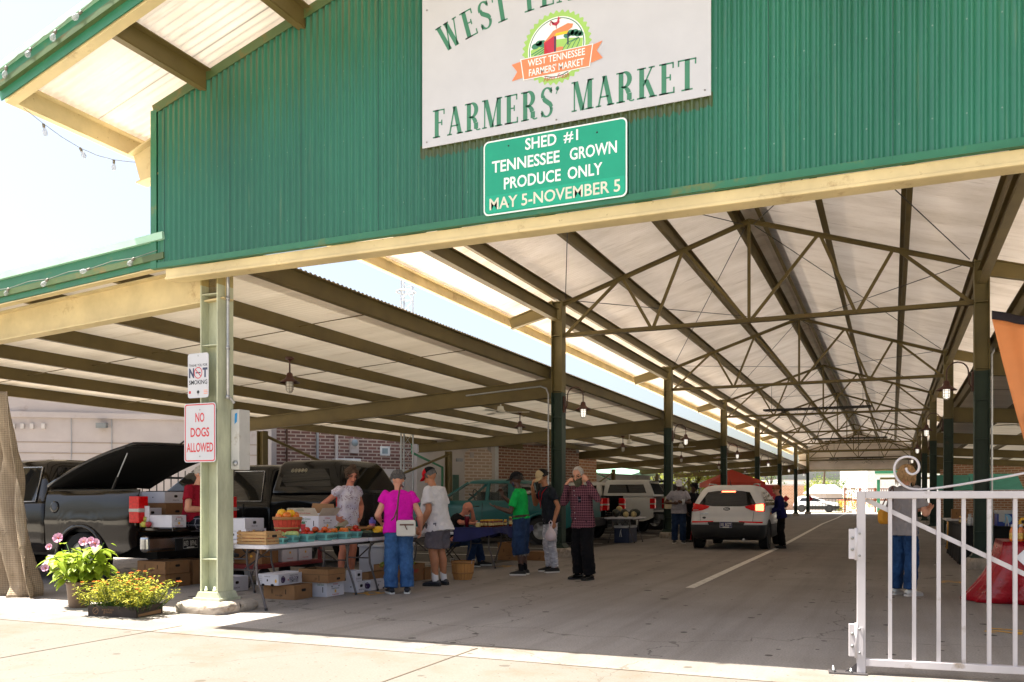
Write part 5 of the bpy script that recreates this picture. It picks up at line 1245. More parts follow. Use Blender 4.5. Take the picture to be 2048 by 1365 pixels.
H_GREY = mat('grey_curls', '55514f', .8, var=.4, vscale=40); H_WHITE = mat('white_hair', 'a9a29a', .8, var=.3, vscale=40); H_BROWN = mat('brown_hair', '4a3524', .7, var=.4, vscale=40); H_RED = mat('auburn_hair', '8a4a26', .7, var=.4, vscale=40); H_BLOND = mat('dark_blond_hair', 'a8845a', .65, var=.45, vscale=40); H_DARK = mat('dark_hair', '1c1512', .7, var=.3, vscale=40)
CAPB = cloth('black_cap_cloth', '141417'); CAPR = cloth('red_cap_cloth', 'b01420'); CAPW = cloth('white_cap_cloth', 'c9c7cc'); CAPT = cloth('tan_cap_front', 'b39f7c'); CAMO = mat('camouflage_cloth', '4b4a38', .9, var=.6, vscale=22); GLOVE = mat('grey_glove', '7d8288', .7); BELT = mat('brown_belt', '3a2418', .5)
SPEC = mat('dark_spectacles', '17130f', .2)
def specs(t, S, HM, dark=False):
    b = MB(); hm = S @ HM
    for s in (1, -1):
        if dark: b.add([(s * .033 + .022 * cos(a), .098 - .008 * abs(cos(a)), .008 + .017 * sin(a)) for a in [2 * pi * i / 14 for i in range(14)]], [tuple(range(14))], SPEC, hm)
        b.tube([hm @ Vector((s * .033 + .022 * cos(a), .098 - .006 * abs(cos(a)), .008 + .017 * sin(a))) for a in [2 * pi * i / 14 for i in range(15)]], .0022, SPEC, 5); b.tube([hm @ Vector(p) for p in ((s * .055, .095, .012), (s * .08, .04, .014), (s * .084, -.02, .008))], .0025, SPEC, 5)
    b.build('glasses', t)
def belt(t, S, U, g=1.0):
    b = MB(); n = 28
    for zz in (0,):
        v = []
        for z in (.985, 1.025):
            for i in range(n): a = 2 * pi * i / n; v.append(S @ U((.186 * g * cos(a), .134 * g * sin(a), z)))
        b.add(v, [(i, (i + 1) % n, n + (i + 1) % n, n + i) for i in range(n)], BELT, None, True)
    b.build('belt', t, solid=.006)
# 1 seated on the tailgate
person('seated man in a wine red t-shirt and glasses on the brown pickup tailgate', (-9.42, 9.84, 0), -103, H=1.74, skin='fair', g=1.18, belly=.08, lean=8, head=(16, 10), pelvis=(0, 0, .96),
       arms={1: [(.30, .10, 1.12), (.02, .26, 1.12)], -1: [(-.27, .16, 1.16), (-.03, .24, 1.40)]}, hands={1: ((-.9, .3, .05), (0, -1, .1), .7), -1: ((.2, .1, .9), (.3, -.8, 0), 1.0)},
       legs={1: [(.1, .06, .93), (.15, .46, .92), (.15, .44, .5)], -1: [(-.1, .06, .93), (-.15, .46, .92), (-.15, .44, .5)]}, shirt=C_RED, hem=.93, trousers=PLAIDB, leg_len=.5, leg_r=(.10, .095, .09), shoes=SH_DK, hair=('balding', H_WHITE), extras=lambda t, S, HM, U, A, L: specs(t, S, HM, True))
# 2 the vendor
person('woman vendor in a white floral top with hand on hip behind the produce table', (-7.62, 11.15, 0), -125, H=1.74, skin='pink', g=1.06, lean=5, head=(24, -22), arms={1: [(.42, -.10, 1.18), (.235, .02, .98)], -1: [(-.36, -.06, 1.16), (-.22, .06, .98)]}, hands={1: ((-.6, .5, -.5), (-.5, -.5, .2), .9), -1: ((.6, .5, -.4), (.5, -.4, .2), .9)},
       shirt=FLORAL, sleeve=.30, hem=.80, trousers=C_KHAKI, leg_len=.22, leg_r=(.105, .105, .1), shoes=SH_DK, hair=('updo', H_BROWN))
# 3 pink shirt
def pink_extras(t, S, HM, U, A, L): pass
person('woman in a magenta top and blue jeans with short grey curls, seen from behind', (-6.05, 10.05, 0), 14, H=1.63, skin='fair', g=1.2, lean=6, head=(22, 18), arms={1: [(.30, -.03, 1.12), (.33, .12, .90)], -1: [(-.30, .02, 1.12), (-.24, .24, 1.02)]}, shirt=C_PINK, sleeve=.42, hem=.86, trousers=JEANS, leg_len=1.0, leg_r=(.10, .085, .085), shoes=SH_DK, sole=SOLE_W, hair=('curly', H_GREY), extras=pink_extras)
# 4 white t-shirt
person('heavy man in a white t-shirt, grey cargo shorts and a red and black cap', (-6.08, 11.2, 0), 62, H=1.72, skin='tan', g=1.22, belly=.09, lean=9, head=(26, 8), arms={-1: [(-.28, -.02, 1.12), (-.27, .13, .87)], 1: [(.27, .04, 1.13), (.22, .22, .93)]}, shirt=C_WHITE, sleeve=.72, hem=.80, trousers=C_GREYS, leg_len=.43, leg_r=(.112, .11, .11), shoes=SH_DK, socks=SOCK, hair=('balding', H_GREY), cap=(CAPB, CAPR, CAPR))
# 5 bald man at the honey table
def blk_print(t, S, HM, U, A, L):
    b = MB()
    for k in range(6): 
        x = .13 - .045 * k; b.tube([S @ U((x, .165, 1.24)), S @ U((x - .004, .166, 1.29))], .010, S_WHITE, 5); b.tube([S @ U((x, .166, 1.265)), S @ U((x - .026, .166, 1.27 - .01 * (k % 2)))], .008, S_WHITE, 5)
    b.build('shirt_print', t)
person('bald seated man in a black t-shirt resting his forehead on his hand', (-7.62, 14.62, 0), -98, H=1.76, skin='pink', g=1.14, lean=30, head=(32, 0), pelvis=(0, -.1, .50),
       arms={1: [(.26, .20, .82), (.16, .43, .80)], -1: [(-.2, .36, .80), (-.06, .36, 1.06)]}, hands={-1: ((.2, -.05, .95), (.1, -.9, 0), .5)}, legs={1: [(.1, 0, .48), (.14, .42, .50), (.14, .36, .09)], -1: [(-.1, 0, .48), (-.14, .42, .50), (-.16, .52, .09)]}, shirt=C_BLK, sleeve=.6, hem=.90, trousers=JEANSD, leg_r=(.09, .08, .07), shoes=SH_BK, sole=SOLE_W, extras=blk_print)
# 6 green t-shirt
def green_extras(t, S, HM, U, A, L):
    belt(t, S, U, 1.06); b = MB(); w = A[-1][1]; 
    mk = MB(); mk.grid(lambda u, v: ((.066 - .01 * v) * sin((u - .5) * 2.6), .004 + .085 * cos((u - .5) * 2.2) * (1 - .1 * v), -.03 - .06 * v), 10, 4, S_NAVY, S @ HM); mk.build('face_mask', t, solid=.004)
    f = MB(); rnd = random.Random(3)
    for s in (1, -1):
        h, kn, an = L[s]; c = kn + (an - kn) * .32
        for i in range(26): a = 2 * pi * i / 26; p = S @ (c + Vector((.1 * cos(a), .1 * sin(a), .0))); f.tube([p, p + Vector((rnd.uniform(-.01, .01), rnd.uniform(-.01, .01), -rnd.uniform(.015, .05)))], .002, S_WHITE, 3)
    f.build('frayed_hem', t)
person('man in a bright green t-shirt and frayed denim shorts by the honey table', (-5.67, 13.35, 0), 74, H=1.70, skin='dark', g=1.06, lean=5, head=(8, 4), arms={1: [(.29, .22, 1.18), (.20, .40, 1.36)], -1: [(-.26, .12, 1.08), (-.17, .40, 1.16)]}, hands={1: ((0, .2, .9), (-.8, .3, 0), .8), -1: ((.2, .9, .3), (.2, -.2, .9), .3)},
       shirt=C_GRN, sleeve=.72, hem=.96, trousers=JEANSD, leg_len=.68, leg_r=(.118, .115, .11), shoes=SH_BK, sole=SOLE_W, socks=CAPB, cap=(CAPB, CAPB, None), lip=LIPD, hair=('short', H_DARK), extras=green_extras)
# 7 acid wash t-shirt
def lanyard(t, S, HM, U, A, L):
    b = MB(); b.tube([S @ U(p) for p in ((.09, .02, 1.46), (.075, .12, 1.38), (.02, .15, 1.22), (.0, .155, 1.12), (-.02, .15, 1.22), (-.08, .12, 1.38), (-.09, .02, 1.46))], .005, CAPR, 5); b.build('lanyard', t)
person('man in a faded black t-shirt and ripped pale jeans holding a plastic bag', (-5.42, 14.05, 0), 112, H=1.77, skin='tan', g=1.0, lean=10, head=(30, 10), arms={1: [(.28, .16, 1.16), (.10, .30, 1.46)], -1: [(-.27, -.02, 1.12), (-.285, .07, .86)]}, hands={1: ((-.2, -.1, .95), (-.3, -.9, 0), .6), -1: ((0, .05, -1), (1, .1, 0), 1.3)}, shirt=C_TIE, sleeve=.62, hem=.84, trousers=RIPPED, leg_r=(.092, .074, .066), shoes=SH_BK, sole=SOLE_W, hair=('short', H_DARK), cap=(CAPB, CAPT, CAPT), extras=lanyard)
# 8 check shirt
def bandana(t, S, HM, U, A, L):
    b = MB(); b.grid(lambda u, v: ((.078 - .02 * v) * sin((u - .5) * 3.4), .0 + (.112 + .01 * v) * cos((u - .5) * 2.4), -.018 - .105 * v - .03 * v * (1 - abs(2 * u - 1))), 16, 6, CAMO, S @ HM); b.build('camouflage_mask', t, solid=.005); specs(t, S, HM)
    p = MB(); p.grid(lambda u, v: tuple(S @ U((-.12 + .085 * u, .139 + .012 * (1 - abs(2 * u - 1)), 1.22 + .09 * v))), 4, 3, PLAIDB); p.build('shirt_pocket', t, solid=.004)
    p = MB()
    for z in (1.40, 1.33, 1.24, 1.15, 1.06, .97): p.ball(tuple(S @ U((.01, .142 + (.02 if z < 1.2 else 0), z))), .007, S_WHITE, 6)
    p.build('button', t)
person('older man in a dark red check shirt and black trousers adjusting his camouflage mask', (-4.44, 12.92, 0), 132, H=1.76, skin='fair', g=1.1, belly=.03, lean=6, head=(24, 12), arms={1: [(.25, .17, 1.20), (.12, .24, 1.49)], -1: [(-.32, .02, 1.26), (-.15, .07, 1.545)]}, hands={1: ((-.5, -.2, .6), (-.4, -.7, -.2), .9), -1: ((.5, .1, .6), (.5, -.5, -.3), .9)}, shirt=PLAID, longsleeve=True, hem=.82, trousers=C_BPANT, leg_r=(.10, .092, .088), shoes=LEATHER, hair=('balding', H_WHITE), extras=bandana)
# 9 grey t-shirt
person('man in a light grey t-shirt and white cap holding a white cup beside the suv', (-5.62, 24.8, 0), 172, H=1.80, skin='dark', g=1.14, belly=.02, lean=4, head=(22, 0), arms={-1: [(-.30, .10, 1.14), (-.08, .32, 1.15)], 1: [(.36, .02, 1.14), (.16, .24, 1.12)]}, hands={-1: ((.6, .5, .1), (.5, -.4, .3), .9)}, shirt=C_LGREY, sleeve=.7, hem=.84, trousers=JEANSD, leg_r=(.10, .085, .078), shoes=SH_DK, sole=SOLE_W, cap=(CAPW, CAPW, None), hair=('short', H_DARK), lip=LIPD)
person('person in black standing behind the man with the cup, reaching towards the suv', (-5.45, 25.7, 0), -150, H=1.74, skin='dark', lean=8, head=(20, 20), arms={-1: [(-.30, .18, 1.18), (-.34, .45, 1.08)], 1: [(.26, 0, 1.12), (.27, .1, .9)]}, shirt=C_BLK, sleeve=.95, hem=.84, trousers=C_BPANT, shoes=SH_BK, cap=(CAPB, CAPB, None), hair=('short', H_DARK), lip=LIPD)
# 10 by the car
person('woman with short auburn hair in a navy top leaning towards the suv', (-2.62, 23.3, 0), 82, H=1.62, skin='fair', g=1.0, lean=9, head=(24, 5), arms={1: [(.24, .12, 1.12), (.15, .32, .98)], -1: [(-.25, .10, 1.12), (-.16, .30, .98)]}, shirt=C_NAVY, longsleeve=True, hem=.84, trousers=C_BPANT, leg_r=(.095, .082, .08), shoes=SH_BK, hair=('short', H_RED), extras=lambda t, S, HM, U, A, L: specs(t, S, HM))
# 11 at the right
person('woman with dark blond hair, grey t-shirt and blue jeans standing behind the white gate', (.14, 12.5, 0), -62, H=1.70, skin='fair', g=1.05, lean=3, head=(10, -12), arms={1: [(.27, .08, 1.10), (.13, .34, 1.15)], -1: [(-.27, .08, 1.10), (-.10, .33, 1.13)]}, hands={1: ((-.4, .7, .2), (-.3, -.2, .9), .8), -1: ((.4, .7, .2), (.3, -.2, .9), .8)}, shirt=C_HGREY, sleeve=.72, hem=.80, trousers=JEANSB, leg_r=(.102, .085, .082), shoes=SH_WH, sole=SOLE_W, hair=('bob', H_BLOND))
# 12 stall keepers on the right, in the dark
person('seated stall keeper in a dark red shirt behind the blue cooler', (2.75, 17.4, 0), 140, H=1.7, skin='fair', g=1.1, lean=14, head=(24, 0), pelvis=(0, 0, .5), arms={1: [(.27, .14, .82), (.14, .36, .86)], -1: [(-.27, .14, .82), (-.14, .36, .86)]}, legs={1: [(.1, 0, .48), (.14, .42, .5), (.14, .36, .09)], -1: [(-.1, 0, .48), (-.14, .42, .5), (-.14, .36, .09)]}, shirt=C_RED, hem=.9, trousers=C_BPANT, shoes=SH_BK, hair=('short', H_BROWN))
# ================================================================== tables, boxes, produce
CARD = mat('brown_cardboard', '8a6440', .85, var=.14, vscale=5, dirt=('6e4d2e', 6, .3)); CARDD = mat('cardboard_inside', '6b4c30', .9); WBOX = mat('white_printed_carton', 'c9c7cf', .7, var=.06, vscale=5); WIN = mat('white_carton_inside', 'b0a596', .85)
HOLE = mat('hand_hole_dark', '14110f', .9); INK = mat('print_black', '26242c', .7); INKP = mat('print_plum', '3a1d4d', .7); INKR = mat('print_red', 'b3232f', .7); INKG = mat('print_green', '2f6b48', .7); INKY = mat('print_yellow', 'e0a92e', .7)
def boxpx(px, py, pxl, pxr, pyt, z=0.0):
    c = G(px, py, z); x1, y0 = c.x, c.y; return onY(pxl, y0), x1, y0, onX(pxr, x1), z, zat(pyt, x1, y0)
def carton(label, B, white=False, lid=True, prints=(), group='cartons around the produce tables', rim=0.0):
    x0, x1, y0, y1, z0, z1 = B; m, mi_ = (WBOX, WIN) if white else (CARD, CARDD); t = thing('carton', label, 'box', (x0, y0, z0), 0, group); w, d, h = x1 - x0, y1 - y0, z1 - z0; e = .006
    b = MB(); b.box(0, w, 0, e, 0, h, m); b.box(0, w, d - e, d, 0, h, m); b.box(0, e, e, d - e, 0, h, m); b.box(w - e, w, e, d - e, 0, h, m); b.box(e, w - e, e, d - e, 0, e, mi_)
    if lid: b.box(e, w - e, e, d - e, h - .012, h - .006, m); b.box(e, w - e, d / 2 - .002, d / 2 + .002, h - .006, h - .004, HOLE)
    else:
        b.box(e, w - e, e, e * 1.5, e, h - .002, mi_); b.box(e, e * 1.5, e, d - e, e, h - .002, mi_); b.box(w - e * 1.5, w - e, e, d - e, e, h - .002, mi_); b.box(e, w - e, d - e * 1.5, d - e, e, h - .002, mi_)
    if rim: b.box(-.004, w + .004, -.004, d + .004, h - rim, h - rim + .003, HOLE)
    b.build('box_body', t, bevel=.0025)
    FY = XZ((0, -.002, 0), (1, 0, 0)); FX = XZ((w + .002, 0, 0), (0, 1, 0))
    b = MB()
    for f, s_, u, v, tw, th, mm in prints:
        M = (FY if f == 'f' else FX) @ Matrix.Translation(((w if f == 'f' else d) * u, h * v, 0))
        if s_ == '#hole': flat(b, rrect(tw, th, min(tw, th) * .49), M, 0, HOLE)
        elif s_ == '#slot': flat(b, [(-tw / 2, -th / 2), (tw / 2, -th / 2), (tw / 2, th / 2), (-tw / 2, th / 2)], M, 0, HOLE)
        elif s_ == '#tom':
            flat(b, [(tw / 2 * cos(a) * (1 + .07 * cos(3 * a)), th / 2 * sin(a) * (1 + .06 * sin(5 * a))) for a in [2 * pi * i / 22 for i in range(22)]], M, 0, mm); stroke(b, [(-tw * .2, th * .3), (0, th * .42), (tw * .22, th * .28)], [.004] * 3, M, .0006, WBOX); stroke(b, [(-tw * .3, 0), (-tw * .05, -th * .3)], [.003] * 2, M, .0006, WBOX)
        elif s_ == '#basket': flat(b, [(-tw * .3, -th / 2), (tw * .3, -th / 2), (tw / 2, th * .25), (-tw / 2, th * .25)], M, 0, INKR); flat(b, [(tw * .45 * cos(a), th * .28 + th * .22 * abs(sin(a)) * (1 + .3 * cos(7 * a))) for a in [pi * i / 14 for i in range(15)]], M, 0, INKG)
        elif s_ == '#truck': flat(b, [(-tw / 2, -th * .2), (tw / 2, -th * .2), (tw / 2, th * .1), (tw * .1, th * .1), (tw * .0, th / 2), (-tw * .25, th / 2), (-tw * .3, th * .1), (-tw / 2, th * .1)], M, 0, INKR); [flat(b, [(cx + th * .24 * cos(a), -th * .28 + th * .24 * sin(a)) for a in [2 * pi * i / 10 for i in range(10)]], M, .0006, INK) for cx in (-tw * .3, tw * .3)]
        elif s_ == '#sun': flat(b, [(tw / 2 * cos(a) * (1 + .2 * cos(6 * a)), th / 2 * sin(a) * (1 + .2 * cos(6 * a))) for a in [2 * pi * i / 24 for i in range(24)]], M, 0, INKY)
        elif s_ == '#ring': stroke(b, [(tw / 2 * cos(a), th / 2 * sin(a)) for a in [2 * pi * i / 24 for i in range(25)]], [tw * .1] * 25, M, 0, INK); flat(b, [(tw * .3 * cos(a), th * .3 * sin(a)) for a in [2 * pi * i / 16 for i in range(16)]], M, 0, INK); flat(b, [(-tw * .8, -th * .13), (tw * .8, -th * .13), (tw * .8, th * .13), (-tw * .8, th * .13)], M, .0006, INK)
        elif s_ == '#crate':
            for i in range(4): stroke(b, [(-tw / 2 + tw * i / 3, -th / 2), (-tw / 2 + tw * i / 3, th / 2)], [.002] * 2, M, 0, mm); stroke(b, [(-tw / 2, -th / 2 + th * i / 3), (tw / 2, -th / 2 + th * i / 3)], [.002] * 2, M, 0, mm)
        else: fit_text(b, s_, M, tw, th, mm, bold=.01)
    if b.v: b.build('print', t)
    return t
USA = ('s', 'Produce of USA', .5, .12, .14, .018, INKR); GRN = [('f', 'Fresh South Grown', .42, .80, .24, .028, INKG), ('f', 'Produce', .42, .64, .12, .028, INKG), ('f', '#basket', .42, .3, .09, .12, INKR), ('f', '#slot', .82, .5, .012, .07, HOLE)]
BUSH = [('s', '1/2 Bushel', .5, .84, .11, .022, INKR), ('s', '#hole', .3, .68, .02, .02, HOLE), ('s', '#hole', .7, .68, .02, .02, HOLE), ('s', 'Grown & Packed by', .5, .52, .17, .022, INK), ('s', '#sun', .5, .34, .04, .04, INKY), USA]
HEIR = [('s', '#tom', .15, .5, .085, .09, INKP), ('s', 'Fresh South Grown', .52, .82, .16, .016, INK), ('s', 'HEIRLOOM', .52, .55, .18, .04, INKP), ('s', 'TOMATOES', .52, .28, .18, .036, INK), ('s', '#tom', .87, .55, .085, .085, INKP), ('s', '#tom', .33, .42, .022, .022, INKR), ('f', '#crate', .12, .5, .09, .09, INK), ('f', '#hole', .5, .45, .02, .03, HOLE), ('f', 'Packed by', .5, .78, .09, .014, INK), ('f', '#sun', .88, .4, .03, .045, INKY), ('f', '#hole', .3, .02, .05, .03, HOLE), ('f', '#hole', .72, .02, .05, .03, HOLE)]
FLAPS = [('s', '#hole', .5, .6, .07, .04, HOLE), ('s', 'PRODUCE OF USA', .5, .25, .12, .016, INK)]
BRN = [('f', '#slot', .28, .55, .010, .06, HOLE), ('f', '#slot', .72, .55, .010, .06, HOLE), ('f', 'PRODUCT OF USA', .5, .28, .11, .014, INK), ('s', '#hole', .5, .62, .09, .035, HOLE)]
B1 = boxpx(589, 1201, 527, 625, 1172); carton('plain brown carton at the front corner under the table, below the heirloom box', B1, prints=BRN)
B = boxpx(557, 1172, 513, 614, 1150, B1[5]); carton('flat white heirloom tomato carton with purple tomatoes, on the front brown box', B, True, prints=HEIR, lid=True)
B3 = boxpx(653, 1195, 624, 688, 1166); carton('white half bushel carton on the floor beside the front brown box', B3, True, prints=BUSH + [('f', 'South Grown', .6, .85, .1, .03, INKG), ('f', '#slot', .75, .5, .012, .07, HOLE)])
B = boxpx(656, 1167, 597, 690, 1140, B3[5]); carton('open brown carton on top of the white half bushel box', B, lid=False, prints=[('f', '#slot', .7, .35, .01, .07, HOLE), ('s', '#hole', .6, .25, .08, .03, HOLE)], rim=.07)
B5 = boxpx(716, 1186, 688, 729, 1164); carton('low white carton with a hand hole behind the black table legs, lower of two', B5, True, prints=FLAPS + [('f', '#hole', .5, .5, .02, .02, HOLE)])
carton('small white carton with a hand hole, upper of the two behind the table legs', boxpx(711, 1164, 692, 724, 1142, B5[5]), True, prints=FLAPS)
carton('white carton with a purple tomato print, beside the magenta woman\'s legs', boxpx(741, 1182, 729, 773, 1162), True, prints=[('f', '#tom', .5, .5, .09, .09, INKP), ('s', '#hole', .5, .45, .02, .035, HOLE), ('s', 'Packed by', .55, .78, .09, .014, INK), ('s', '#hole', .8, .03, .05, .03, HOLE)])
carton('long brown tray box behind the purple tomato carton', boxpx(738, 1160, 722, 776, 1146, .13), lid=False)
carton('brown carton with a yellow sticker on the floor between the two customers', boxpx(850, 1160, 826, 862, 1136), prints=[('f', '#sun', .45, .55, .05, .035, INKY), ('f', 'MADE IN USA', .5, .2, .1, .016, INK)])
carton('white carton with a round black emblem at the back near the front column', boxpx(500, 1153, 464, 527, 1125), True, prints=[('s', '#ring', .45, .55, .10, .12, INK), ('s', '#slot', .85, .55, .012, .06, HOLE), ('f', '#hole', .6, .5, .08, .04, HOLE)])
carton('white carton seen under the near end of the table by the bent leg', boxpx(535, 1118, 512, 552, 1096), True, prints=[('f', 'Fresh South Grown', .5, .7, .16, .02, INKG), ('s', '#slot', .6, .5, .01, .05, HOLE)])
# boxes at the tail of the brown pickup
C1 = (-9.95, -9.42, 9.30, 9.78, 0.0, .19); carton('flat brown carton on the ground under the pickup tail, lower of two', C1, prints=BRN)
carton('flat brown carton under the pickup tail, upper of two', (-9.93, -9.40, 9.28, 9.74, .195, .375), prints=BRN)
carton('plain brown carton beside the two flat ones under the pickup tail', (-9.9, -9.45, 9.86, 10.25, 0, .36), prints=())
Z0 = .862
def open_flaps(t, w, d, h, m, mi_):
    f = MB(); f.add([(0, 0, h), (w, 0, h), (w, -.03, h + .0), (0, -.03, h)], [(0, 1, 2, 3)], m)
    return f
bx = (-9.66, -9.25, 9.25, 9.52, Z0, Z0 + .17); t = carton('white carton with raised lid and tomato basket print on the pickup tailgate', bx, True, lid=False, prints=BUSH)
f = MB(); w = .41; M = XZ((-.30, -.004, .0), (1, 0, 0)); f.prism([(0, 0), (.30, 0), (.30, .30), (.07, .30), (.0, .16)], 0, .005, WBOX, M); q = f.build('lid_panel', t)
f = MB(); T = M @ Matrix.Translation((.17, 0, .007)); fit_text(f, 'PRODUCE', T @ Matrix.Translation((.0, .26, 0)), .09, .018, INKR); fit_text(f, 'Fresh South Grown', T @ Matrix.Translation((-.0, .14, 0)), .18, .024, INKG); fit_text(f, 'Produce', T @ Matrix.Translation((-.0, .105, 0)), .09, .024, INKG); flat(f, [(-.03, .02), (.03, .02), (.045, .075), (-.045, .075)], T, 0, INKR); flat(f, rrect(.012, .06, .004, cx=-.13, cy=.08), T, 0, HOLE); f.build('print', q)
D1 = (-10.32, -9.86, 9.34, 9.72, .785, .96); carton('brown carton in the pickup bed under the white ones', D1, prints=BRN); carton('brown carton in the pickup bed, right of the other and under a white lid box', (-10.34, -9.86, 9.74, 10.2, .785, 1.2), prints=[('s', '#hole', .5, .7, .09, .035, HOLE)])
carton('white carton with hand hole in the middle of the pickup bed stack', (-10.3, -9.9, 9.36, 9.70, .962, 1.13), True, prints=FLAPS); carton('white carton with round holes on top of the pickup bed stack', (-10.36, -9.9, 9.76, 10.2, 1.202, 1.37), True, prints=FLAPS + [('f', '#hole', .5, .5, .02, .02, HOLE)])
carton('white carton at the left of the pickup bed stack, farthest back', (-10.75, -10.38, 9.40, 9.78, 1.0, 1.38), True, prints=[('s', '1/2 Bushel', .5, .84, .11, .022, INKR), ('s', 'Grown & Packed by', .5, .6, .17, .022, INK)])
APG = mat('green_yellow_apple', 'b5b04a', .3, var=.2, vscale=9); APR = mat('red_apple', '9c2a30', .3, var=.3, vscale=9); STEM = mat('dry_stem', '4b3a20', .8)
def apple(label, loc, m, r=.045, group='apples on the tailgate'):
    t = thing('apple', label, 'apple', loc, random.uniform(0, 6), group); b = MB(); b.lathe([(.0, -.8 * r), (.5 * r, -.9 * r), (.95 * r, -.3 * r), (r, .2 * r), (.7 * r, .8 * r), (.25 * r, .82 * r), (0, .68 * r)], m, 14, cap=False); b.build('fruit', t); b = MB(); b.tube([(0, 0, .66 * r), (.1 * r, 0, 1.15 * r)], .003, STEM, 5); b.build('stalk', t); return t
a = apple('green yellow apple on the pickup tailgate', (-9.76, 9.22, Z0 + .042), APG)
for x, y, z in ((-9.78, 9.31, 0), (-9.70, 9.19, 0), (-9.75, 9.26, .07)): dup(a, (x, y, Z0 + .042 + z), random.uniform(0, 6))
for x, y, z in ((-9.62, 9.19, 0), (-9.77, 9.39, .0)): apple('red apple among the green ones on the pickup tailgate', (x, y, Z0 + .042 + z), APR)
# folding tables
TTOP = mat('white_plastic_table', 'c6c4cb', .45, var=.04, vscale=6); TLEG = mat('grey_table_steel', '565153', .4, .5, var=.12)
def folding_table(label, x0, x1, y0, y1, h=.74, top=TTOP, cat='table', inset=(.25, .25)):
    t = thing('folding_table', label, cat, ((x0 + x1) / 2, (y0 + y1) / 2, 0), 0, 'folding tables'); w, L = x1 - x0, y1 - y0
    b = MB(); b.prism(rrect(w, L, .06), h - .045, h, top); b.build('table_top', t, bevel=.008)
    b = MB(); b.box(-w / 2 + .05, -w / 2 + .075, -L / 2 + .08, L / 2 - .08, h - .07, h - .045, TLEG); b.box(w / 2 - .075, w / 2 - .05, -L / 2 + .08, L / 2 - .08, h - .07, h - .045, TLEG); b.build('rail', t)
    for sy in (-1, 1):
        y = sy * (L / 2 - inset[(sy + 1) // 2])
        for sx in (-1, 1):
            b = MB(); b.tube([(sx * (w / 2 - .17), y, h - .06), (sx * (w / 2 - .20), y, .52), (sx * (w / 2 - .19), y, .38), (sx * (w / 2 - .10), y, .14), (sx * (w / 2 - .06), y, .015)], .0145, TLEG, 8); b.tube([(sx * (w / 2 - .063), y, .03), (sx * (w / 2 - .058), y, .0)], .018, PLASTIC, 8); b.build('leg', t)
        b = MB(); b.tube([(-(w / 2 - .195), y, .45), ((w / 2 - .195), y, .45)], .010, TLEG, 6); b.tube([(0, y, .45), (0, y - sy * .50, h - .06)], .011, TLEG, 6); b.build('brace', t)
    return t
folding_table('long white folding table nearest the front column, carrying baskets of tomatoes', -7.16, -6.40, 7.80, 9.90, inset=(.06, .25))
folding_table('white folding table behind the magenta woman, carrying squash', -7.16, -6.40, 9.93, 12.35)
ZT = .742
PULP = mat('turquoise_pulp_basket', '6aa7a2', .9, var=.12, vscale=9, bump=.3, bscale=120)
def pulp(label, x, y, s=1.0, z=ZT):
    t = thing('quart_basket', label, 'basket', (x, y, z), random.uniform(-.15, .15), 'turquoise quart baskets'); b = MB(); a, c, h = .078 * s, .058 * s, .085 * s
    rws = [(c, 0), (c + (a - c) * .5, h * .5), (a, h), (a + .006, h + .003), (a - .004, h), (c - .004, .006)]
    def sq(r): return rrect(2 * r, 2 * r, r * .25, 3)
    v = []; n = 16
    for r, z_ in rws: v += [(p[0], p[1], z_) for p in sq(r)]
    b.add(v, [(i * n + k, i * n + (k + 1) % n, (i + 1) * n + (k + 1) % n, (i + 1) * n + k) for i in range(len(rws) - 1) for k in range(n)] + [tuple(range(n))[::-1], tuple(range((len(rws) - 1) * n, len(rws) * n))], PULP, None, False); b.build('tub', t)
    sl = MB()
    for rot in range(4):
        M = Matrix.Rotation(pi / 2 * rot, 4, 'Z')
        for k in range(-3, 4): u = k * .015 * s; sl.add([(u - .003, c + (a - c) * .28 + .0025, h * .28), (u + .003, c + (a - c) * .28 + .0025, h * .28), (u + .003, c + (a - c) * .72 + .0025, h * .72), (u - .003, c + (a - c) * .72 + .0025, h * .72)], [(0, 1, 2, 3)], HOLE, M)
    sl.build('vent_slot', t); return t
TOM = mat('ripe_tomato', 'b32a16', .25, var=.2, vscale=8); TOMO = mat('orange_tomato', 'c9511c', .25, var=.2, vscale=8); GT = mat('pale_green_tomato', 'a9b46a', .3, var=.15, vscale=8); PEP = mat('orange_pepper', 'd9701a', .3, var=.2, vscale=8); PEPY = mat('yellow_pepper', 'e0a413', .25, var=.15, vscale=8); BEANM = mat('green_bean', '35591f', .5, var=.3); CALYX = mat('green_calyx', '3d5a22', .6)
def fruit(name, label, loc, m, r, group, sq=.85, lobes=0):
    t = thing(name, label, name.replace('_', ' '), loc, random.uniform(0, 6), group); b = MB(); n = 18; h = 8; v, f = [], []
    for i in range(h + 1):
        th = pi * i / h
        for k in range(n): a = 2 * pi * k / n; q = r * sin(th) * (1 + lobes * cos(4 * a)) + 1e-4; v.append((q * cos(a), q * sin(a), -r * sq * cos(th) - (.18 * r * max(0, 1 - sin(th) * 2.2) if i > h / 2 else 0)))
    for i in range(h):
        for k in range(n): f.append((i * n + k, i * n + (k + 1) % n, (i + 1) * n + (k + 1) % n, (i + 1) * n + k))
    b.add(v, f, m, None, True); b.build('fruit', t)
    b = MB()
    for k in range(5): a = 2 * pi * k / 5; b.add([(0, 0, r * sq * .86), (.35 * r * cos(a - .3), .35 * r * sin(a - .3), r * sq * .88), (.6 * r * cos(a), .6 * r * sin(a), r * sq * .86), (.35 * r * cos(a + .3), .35 * r * sin(a + .3), r * sq * .9)], [(0, 1, 2, 3)], CALYX)
    b.tube([(0, 0, r * sq * .84), (.1 * r, 0, r * sq * 1.15)], r * .07, CALYX, 5); b.build('stalk', t); return t
PROT = {}
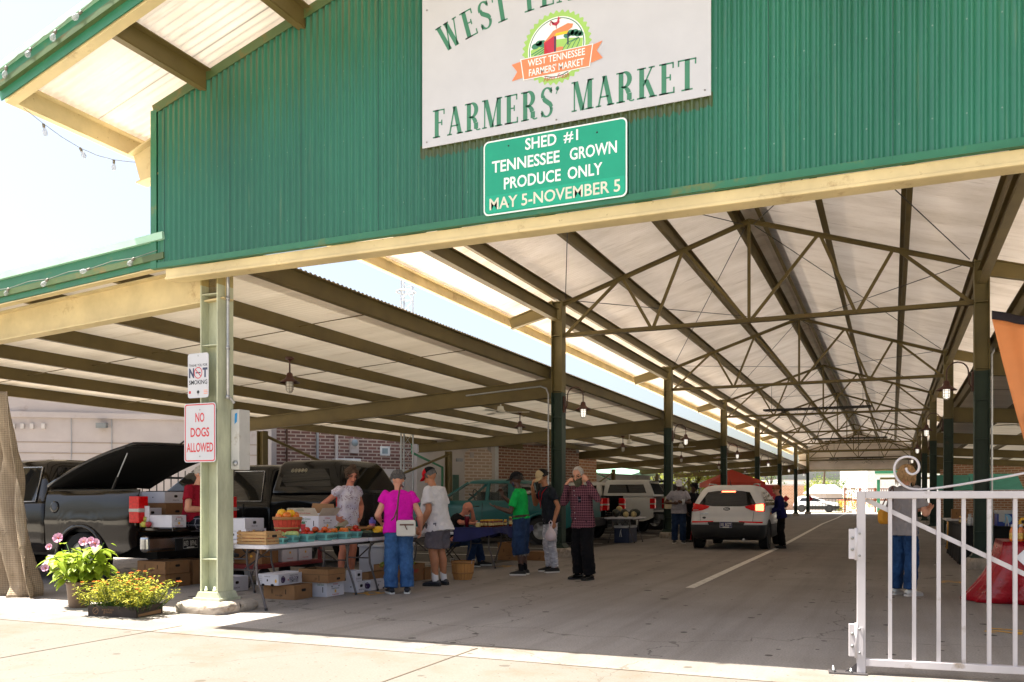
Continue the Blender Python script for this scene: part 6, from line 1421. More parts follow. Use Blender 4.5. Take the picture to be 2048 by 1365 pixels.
def fruits(key, name, label, m, r, grp, spots, **kw):
    for p in spots:
        if key not in PROT: PROT[key] = fruit(name, label, p, m, r, grp, **kw)
        else: dup(PROT[key], p, random.uniform(0, 6), scale=random.uniform(.9, 1.08), label=label, group=grp)
def heap(x, y, z, n, r, w):
    o = []
    for i in range(n):
        a = 2 * pi * i / max(1, n) + .4; q = w * (.62 if i < 4 else .2); o.append((x + q * cos(a) * (i < n - 1 or n < 4), y + q * sin(a) * (i < n - 1 or n < 4), z + (0 if i < 4 else r * 1.15)))
    return o
bz = ZT + .082
def spot(px, X): return X, onX(px, X)
row = [(478, -6.62), (563, -6.50), (585, -6.62), (615, -6.53), (650, -6.53), (668, -6.66), (690, -6.56), (712, -6.62)]
plan = [(563, -6.47, 'tom', 'turquoise basket of small red berries at the front edge of the table', .82), (556, -6.66, 'gt', 'turquoise basket of pale green tomatoes, left of the green pair', 1), (584, -6.60, 'gt', 'turquoise basket of pale green tomatoes beside the red ones', 1), (614, -6.53, 'tom', 'turquoise basket of deep red tomatoes right of the green tomatoes', 1.1), (632, -6.70, 'tomo', 'turquoise basket of orange red tomatoes in the back row, left', 1), (650, -6.52, 'tomo', 'wide turquoise basket heaped with orange red tomatoes, mid table', 1.12), (662, -6.66, 'pep', 'turquoise basket of small pale peppers beside the beans', 1), (689, -6.54, 'pep', 'turquoise basket of small orange peppers at the right end', 1.1), (711, -6.58, 'tom', 'turquoise basket of large red tomatoes next to the zucchini', 1), (672, -6.78, 'bean', 'turquoise basket of green beans in the back row', 1)]
for px, X, kind, lab, s in plan:
    x, y = spot(px, X); pulp(lab, x, y, s); zz = ZT + .07 * s
    if kind == 'tom': fruits('tom', 'tomato', 'ripe red tomato in a turquoise basket', TOM, .042, 'red tomatoes in the baskets', heap(x, y, zz + .02, 5, .042, .06) if s > .9 else [])
    if kind == 'tom' and s < .9:
        fruits('berry', 'cherry_tomato', 'tiny red cherry tomato in the small front basket', TOM, .014, 'cherry tomatoes', [(x + random.uniform(-.045, .045), y + random.uniform(-.045, .045), zz + .006 + .006 * (i % 2)) for i in range(16)])
    if kind == 'gt': fruits('gt', 'green_tomato', 'pale green tomato in a turquoise basket', GT, .047, 'green tomatoes in the baskets', heap(x, y, zz + .025, 4, .047, .062))
    if kind == 'tomo': fruits('tomo', 'orange_tomato', 'orange red tomato heaped in a turquoise basket', TOMO, .038, 'orange tomatoes in the baskets', heap(x, y, zz + .02, 6, .038, .075))
    if kind == 'pep': fruits('pep', 'small_pepper', 'small orange pepper in a turquoise basket', PEP, .026, 'small peppers in the baskets', [(x + random.uniform(-.055, .055), y + random.uniform(-.055, .055), zz + .012 + .03 * (i % 2)) for i in range(11)], sq=1.1, lobes=.06)
    if kind == 'bean':
        b = MB(); rnd = random.Random(5)
        for _ in range(70):
            p = Vector((x + rnd.uniform(-.06, .06), y + rnd.uniform(-.06, .06), zz + rnd.uniform(0, .07))); d = Vector((rnd.uniform(-1, 1), rnd.uniform(-1, 1), rnd.uniform(-.1, .6))).normalized() * .05; b.tube([p - d, p + Vector((0, 0, .012)), p + d], .0045, BEANM, 5)
        tag(b.build('green_beans'), 'tangled heap of green beans in the back row basket', 'beans', kind='stuff')
fruits('tomo', 'orange_tomato', 'x', TOMO, .038, 'x', [(-6.9, onX(560, -6.9), ZT + .05)]); bpy.data.objects[-1] if False else None
for o in bpy.data.objects:
    if o.get('label') == 'x': o['label'] = 'orange red tomato lying behind the wooden crate'; o['group'] = 'loose tomatoes'
# wooden crate
WOOD = mat('pale_crate_wood', 'b08a5c', .8, var=.18, vscale=4, stretch=(1, 1, 6))
x1 = -6.46; y0, y1 = 7.86, onX(540, x1) + .22; t = thing('wooden_crate', 'pale slatted wooden crate at the near end of the table', 'crate', (x1 - .42, y0, ZT), 0)
w, d, h = .42, y1 - y0, .145
for z in (0, .037, .074, .111):
    b = MB(); b.box(0, w, 0, .01, z, z + .031, WOOD); b.box(0, w, d - .01, d, z, z + .031, WOOD); b.box(0, .01, .01, d - .01, z, z + .031, WOOD); b.box(w - .01, w, .01, d - .01, z, z + .031, WOOD); b.build('slat', t, bevel=.002)
for x, y in ((.012, .012), (w - .034, .012), (.012, d - .034), (w - .034, d - .034)): b = MB(); b.box(x, x + .022, y, y + .022, 0, h + .012, WOOD); b.build('corner_post', t)
b = MB(); b.box(.01, w - .01, .01, d - .01, 0.002, .01, WOOD); b.build('base', t)
b = MB(); flat(b, rrect(.09, .03, .014, cx=d / 2, cy=.095), XZ((w + .002, 0, 0), (0, 1, 0)), 0, HOLE); fit_text(b, '42', XZ((w + .002, 0, 0), (0, 1, 0)) @ Matrix.Translation((d * .12, .1, 0)), .025, .018, INK); fit_text(b, '72', XZ((w + .002, 0, 0), (0, 1, 0)) @ Matrix.Translation((d * .88, .1, 0)), .025, .018, INK); b.build('hand_hole', t)
fruits('tom', 'tomato', 'ripe red tomato inside the wooden crate', TOM, .042, 'red tomatoes in the crate', [(-6.55 - .09 * i, 7.93 + .1 * j, ZT + .055) for i in range(4) for j in range(4)])
# bushel baskets
SLAT_R = mat('red_stained_slats', 'b03a26', .8, var=.25, vscale=5, stretch=(1, 1, .3), dirt=('cf7a52', 7, .4)); SLAT_N = mat('natural_slats', 'b07d45', .8, var=.2, vscale=5, stretch=(1, 1, .3)); HOOP = mat('basket_hoop', '9c6f42', .8, var=.2); SLAT_G = mat('green_stained_slats', '56602f', .8, var=.3, vscale=5); DARKIN = mat('basket_inside', '5b4026', .9)
def bushel(label, loc, r0, r1, h, m, handle=True):
    t = thing('bushel_basket', label, 'basket', loc, 0, 'round splint baskets'); n = 20; b = MB()
    for k in range(n):
        a0, a1 = 2 * pi * (k + .04) / n, 2 * pi * (k + .96) / n; v = []
        for i in range(6):
            f = i / 5; r = r0 + (r1 - r0) * f + .012 * sin(pi * f)
            v += [(r * cos(a0), r * sin(a0), h * f), (r * cos(a1), r * sin(a1), h * f)]
        b.add(v, [(2 * i, 2 * i + 1, 2 * i + 3, 2 * i + 2) for i in range(5)], m, None, False)
    b.build('slats', t, solid=.005)
    b = MB(); b.lathe([(r0 - .01, .004), (r1 - .014, h - .01)], DARKIN, 28); b.build('lining', t)
    for f, w in ((.97, .035), (.38, .022)):
        b = MB(); r = r0 + (r1 - r0) * f + .012 * sin(pi * f) + .006; b.lathe([(r, h * f - w / 2), (r + .004, h * f - w / 2), (r + .005, h * f + w / 2), (r, h * f + w / 2)], HOOP, 32, cap=False); b.build('hoop', t)
    if handle:
        for s in (1, -1): b = MB(); b.tube([(s * r1, -.06, h - .03), (s * (r1 + .015), -.06, h + .04), (s * (r1 + .015), .06, h + .04), (s * r1, .06, h - .03)], .004, GALV, 6); b.build('handle', t)
    return t
g = G(918, 1161); bushel('natural wood bushel basket standing on the floor behind the man in shorts', (g.x - .02, g.y + .17, 0), .135, .18, .28, SLAT_N)
X = -6.80; yb = onX(575, X); carton('low white tray under the red bushel basket on the table', (X - .2, X + .17, yb - .2, yb + .2, ZT, ZT + .085), True, prints=[('s', 'TOMATOES', .5, .5, .2, .03, INKG)])
bushel('red stained bushel basket piled with yellow and orange peppers on the table', (X, yb, ZT + .087), .12, .17, .2, SLAT_R, False); zb = ZT + .087 + .2
fruits('bellO', 'bell_pepper', 'orange bell pepper in the red bushel basket', PEP, .052, 'bell peppers in the red basket', [(X + .10 * cos(a), yb + .10 * sin(a), zb + .005 + .02 * (i % 2)) for i, a in enumerate([.2, 1.2, 2.2, 3.3, 4.3, 5.3])], sq=1.0, lobes=.09)
fruits('bellY', 'bell_pepper', 'bright yellow bell pepper at the top of the red bushel basket', PEPY, .055, 'bell peppers in the red basket', [(X + .06, yb - .02, zb + .05), (X - .03, yb - .07, zb + .055)], sq=1.05, lobes=.1)
# white open box on a brown carton
X = -6.78; ya, yc = onX(600, X), onX(668, X); BB = (X - .36, X, ya, yc, ZT, ZT + .10); carton('brown carton lying under the open white box on the table', BB, prints=())
bx = boxpx(640, 1045, 590, 672, 1019, ZT + .102); bx = (X - .36, X, onX(640, X) - .26 + .26, onX(672, X) + .0, ZT + .102, ZT + .30); bx = (X - .42, X, onX(637, X), onX(672, X), ZT + .102, ZT + .30)
t = carton('open white half bushel carton with flaps up, on the table beside the vendor', bx, True, lid=False, prints=BUSH + GRN); w, d, h = bx[1] - bx[0], bx[3] - bx[2], bx[5] - bx[4]
for nm, pts, m in (('front_flap', [(0, 0, h), (w, 0, h), (w - .03, -.04, h + .10), (-.03, -.05, h + .10)], WIN), ('side_flap', [(w, 0, h), (w, d, h), (w + .06, d + .03, h + .10), (w + .05, -.02 + .04, h + .10)], WIN), ('back_flap', [(0, d, h), (w, d, h), (w - .06, d + .03, h + .15), (.0, d + .06, h + .16)], CARD), ('left_flap', [(0, 0, h), (0, d, h), (-.10, d, h + .1), (-.10, .02, h + .09)], WIN)):
    f = MB(); f.add(pts, [(0, 1, 2, 3)], m); q = f.build(nm, t, solid=.005)
    if nm == 'front_flap':
        l = MB(); M_ = XZ((w / 2, -.028, h + .055), (1, 0, 0), (0, -.45, 1)); fit_text(l, 'EKUDORP'[::-1], M_ @ Matrix.Translation((-.05, .022, .004)), .11, .022, INKG); fit_text(l, 'Fresh South Grown', M_ @ Matrix.Translation((0, -.02, .004)), .2, .02, INKR); l.build('print', q)
LINER = mat('paper_liner', 'c9cbd6', .7, var=.05); f = MB(); f.grid(lambda u, v: (.03 + (w - .06) * u, .02 + (d - .04) * v, h - .02 + .07 * sin(5 * u + 3 * v) * .5 + .05 * sin(3 * u) + .03), 10, 8, LINER); f.build('paper_liner', t, solid=.003)
# bowls, squash, zucchini, thermos on the second table
X = -6.86; y = onX(722, X); t = thing('splint_bowl', 'wide green and brown splint bowl behind the squash', 'bowl', (X, y, ZT), 0); b = MB(); b.lathe([(.10, 0), (.13, .02), (.19, .115), (.2, .12), (.185, .115), (.12, .02), (0, .015)], SLAT_G, 30, cap=False); b.build('bowl_wall', t); b = MB(); b.lathe([(.188, .10), (.206, .10), (.208, .135), (.19, .135)], HOOP, 30, cap=False); b.build('hoop', t)
y = onX(763, X); t = thing('splint_bowl', 'small splint bowl beside the woman in magenta', 'bowl', (X, y, ZT), 0); b = MB(); b.lathe([(.06, 0), (.11, .10), (.10, .10), (.05, .01), (0, .01)], SLAT_N, 24, cap=False); b.build('bowl_wall', t); b = MB(); b.lathe([(.108, .085), (.118, .085), (.118, .11), (.108, .11)], HOOP, 24, cap=False); b.build('hoop', t)
X = -6.6; ya, yc = onX(722, X), onX(766, X); t = thing('produce_tray', 'black shallow tray of squash and zucchini', 'tray', (X, (ya + yc) / 2, ZT), 0); L = yc - ya; b = MB(); b.box(-.17, .17, -L / 2, L / 2, 0, .01, PLASTIC); b.box(.16, .17, -L / 2, L / 2, .01, .06, PLASTIC); b.box(-.17, -.16, -L / 2, L / 2, .01, .06, PLASTIC); b.box(-.16, .16, -L / 2, -L / 2 + .01, .01, .06, PLASTIC); b.box(-.16, .16, L / 2 - .01, L / 2, .01, .06, PLASTIC); b.build('tray_wall', t)
SQY = mat('yellow_squash_skin', 'dcae10', .35, var=.08); ZUC = mat('zucchini_skin', '22361a', .4, var=.3, vscale=20); PEACH = mat('peach_skin', 'c98a3c', .6, var=.25, vscale=10)
def gourd(name, label, p0, p1, m, r, grp):
    p0, p1 = Vector(p0), Vector(p1); c = (p0 + p1) / 2; t = thing(name, label, name.replace('_', ' '), c, 0, grp); b = MB(); q = [p0 - c, (p0 - c) * .6 + Vector((0, 0, .004)), Vector((0, 0, .008)), (p1 - c) * .7, p1 - c]; b.tube(q, [r * .5, r, r * .95, r * .62, r * .35], m, 12); b.build('flesh', t); b = MB(); d = (p1 - p0).normalized(); b.tube([p1 - c - d * .004, p1 - c + d * .02], r * .28, CALYX, 6); b.build('stalk', t)
for i in range(6): yy = ya + L * (.52 + .085 * i); gourd('yellow_squash', 'yellow squash in the black tray', (X + .12, yy - .02, ZT + .04 + .03 * (i % 3)), (X - .06, yy + .05, ZT + .06 + .03 * (i % 3)), SQY, .027, 'yellow squash in the tray')
for i in range(5): yy = ya + .03 + .032 * i; gourd('zucchini', 'dark green zucchini at the left of the black tray', (X + .14, yy - .03, ZT + .035 + .02 * (i % 2)), (X - .1, yy + .12, ZT + .05 + .02 * (i % 2)), ZUC, .022, 'zucchini in the tray')
fruits('peach', 'peach', 'yellow peach behind the squash', PEACH, .038, 'peaches behind the squash', [(X - .13, ya + L * (.6 + .14 * i), ZT + .095 + .02 * (i == 1)) for i in range(3)], sq=.95)
X = -6.95; y = onX(744, X); PINKP = mat('pink_plastic', 'c4637c', .4); PURP = mat('purple_plastic', '5a52a8', .4); t = thing('water_bottle', 'pink water bottle with a purple lid behind the bowl', 'bottle', (X, y, ZT), 0); b = MB(); b.lathe([(.04, 0), (.042, .01), (.042, .15), (.035, .17)], PINKP, 16); b.build('bottle_body', t); b = MB(); b.lathe([(.043, .165), (.043, .215), (.02, .22), (.02, .25), (.0, .255)], PURP, 16, cap=False); b.tube([(.02, 0, .21), (.06, 0, .2), (.05, 0, .16)], .008, PURP, 6); b.build('lid', t)
# trolley with boxes behind the table
TR = mat('dark_red_trolley', '6d1518', .5, var=.2); g = Vector((-8.75, 11.05, 0)); t = thing('platform_trolley', 'dark red flat trolley on small wheels behind the table', 'trolley', g, 0)
b = MB(); b.box(-.35, .35, -1.0, .55, .24, .30, TR); b.build('platform', t, bevel=.005); b = MB(); b.bar((.33, .5, .3), (.33, .5, .98), .05, .05, TR); b.bar((-.33, .5, .3), (-.33, .5, .98), .05, .05, TR); b.bar((-.33, .5, .96), (.33, .5, .96), .05, .05, TR, up=(0, 1, 0)); b.build('push_handle', t)
for x in (-.25, .25):
    for y in (-.75, .35): b = MB(); M = Matrix.Translation((x, y, .12)) @ Matrix.Rotation(pi / 2, 4, 'Y'); b.lathe([(.07, -.025), (.12, -.025), (.12, .025), (.07, .025), (0, .02)], TYRE, 18, M); b.build('wheel', t)
wb = carton('brown wine box with black rope handle on the trolley', (-9.02, -8.5, 10.25, 10.62, .302, .62), prints=[('f', '#sun', .62, .35, .05, .04, INKY)], rim=.10); carton('tall white carton standing on the trolley', (-8.95, -8.5, 10.72, 11.08, .302, .70), True, prints=[('f', '#truck', .4, .7, .1, .04, INKR), ('f', 'Grown & Packed by', .4, .5, .16, .02, INK)] + BUSH); carton('second white carton at the handle end of the trolley', (-8.95, -8.5, 11.12, 11.45, .302, .68), True, prints=BUSH)
b = MB(); b.tube([(.16, -.006, .30), (.18, -.014, .20), (.22, -.016, .17), (.32, -.016, .17), (.36, -.014, .20), (.38, -.006, .30)], .012, PLASTIC, 6); b.build('rope_handle', wb)
TOTE = mat('translucent_tote_plastic', 'a9adba', .35, var=.08); t = thing('storage_tote', 'large translucent grey storage tote behind the vendor', 'storage tote', (-7.75, 12.5, 0), 0); b = MB(); b.prism(rrect(.5, 1.0, .06), .0, .48, TOTE); b.build('tub', t, bevel=.01)
b = MB(); b.prism(rrect(.54, 1.04, .07), .48, .52, TOTE); b.build('lid', t, bevel=.01)
for k in range(9): b = MB(); b.box(.25, .262, -.42 + .1 * k, -.40 + .1 * k, .03, .44, TOTE); b.build('rib', t)
HUSK = mat('corn_husk', '8a9a3a', .7, var=.3, vscale=12); bx = (-7.28, -6.72, 11.35, 11.95, 0, .26); carton('brown carton full of green corn husks under the second table', bx, lid=False, prints=[('s', 'SWEET', .5, .6, .2, .05, INKR)]); b = MB(); rnd = random.Random(9)
for _ in range(30): p = Vector((rnd.uniform(-7.22, -6.78), rnd.uniform(11.4, 11.9), .24 + rnd.uniform(0, .05))); d = Vector((rnd.uniform(-.1, .1), rnd.uniform(-1, 1), rnd.uniform(-.1, .25))).normalized() * .12; b.tube([p - d, p, p + d * 1.1], [.014, .028, .004], HUSK, 7)
tag(b.build('corn_husks'), 'heap of green corn husks in the brown carton', 'corn', kind='stuff')
carton('white carton with purple print against the black pickup door', boxpx(482, 1050, 458, 496, 1038, .95) if False else (-8.62, -8.2, 9.15, 9.6, .0, .2), True, prints=FLAPS); 
g = at(478, 11.6, z=0); carton('stacked white tomato carton left of the black pickup, lower', (g.x - .3, g.x + .12, g.y, g.y + .4, .72, .86), True, prints=HEIR); carton('stacked white tomato carton left of the black pickup, upper', (g.x - .3, g.x + .10, g.y, g.y + .38, .862, 1.0), True, prints=FLAPS)
folding_table('small table in shade carrying white cartons behind the front column', g.x - .45, g.x + .2, g.y - .1, g.y + .9, .715)
# handbag of the woman in magenta, plastic bag, cup
WBAG = mat('cream_leather', 'c4bdb2', .5, var=.06); STRAP = mat('brown_leather_strap', '5a3326', .5)
t = thing('shoulder_bag', 'cream shoulder bag with brown strap across the magenta woman\'s back', 'handbag', (-5.83, 9.83, .78), A_CAM + .05); b = MB(); b.prism(rrect(.25, .21, .03, cx=.02, cy=.10), -.035, .035, WBAG, XZ((0, 0, 0), (1, 0, 0))); b.build('bag_body', t, bevel=.012); b = MB(); b.box(-.06, .12, -.042, -.036, .135, .155, STRAP); b.tube([(.0, -.045, .15), (.035, -.05, .08)], .006, STRAP, 5); b.build('zip_trim', t)
b = MB(); b.tube([(-.10, 0, .19), (-.09, -.045, .34), (-.075, -.06, .50), (-.06, -.03, .62), (-.055, .06, .665), (-.03, .16, .64)], .011, STRAP, 6); b.tube([(.14, 0, .19), (.15, .05, .24)], .009, STRAP, 6); b.tube([(-.09, -.048, .36), (-.13, -.06, .24), (-.17, -.06, .20)], .009, STRAP, 6); b.build('strap', t)
PLB = mat('white_carrier_plastic', 'd3c3cb', .35, var=.1, vscale=6); t = thing('plastic_bag', 'small white plastic bag with pink fruit hanging from the man\'s hand', 'bag', (-5.30, 13.75, .55), 0); b = MB(); b.lathe([(.0, 0), (.07, .015), (.10, .07), (.085, .14), (.035, .21), (.02, .25)], PLB, 18, cap=False); b.build('bag_body', t, bevel=0); b = MB(); b.tube([(-.015, 0, .24), (-.03, 0, .31), (0, .0, .35), (.03, 0, .31), (.015, 0, .24)], .009, PLB, 6); b.build('handle', t)
t = thing('paper_cup', 'tall white cup in the hand of the man in the white cap', 'cup', (-5.42, 24.50, 1.12), 0); b = MB(); b.lathe([(.033, 0), (.045, .15), (.042, .15), (.03, .01), (0, .01)], S_WHITE, 18, cap=False); b.build('cup_wall', t); b = MB(); b.lathe([(.047, .145), (.047, .155)], S_WHITE, 18); b.build('rim', t)
# honey table
CLOTHB = mat('royal_blue_tablecloth', '161c56', .8, var=.12, vscale=5, bump=.3, bscale=12, bdist=.01)
HT = folding_table('honey seller\'s folding table under a blue cloth', -7.30, -6.55, 14.1, 15.95)
def tablecloth(name, label, x0, x1, y0, y1, z, drop, m, flare=.05, waves=18, seed=1, train=None, cat='tablecloth', fold=.028):
    P = []; W, L = x1 - x0, y1 - y0; per = 2 * (W + L); N = 160; rnd = random.Random(seed); ph = [rnd.uniform(0, 6) for _ in range(4)]
    def edge(s):
        s = s % per
        if s < W: return (x0 + s, y0), (0, -1)
        s -= W
        if s < L: return (x1, y0 + s), (1, 0)
        s -= L
        if s < W: return (x1 - s, y1), (0, 1)
        s -= W; return (x0, y1 - s), (-1, 0)
    b = MB(); V = []; R = 12
    for j in range(R + 1):
        f = j / R
        for i in range(N):
            s = per * i / N; (x, y), nrm = edge(s); dl = drop(s / per) if callable(drop) else drop
            fl_ = (sin(2 * pi * waves * i / N + ph[0]) * .6 + sin(2 * pi * waves * .43 * i / N + ph[1]) * .4)
            o = .004 + flare * f * (.6 + .4 * f) + fold * f * fl_; dx, dy = nrm; cx, cy = (x0 + x1) / 2, (y0 + y1) / 2; rx, ry = (x - cx) / (W / 2), (y - cy) / (L / 2)
            if abs(rx) > .86 and abs(ry) > .9: dx, dy = (1 if rx > 0 else -1) * .7, (1 if ry > 0 else -1) * .7; o *= 1.4
            px, py, pz = x + dx * o, y + dy * o, z + .004 - dl * f
            if train: tx, ty = train(x, y, f, pz); px += tx; py += ty
            V.append((px, py, max(.006, pz)))
    F = [(j * N + i, j * N + (i + 1) % N, (j + 1) * N + (i + 1) % N, (j + 1) * N + i) for j in range(R) for i in range(N)]; F.append(tuple(range(N)))
    b.add(V, F, m, None, True); return tag(b.build(name, solid=.003), label, cat)
tablecloth('tablecloth', 'royal blue cloth hanging unevenly over the honey table', -7.31, -6.54, 14.08, 15.97, .745, lambda q: .10 + .16 * (0.5 + .5 * sin(2 * pi * q * 3 + 1.2)), CLOTHB, .03, 14, 2)
HONEY = mat('dark_honey_jar', '6e2c0c', .12, var=.3, vscale=20, coat=.6); HLID = mat('yellow_jar_lid', 'd9a514', .4); HLAB = mat('pale_honey_label', 'c9b478', .6)
def jar(label, loc, h=.13, r=.032, m=HONEY, lidm=HLID, lab=True, group='honey jars on the blue table'):
    t = thing('honey_jar', label, 'jar', loc, random.uniform(0, 6), group); b = MB(); b.lathe([(r * .9, 0), (r, .008), (r, h * .72), (r * .75, h * .84), (r * .72, h * .86)], m, 14); b.build('jar_body', t); b = MB(); b.lathe([(r * .8, h * .84), (r * .82, h * .97), (r * .7, h)], lidm, 14); b.build('lid', t)
    if lab: b = MB(); b.lathe([(r + .001, h * .22), (r + .001, h * .58)], HLAB, 14, cap=False); b.build('jar_label', t)
    return t
j0 = jar('dark honey jar with yellow lid in the block of jars on the blue cloth', (-6.72, 14.36, .752))
for i in range(3):
    for k in range(6):
        if i or k: dup(j0, (-6.72 - .085 * i, 14.36 + .10 * k + .02 * (i % 2), .752), random.uniform(0, 6))
for k in range(5): jar('small honey jar standing beyond the main block on the honey table', (-6.76 - .05 * (k % 2), 15.12 + .13 * k, .752), .10 + .02 * (k % 2), .034)
jar('tall slim honey bottle with yellow cap at the front edge of the blue cloth', (-6.62, 15.05, .752), .18, .03)
jar('squat jar with bright yellow label left of the honey jars', (-6.93, 14.30, .752), .09, .045, HLAB, S_WHITE)
WINE = mat('wine_red_tumbler', '6d1026', .25, .3); t = thing('tumbler', 'wine red steel tumbler on the blue tablecloth by the bald man', 'tumbler', (-7.12, 14.22, .752), 0); b = MB(); b.lathe([(.034, 0), (.036, .08), (.045, .09), (.047, .19), (.046, .2)], WINE, 20); b.build('tumbler_body', t); b = MB(); b.lathe([(.047, .2), (.047, .215), (.03, .22)], GALV, 20); b.build('lid', t)
def fchair(label, loc, rz):
    t = thing('folding_chair', label, 'chair', loc, rz, 'folding chairs'); b = MB(); b.prism(rrect(.42, .40, .05), .44, .465, PLASTIC); b.build('seat', t); b = MB(); b.box(-.2, .2, -.24, -.22, .62, .86, PLASTIC); b.build('backrest', t, bevel=.008)
    for s in (1, -1): b = MB(); b.tube([(s * .21, -.23, .88), (s * .21, -.16, .5), (s * .21, .24, .0)], .012, DARK, 6); b.build('leg', t); b = MB(); b.tube([(s * .19, .16, .45), (s * .19, -.28, .0)], .012, DARK, 6); b.build('leg', t)
    return t
fchair('black folding chair under the bald seated man', (-7.62, 14.5, 0), A_CAM + radians(-98)); fchair('folding chair of the stall keeper behind the cooler', (2.75, 17.4, 0), A_CAM + radians(140))
carton('brown carton with yellow packing on the floor under the far end of the honey table', (-7.5, -7.0, 16.4, 16.9, 0, .36), lid=False, prints=BRN); carton('low brown carton in the shade beside the second left column', (-6.9, -6.4, 16.55, 16.95, 0, .18), prints=())
# melons and cooler
folding_table('white folding table with melons in front of the white pickup', -7.65, -6.75, 24.1, 25.5)
CANT = mat('netted_cantaloupe', 'b3a274', .8, var=.15, vscale=30, bump=.5, bscale=90); WMEL = mat('dark_watermelon', '141d12', .4, var=.4, vscale=6)
def melon(label, loc, m, r, el, grp):
    t = thing('melon', label, 'melon', loc, random.uniform(0, 3), grp); b = MB(); b.ball((0, 0, 0), (r * el, r, r), m, 20); b.build('rind', t); b = MB(); b.ball((0, 0, r * .985), (.012, .012, .006), STEM, 8); b.build('stalk_scar', t); return t
melon('left one of two pale cantaloupes on the melon table', (-7.05, 24.32, .74 + .085), CANT, .085, 1, 'cantaloupes'); melon('right one of two pale cantaloupes on the melon table', (-6.9, 24.62, .74 + .085), CANT, .085, 1, 'cantaloupes')
for i, (x, y) in enumerate(((-7.4, 24.5), (-7.3, 25.0), (-6.95, 25.0), (-7.1, 25.3))): melon('dark watermelon on the melon table', (x, y, .74 + .12), WMEL, .12, 1.35, 'watermelons on the table')
melon('pale melon on the tailgate of the black pickup', (-7.75, 26.0, .86 + .1), CANT, .1, 1, 'cantaloupes')
CBLUE = mat('navy_cooler', '1c2a4c', .45); CWHITE = mat('cooler_white', 'b9babd', .5)
def cooler(label, loc, rz, L=.8, W=.42, H=.42, m=CBLUE, sticker=False):
    t = thing('cooler', label, 'cool box', loc, rz, 'cool boxes'); b = MB(); b.prism(rrect(W, L, .05), 0, H - .07, m); b.build('body', t, bevel=.012); b = MB(); b.prism(rrect(W + .02, L + .02, .05), H - .07, H, CWHITE); b.build('lid', t, bevel=.012)
    for s in (1, -1): b = MB(); b.tube([(0, s * L / 2, H - .12), (.0, s * (L / 2 + .06), H - .14), (.03, s * (L / 2 + .06), H - .32), (-.03, s * (L / 2 + .06), H - .32), (0, s * (L / 2 + .06), H - .14)], .012, CWHITE, 6); b.build('handle', t)
    if sticker: b = MB(); b.ball((W * .0, -L / 2 - .002, H * .45), (.09, .004, .09), mat('pale_blue_sticker', '7db2d6', .5), 16); b.build('sticker', t); b = MB(); b.box(-W / 2 + .02, -W / 2 + .12, -L / 2 - .006, -L / 2 - .001, .08, .26, CWHITE); b.build('notice', t)
    return t
cooler('navy cooler with white lid under the melon table', (-7.2, 24.8, 0), 0, .9, .45, .5)
# control box on the third left column
t = thing('switch_box', 'small cream switch box on the third left column', 'switch box', (XL + .03, YB[2] - .15, 1.15), 0); b = MB(); b.box(-.12, .12, -.03, .02, -.2, .2, mat('cream_box', 'b8ad90', .6)); b.build('cabinet', t, bevel=.01); b = MB(); b.ball((0, -.03, .02), (.035, .02, .035), DARK, 10); b.build('knob', t)
# ================================================================== foreground: plants, curtain, gate, flag, red stall
def leaf_mat(name, a, b_, tr=.35):
    if name in _M: return _M[name]
    m, t = newmat(name); t.set(.5, 0, .35); f = t.noise(t.wpos(), 9, 3); g_ = t.noise(t.wpos(), 2.2, 2); c = t.mix(t.ramp(f, [(.3, (0, 0, 0)), (.7, (1, 1, 1))]), hx(a), hx(b_)); t.base(c)
    d = t.n('ShaderNodeBsdfTranslucent'); t.l(c, d.inputs['Color']); mx = t.n('ShaderNodeMixShader'); mx.inputs[0].default_value = tr; out = t.t.nodes['Material Output']
    t.l(t.b.outputs[0], mx.inputs[1]); t.l(d.outputs[0], mx.inputs[2]); t.l(mx.outputs[0], out.inputs[0]); _M[name] = m; return m
LEAFY = leaf_mat('fresh_leaf', '6f8a1e', 'a2b23c', .45); LEAFM = leaf_mat('marigold_leaf', '8a9524', 'bdb54a', .45); PETALP = leaf_mat('pale_pink_petal', 'c58fb0', 'dcb4cd', .3); PETALO = leaf_mat('orange_petal', 'c4561c', 'd98a2a', .2); PETALR = leaf_mat('red_petal', 'a82c1a', 'c24422', .2)
POTB = mat('brown_plastic_pot', '6e5a48', .6, var=.15, vscale=6); TRAYB = mat('dark_plant_tray', '2f241f', .7, var=.2); TRAYT = mat('tan_tray_end', '8d6a4a', .8)
def leaf(mb, p, d, up, L, W, m, fold=.15, droop=.3):
    d = Vector(d).normalized(); s = d.cross(Vector(up)).normalized(); n = s.cross(d)
    pr = [(0, .0, 0), (.2, .42, -.0), (.45, .5, -.02), (.75, .3, -.05), (1, 0, -.12)]
    V = []
    for u, w, z in pr: 
        c = p + d * (u * L) + n * (z * L * droop * 3 - 0); V += [c - s * w * W + n * fold * w * W, c, c + s * w * W + n * fold * w * W]
    mb.add(V, [(3 * i, 3 * i + 1, 3 * i + 4, 3 * i + 3) for i in range(4)] + [(3 * i + 1, 3 * i + 2, 3 * i + 5, 3 * i + 4) for i in range(4)], m, None, True)
g = G(141, 1217); rnd = random.Random(11); PX, PY = g.x, g.y + .12
t = thing('potted_hibiscus', 'tall potted plant with big green leaves and pale pink flowers by the burlap', 'potted plant', (PX, PY, 0), 0)
b = MB(); b.lathe([(.105, 0), (.115, .02), (.14, .27), (.152, .275), (.152, .305), (.138, .305), (.13, .25), (0, .25)], POTB, 28, cap=False); b.build('pot', t)
b = MB(); st = []
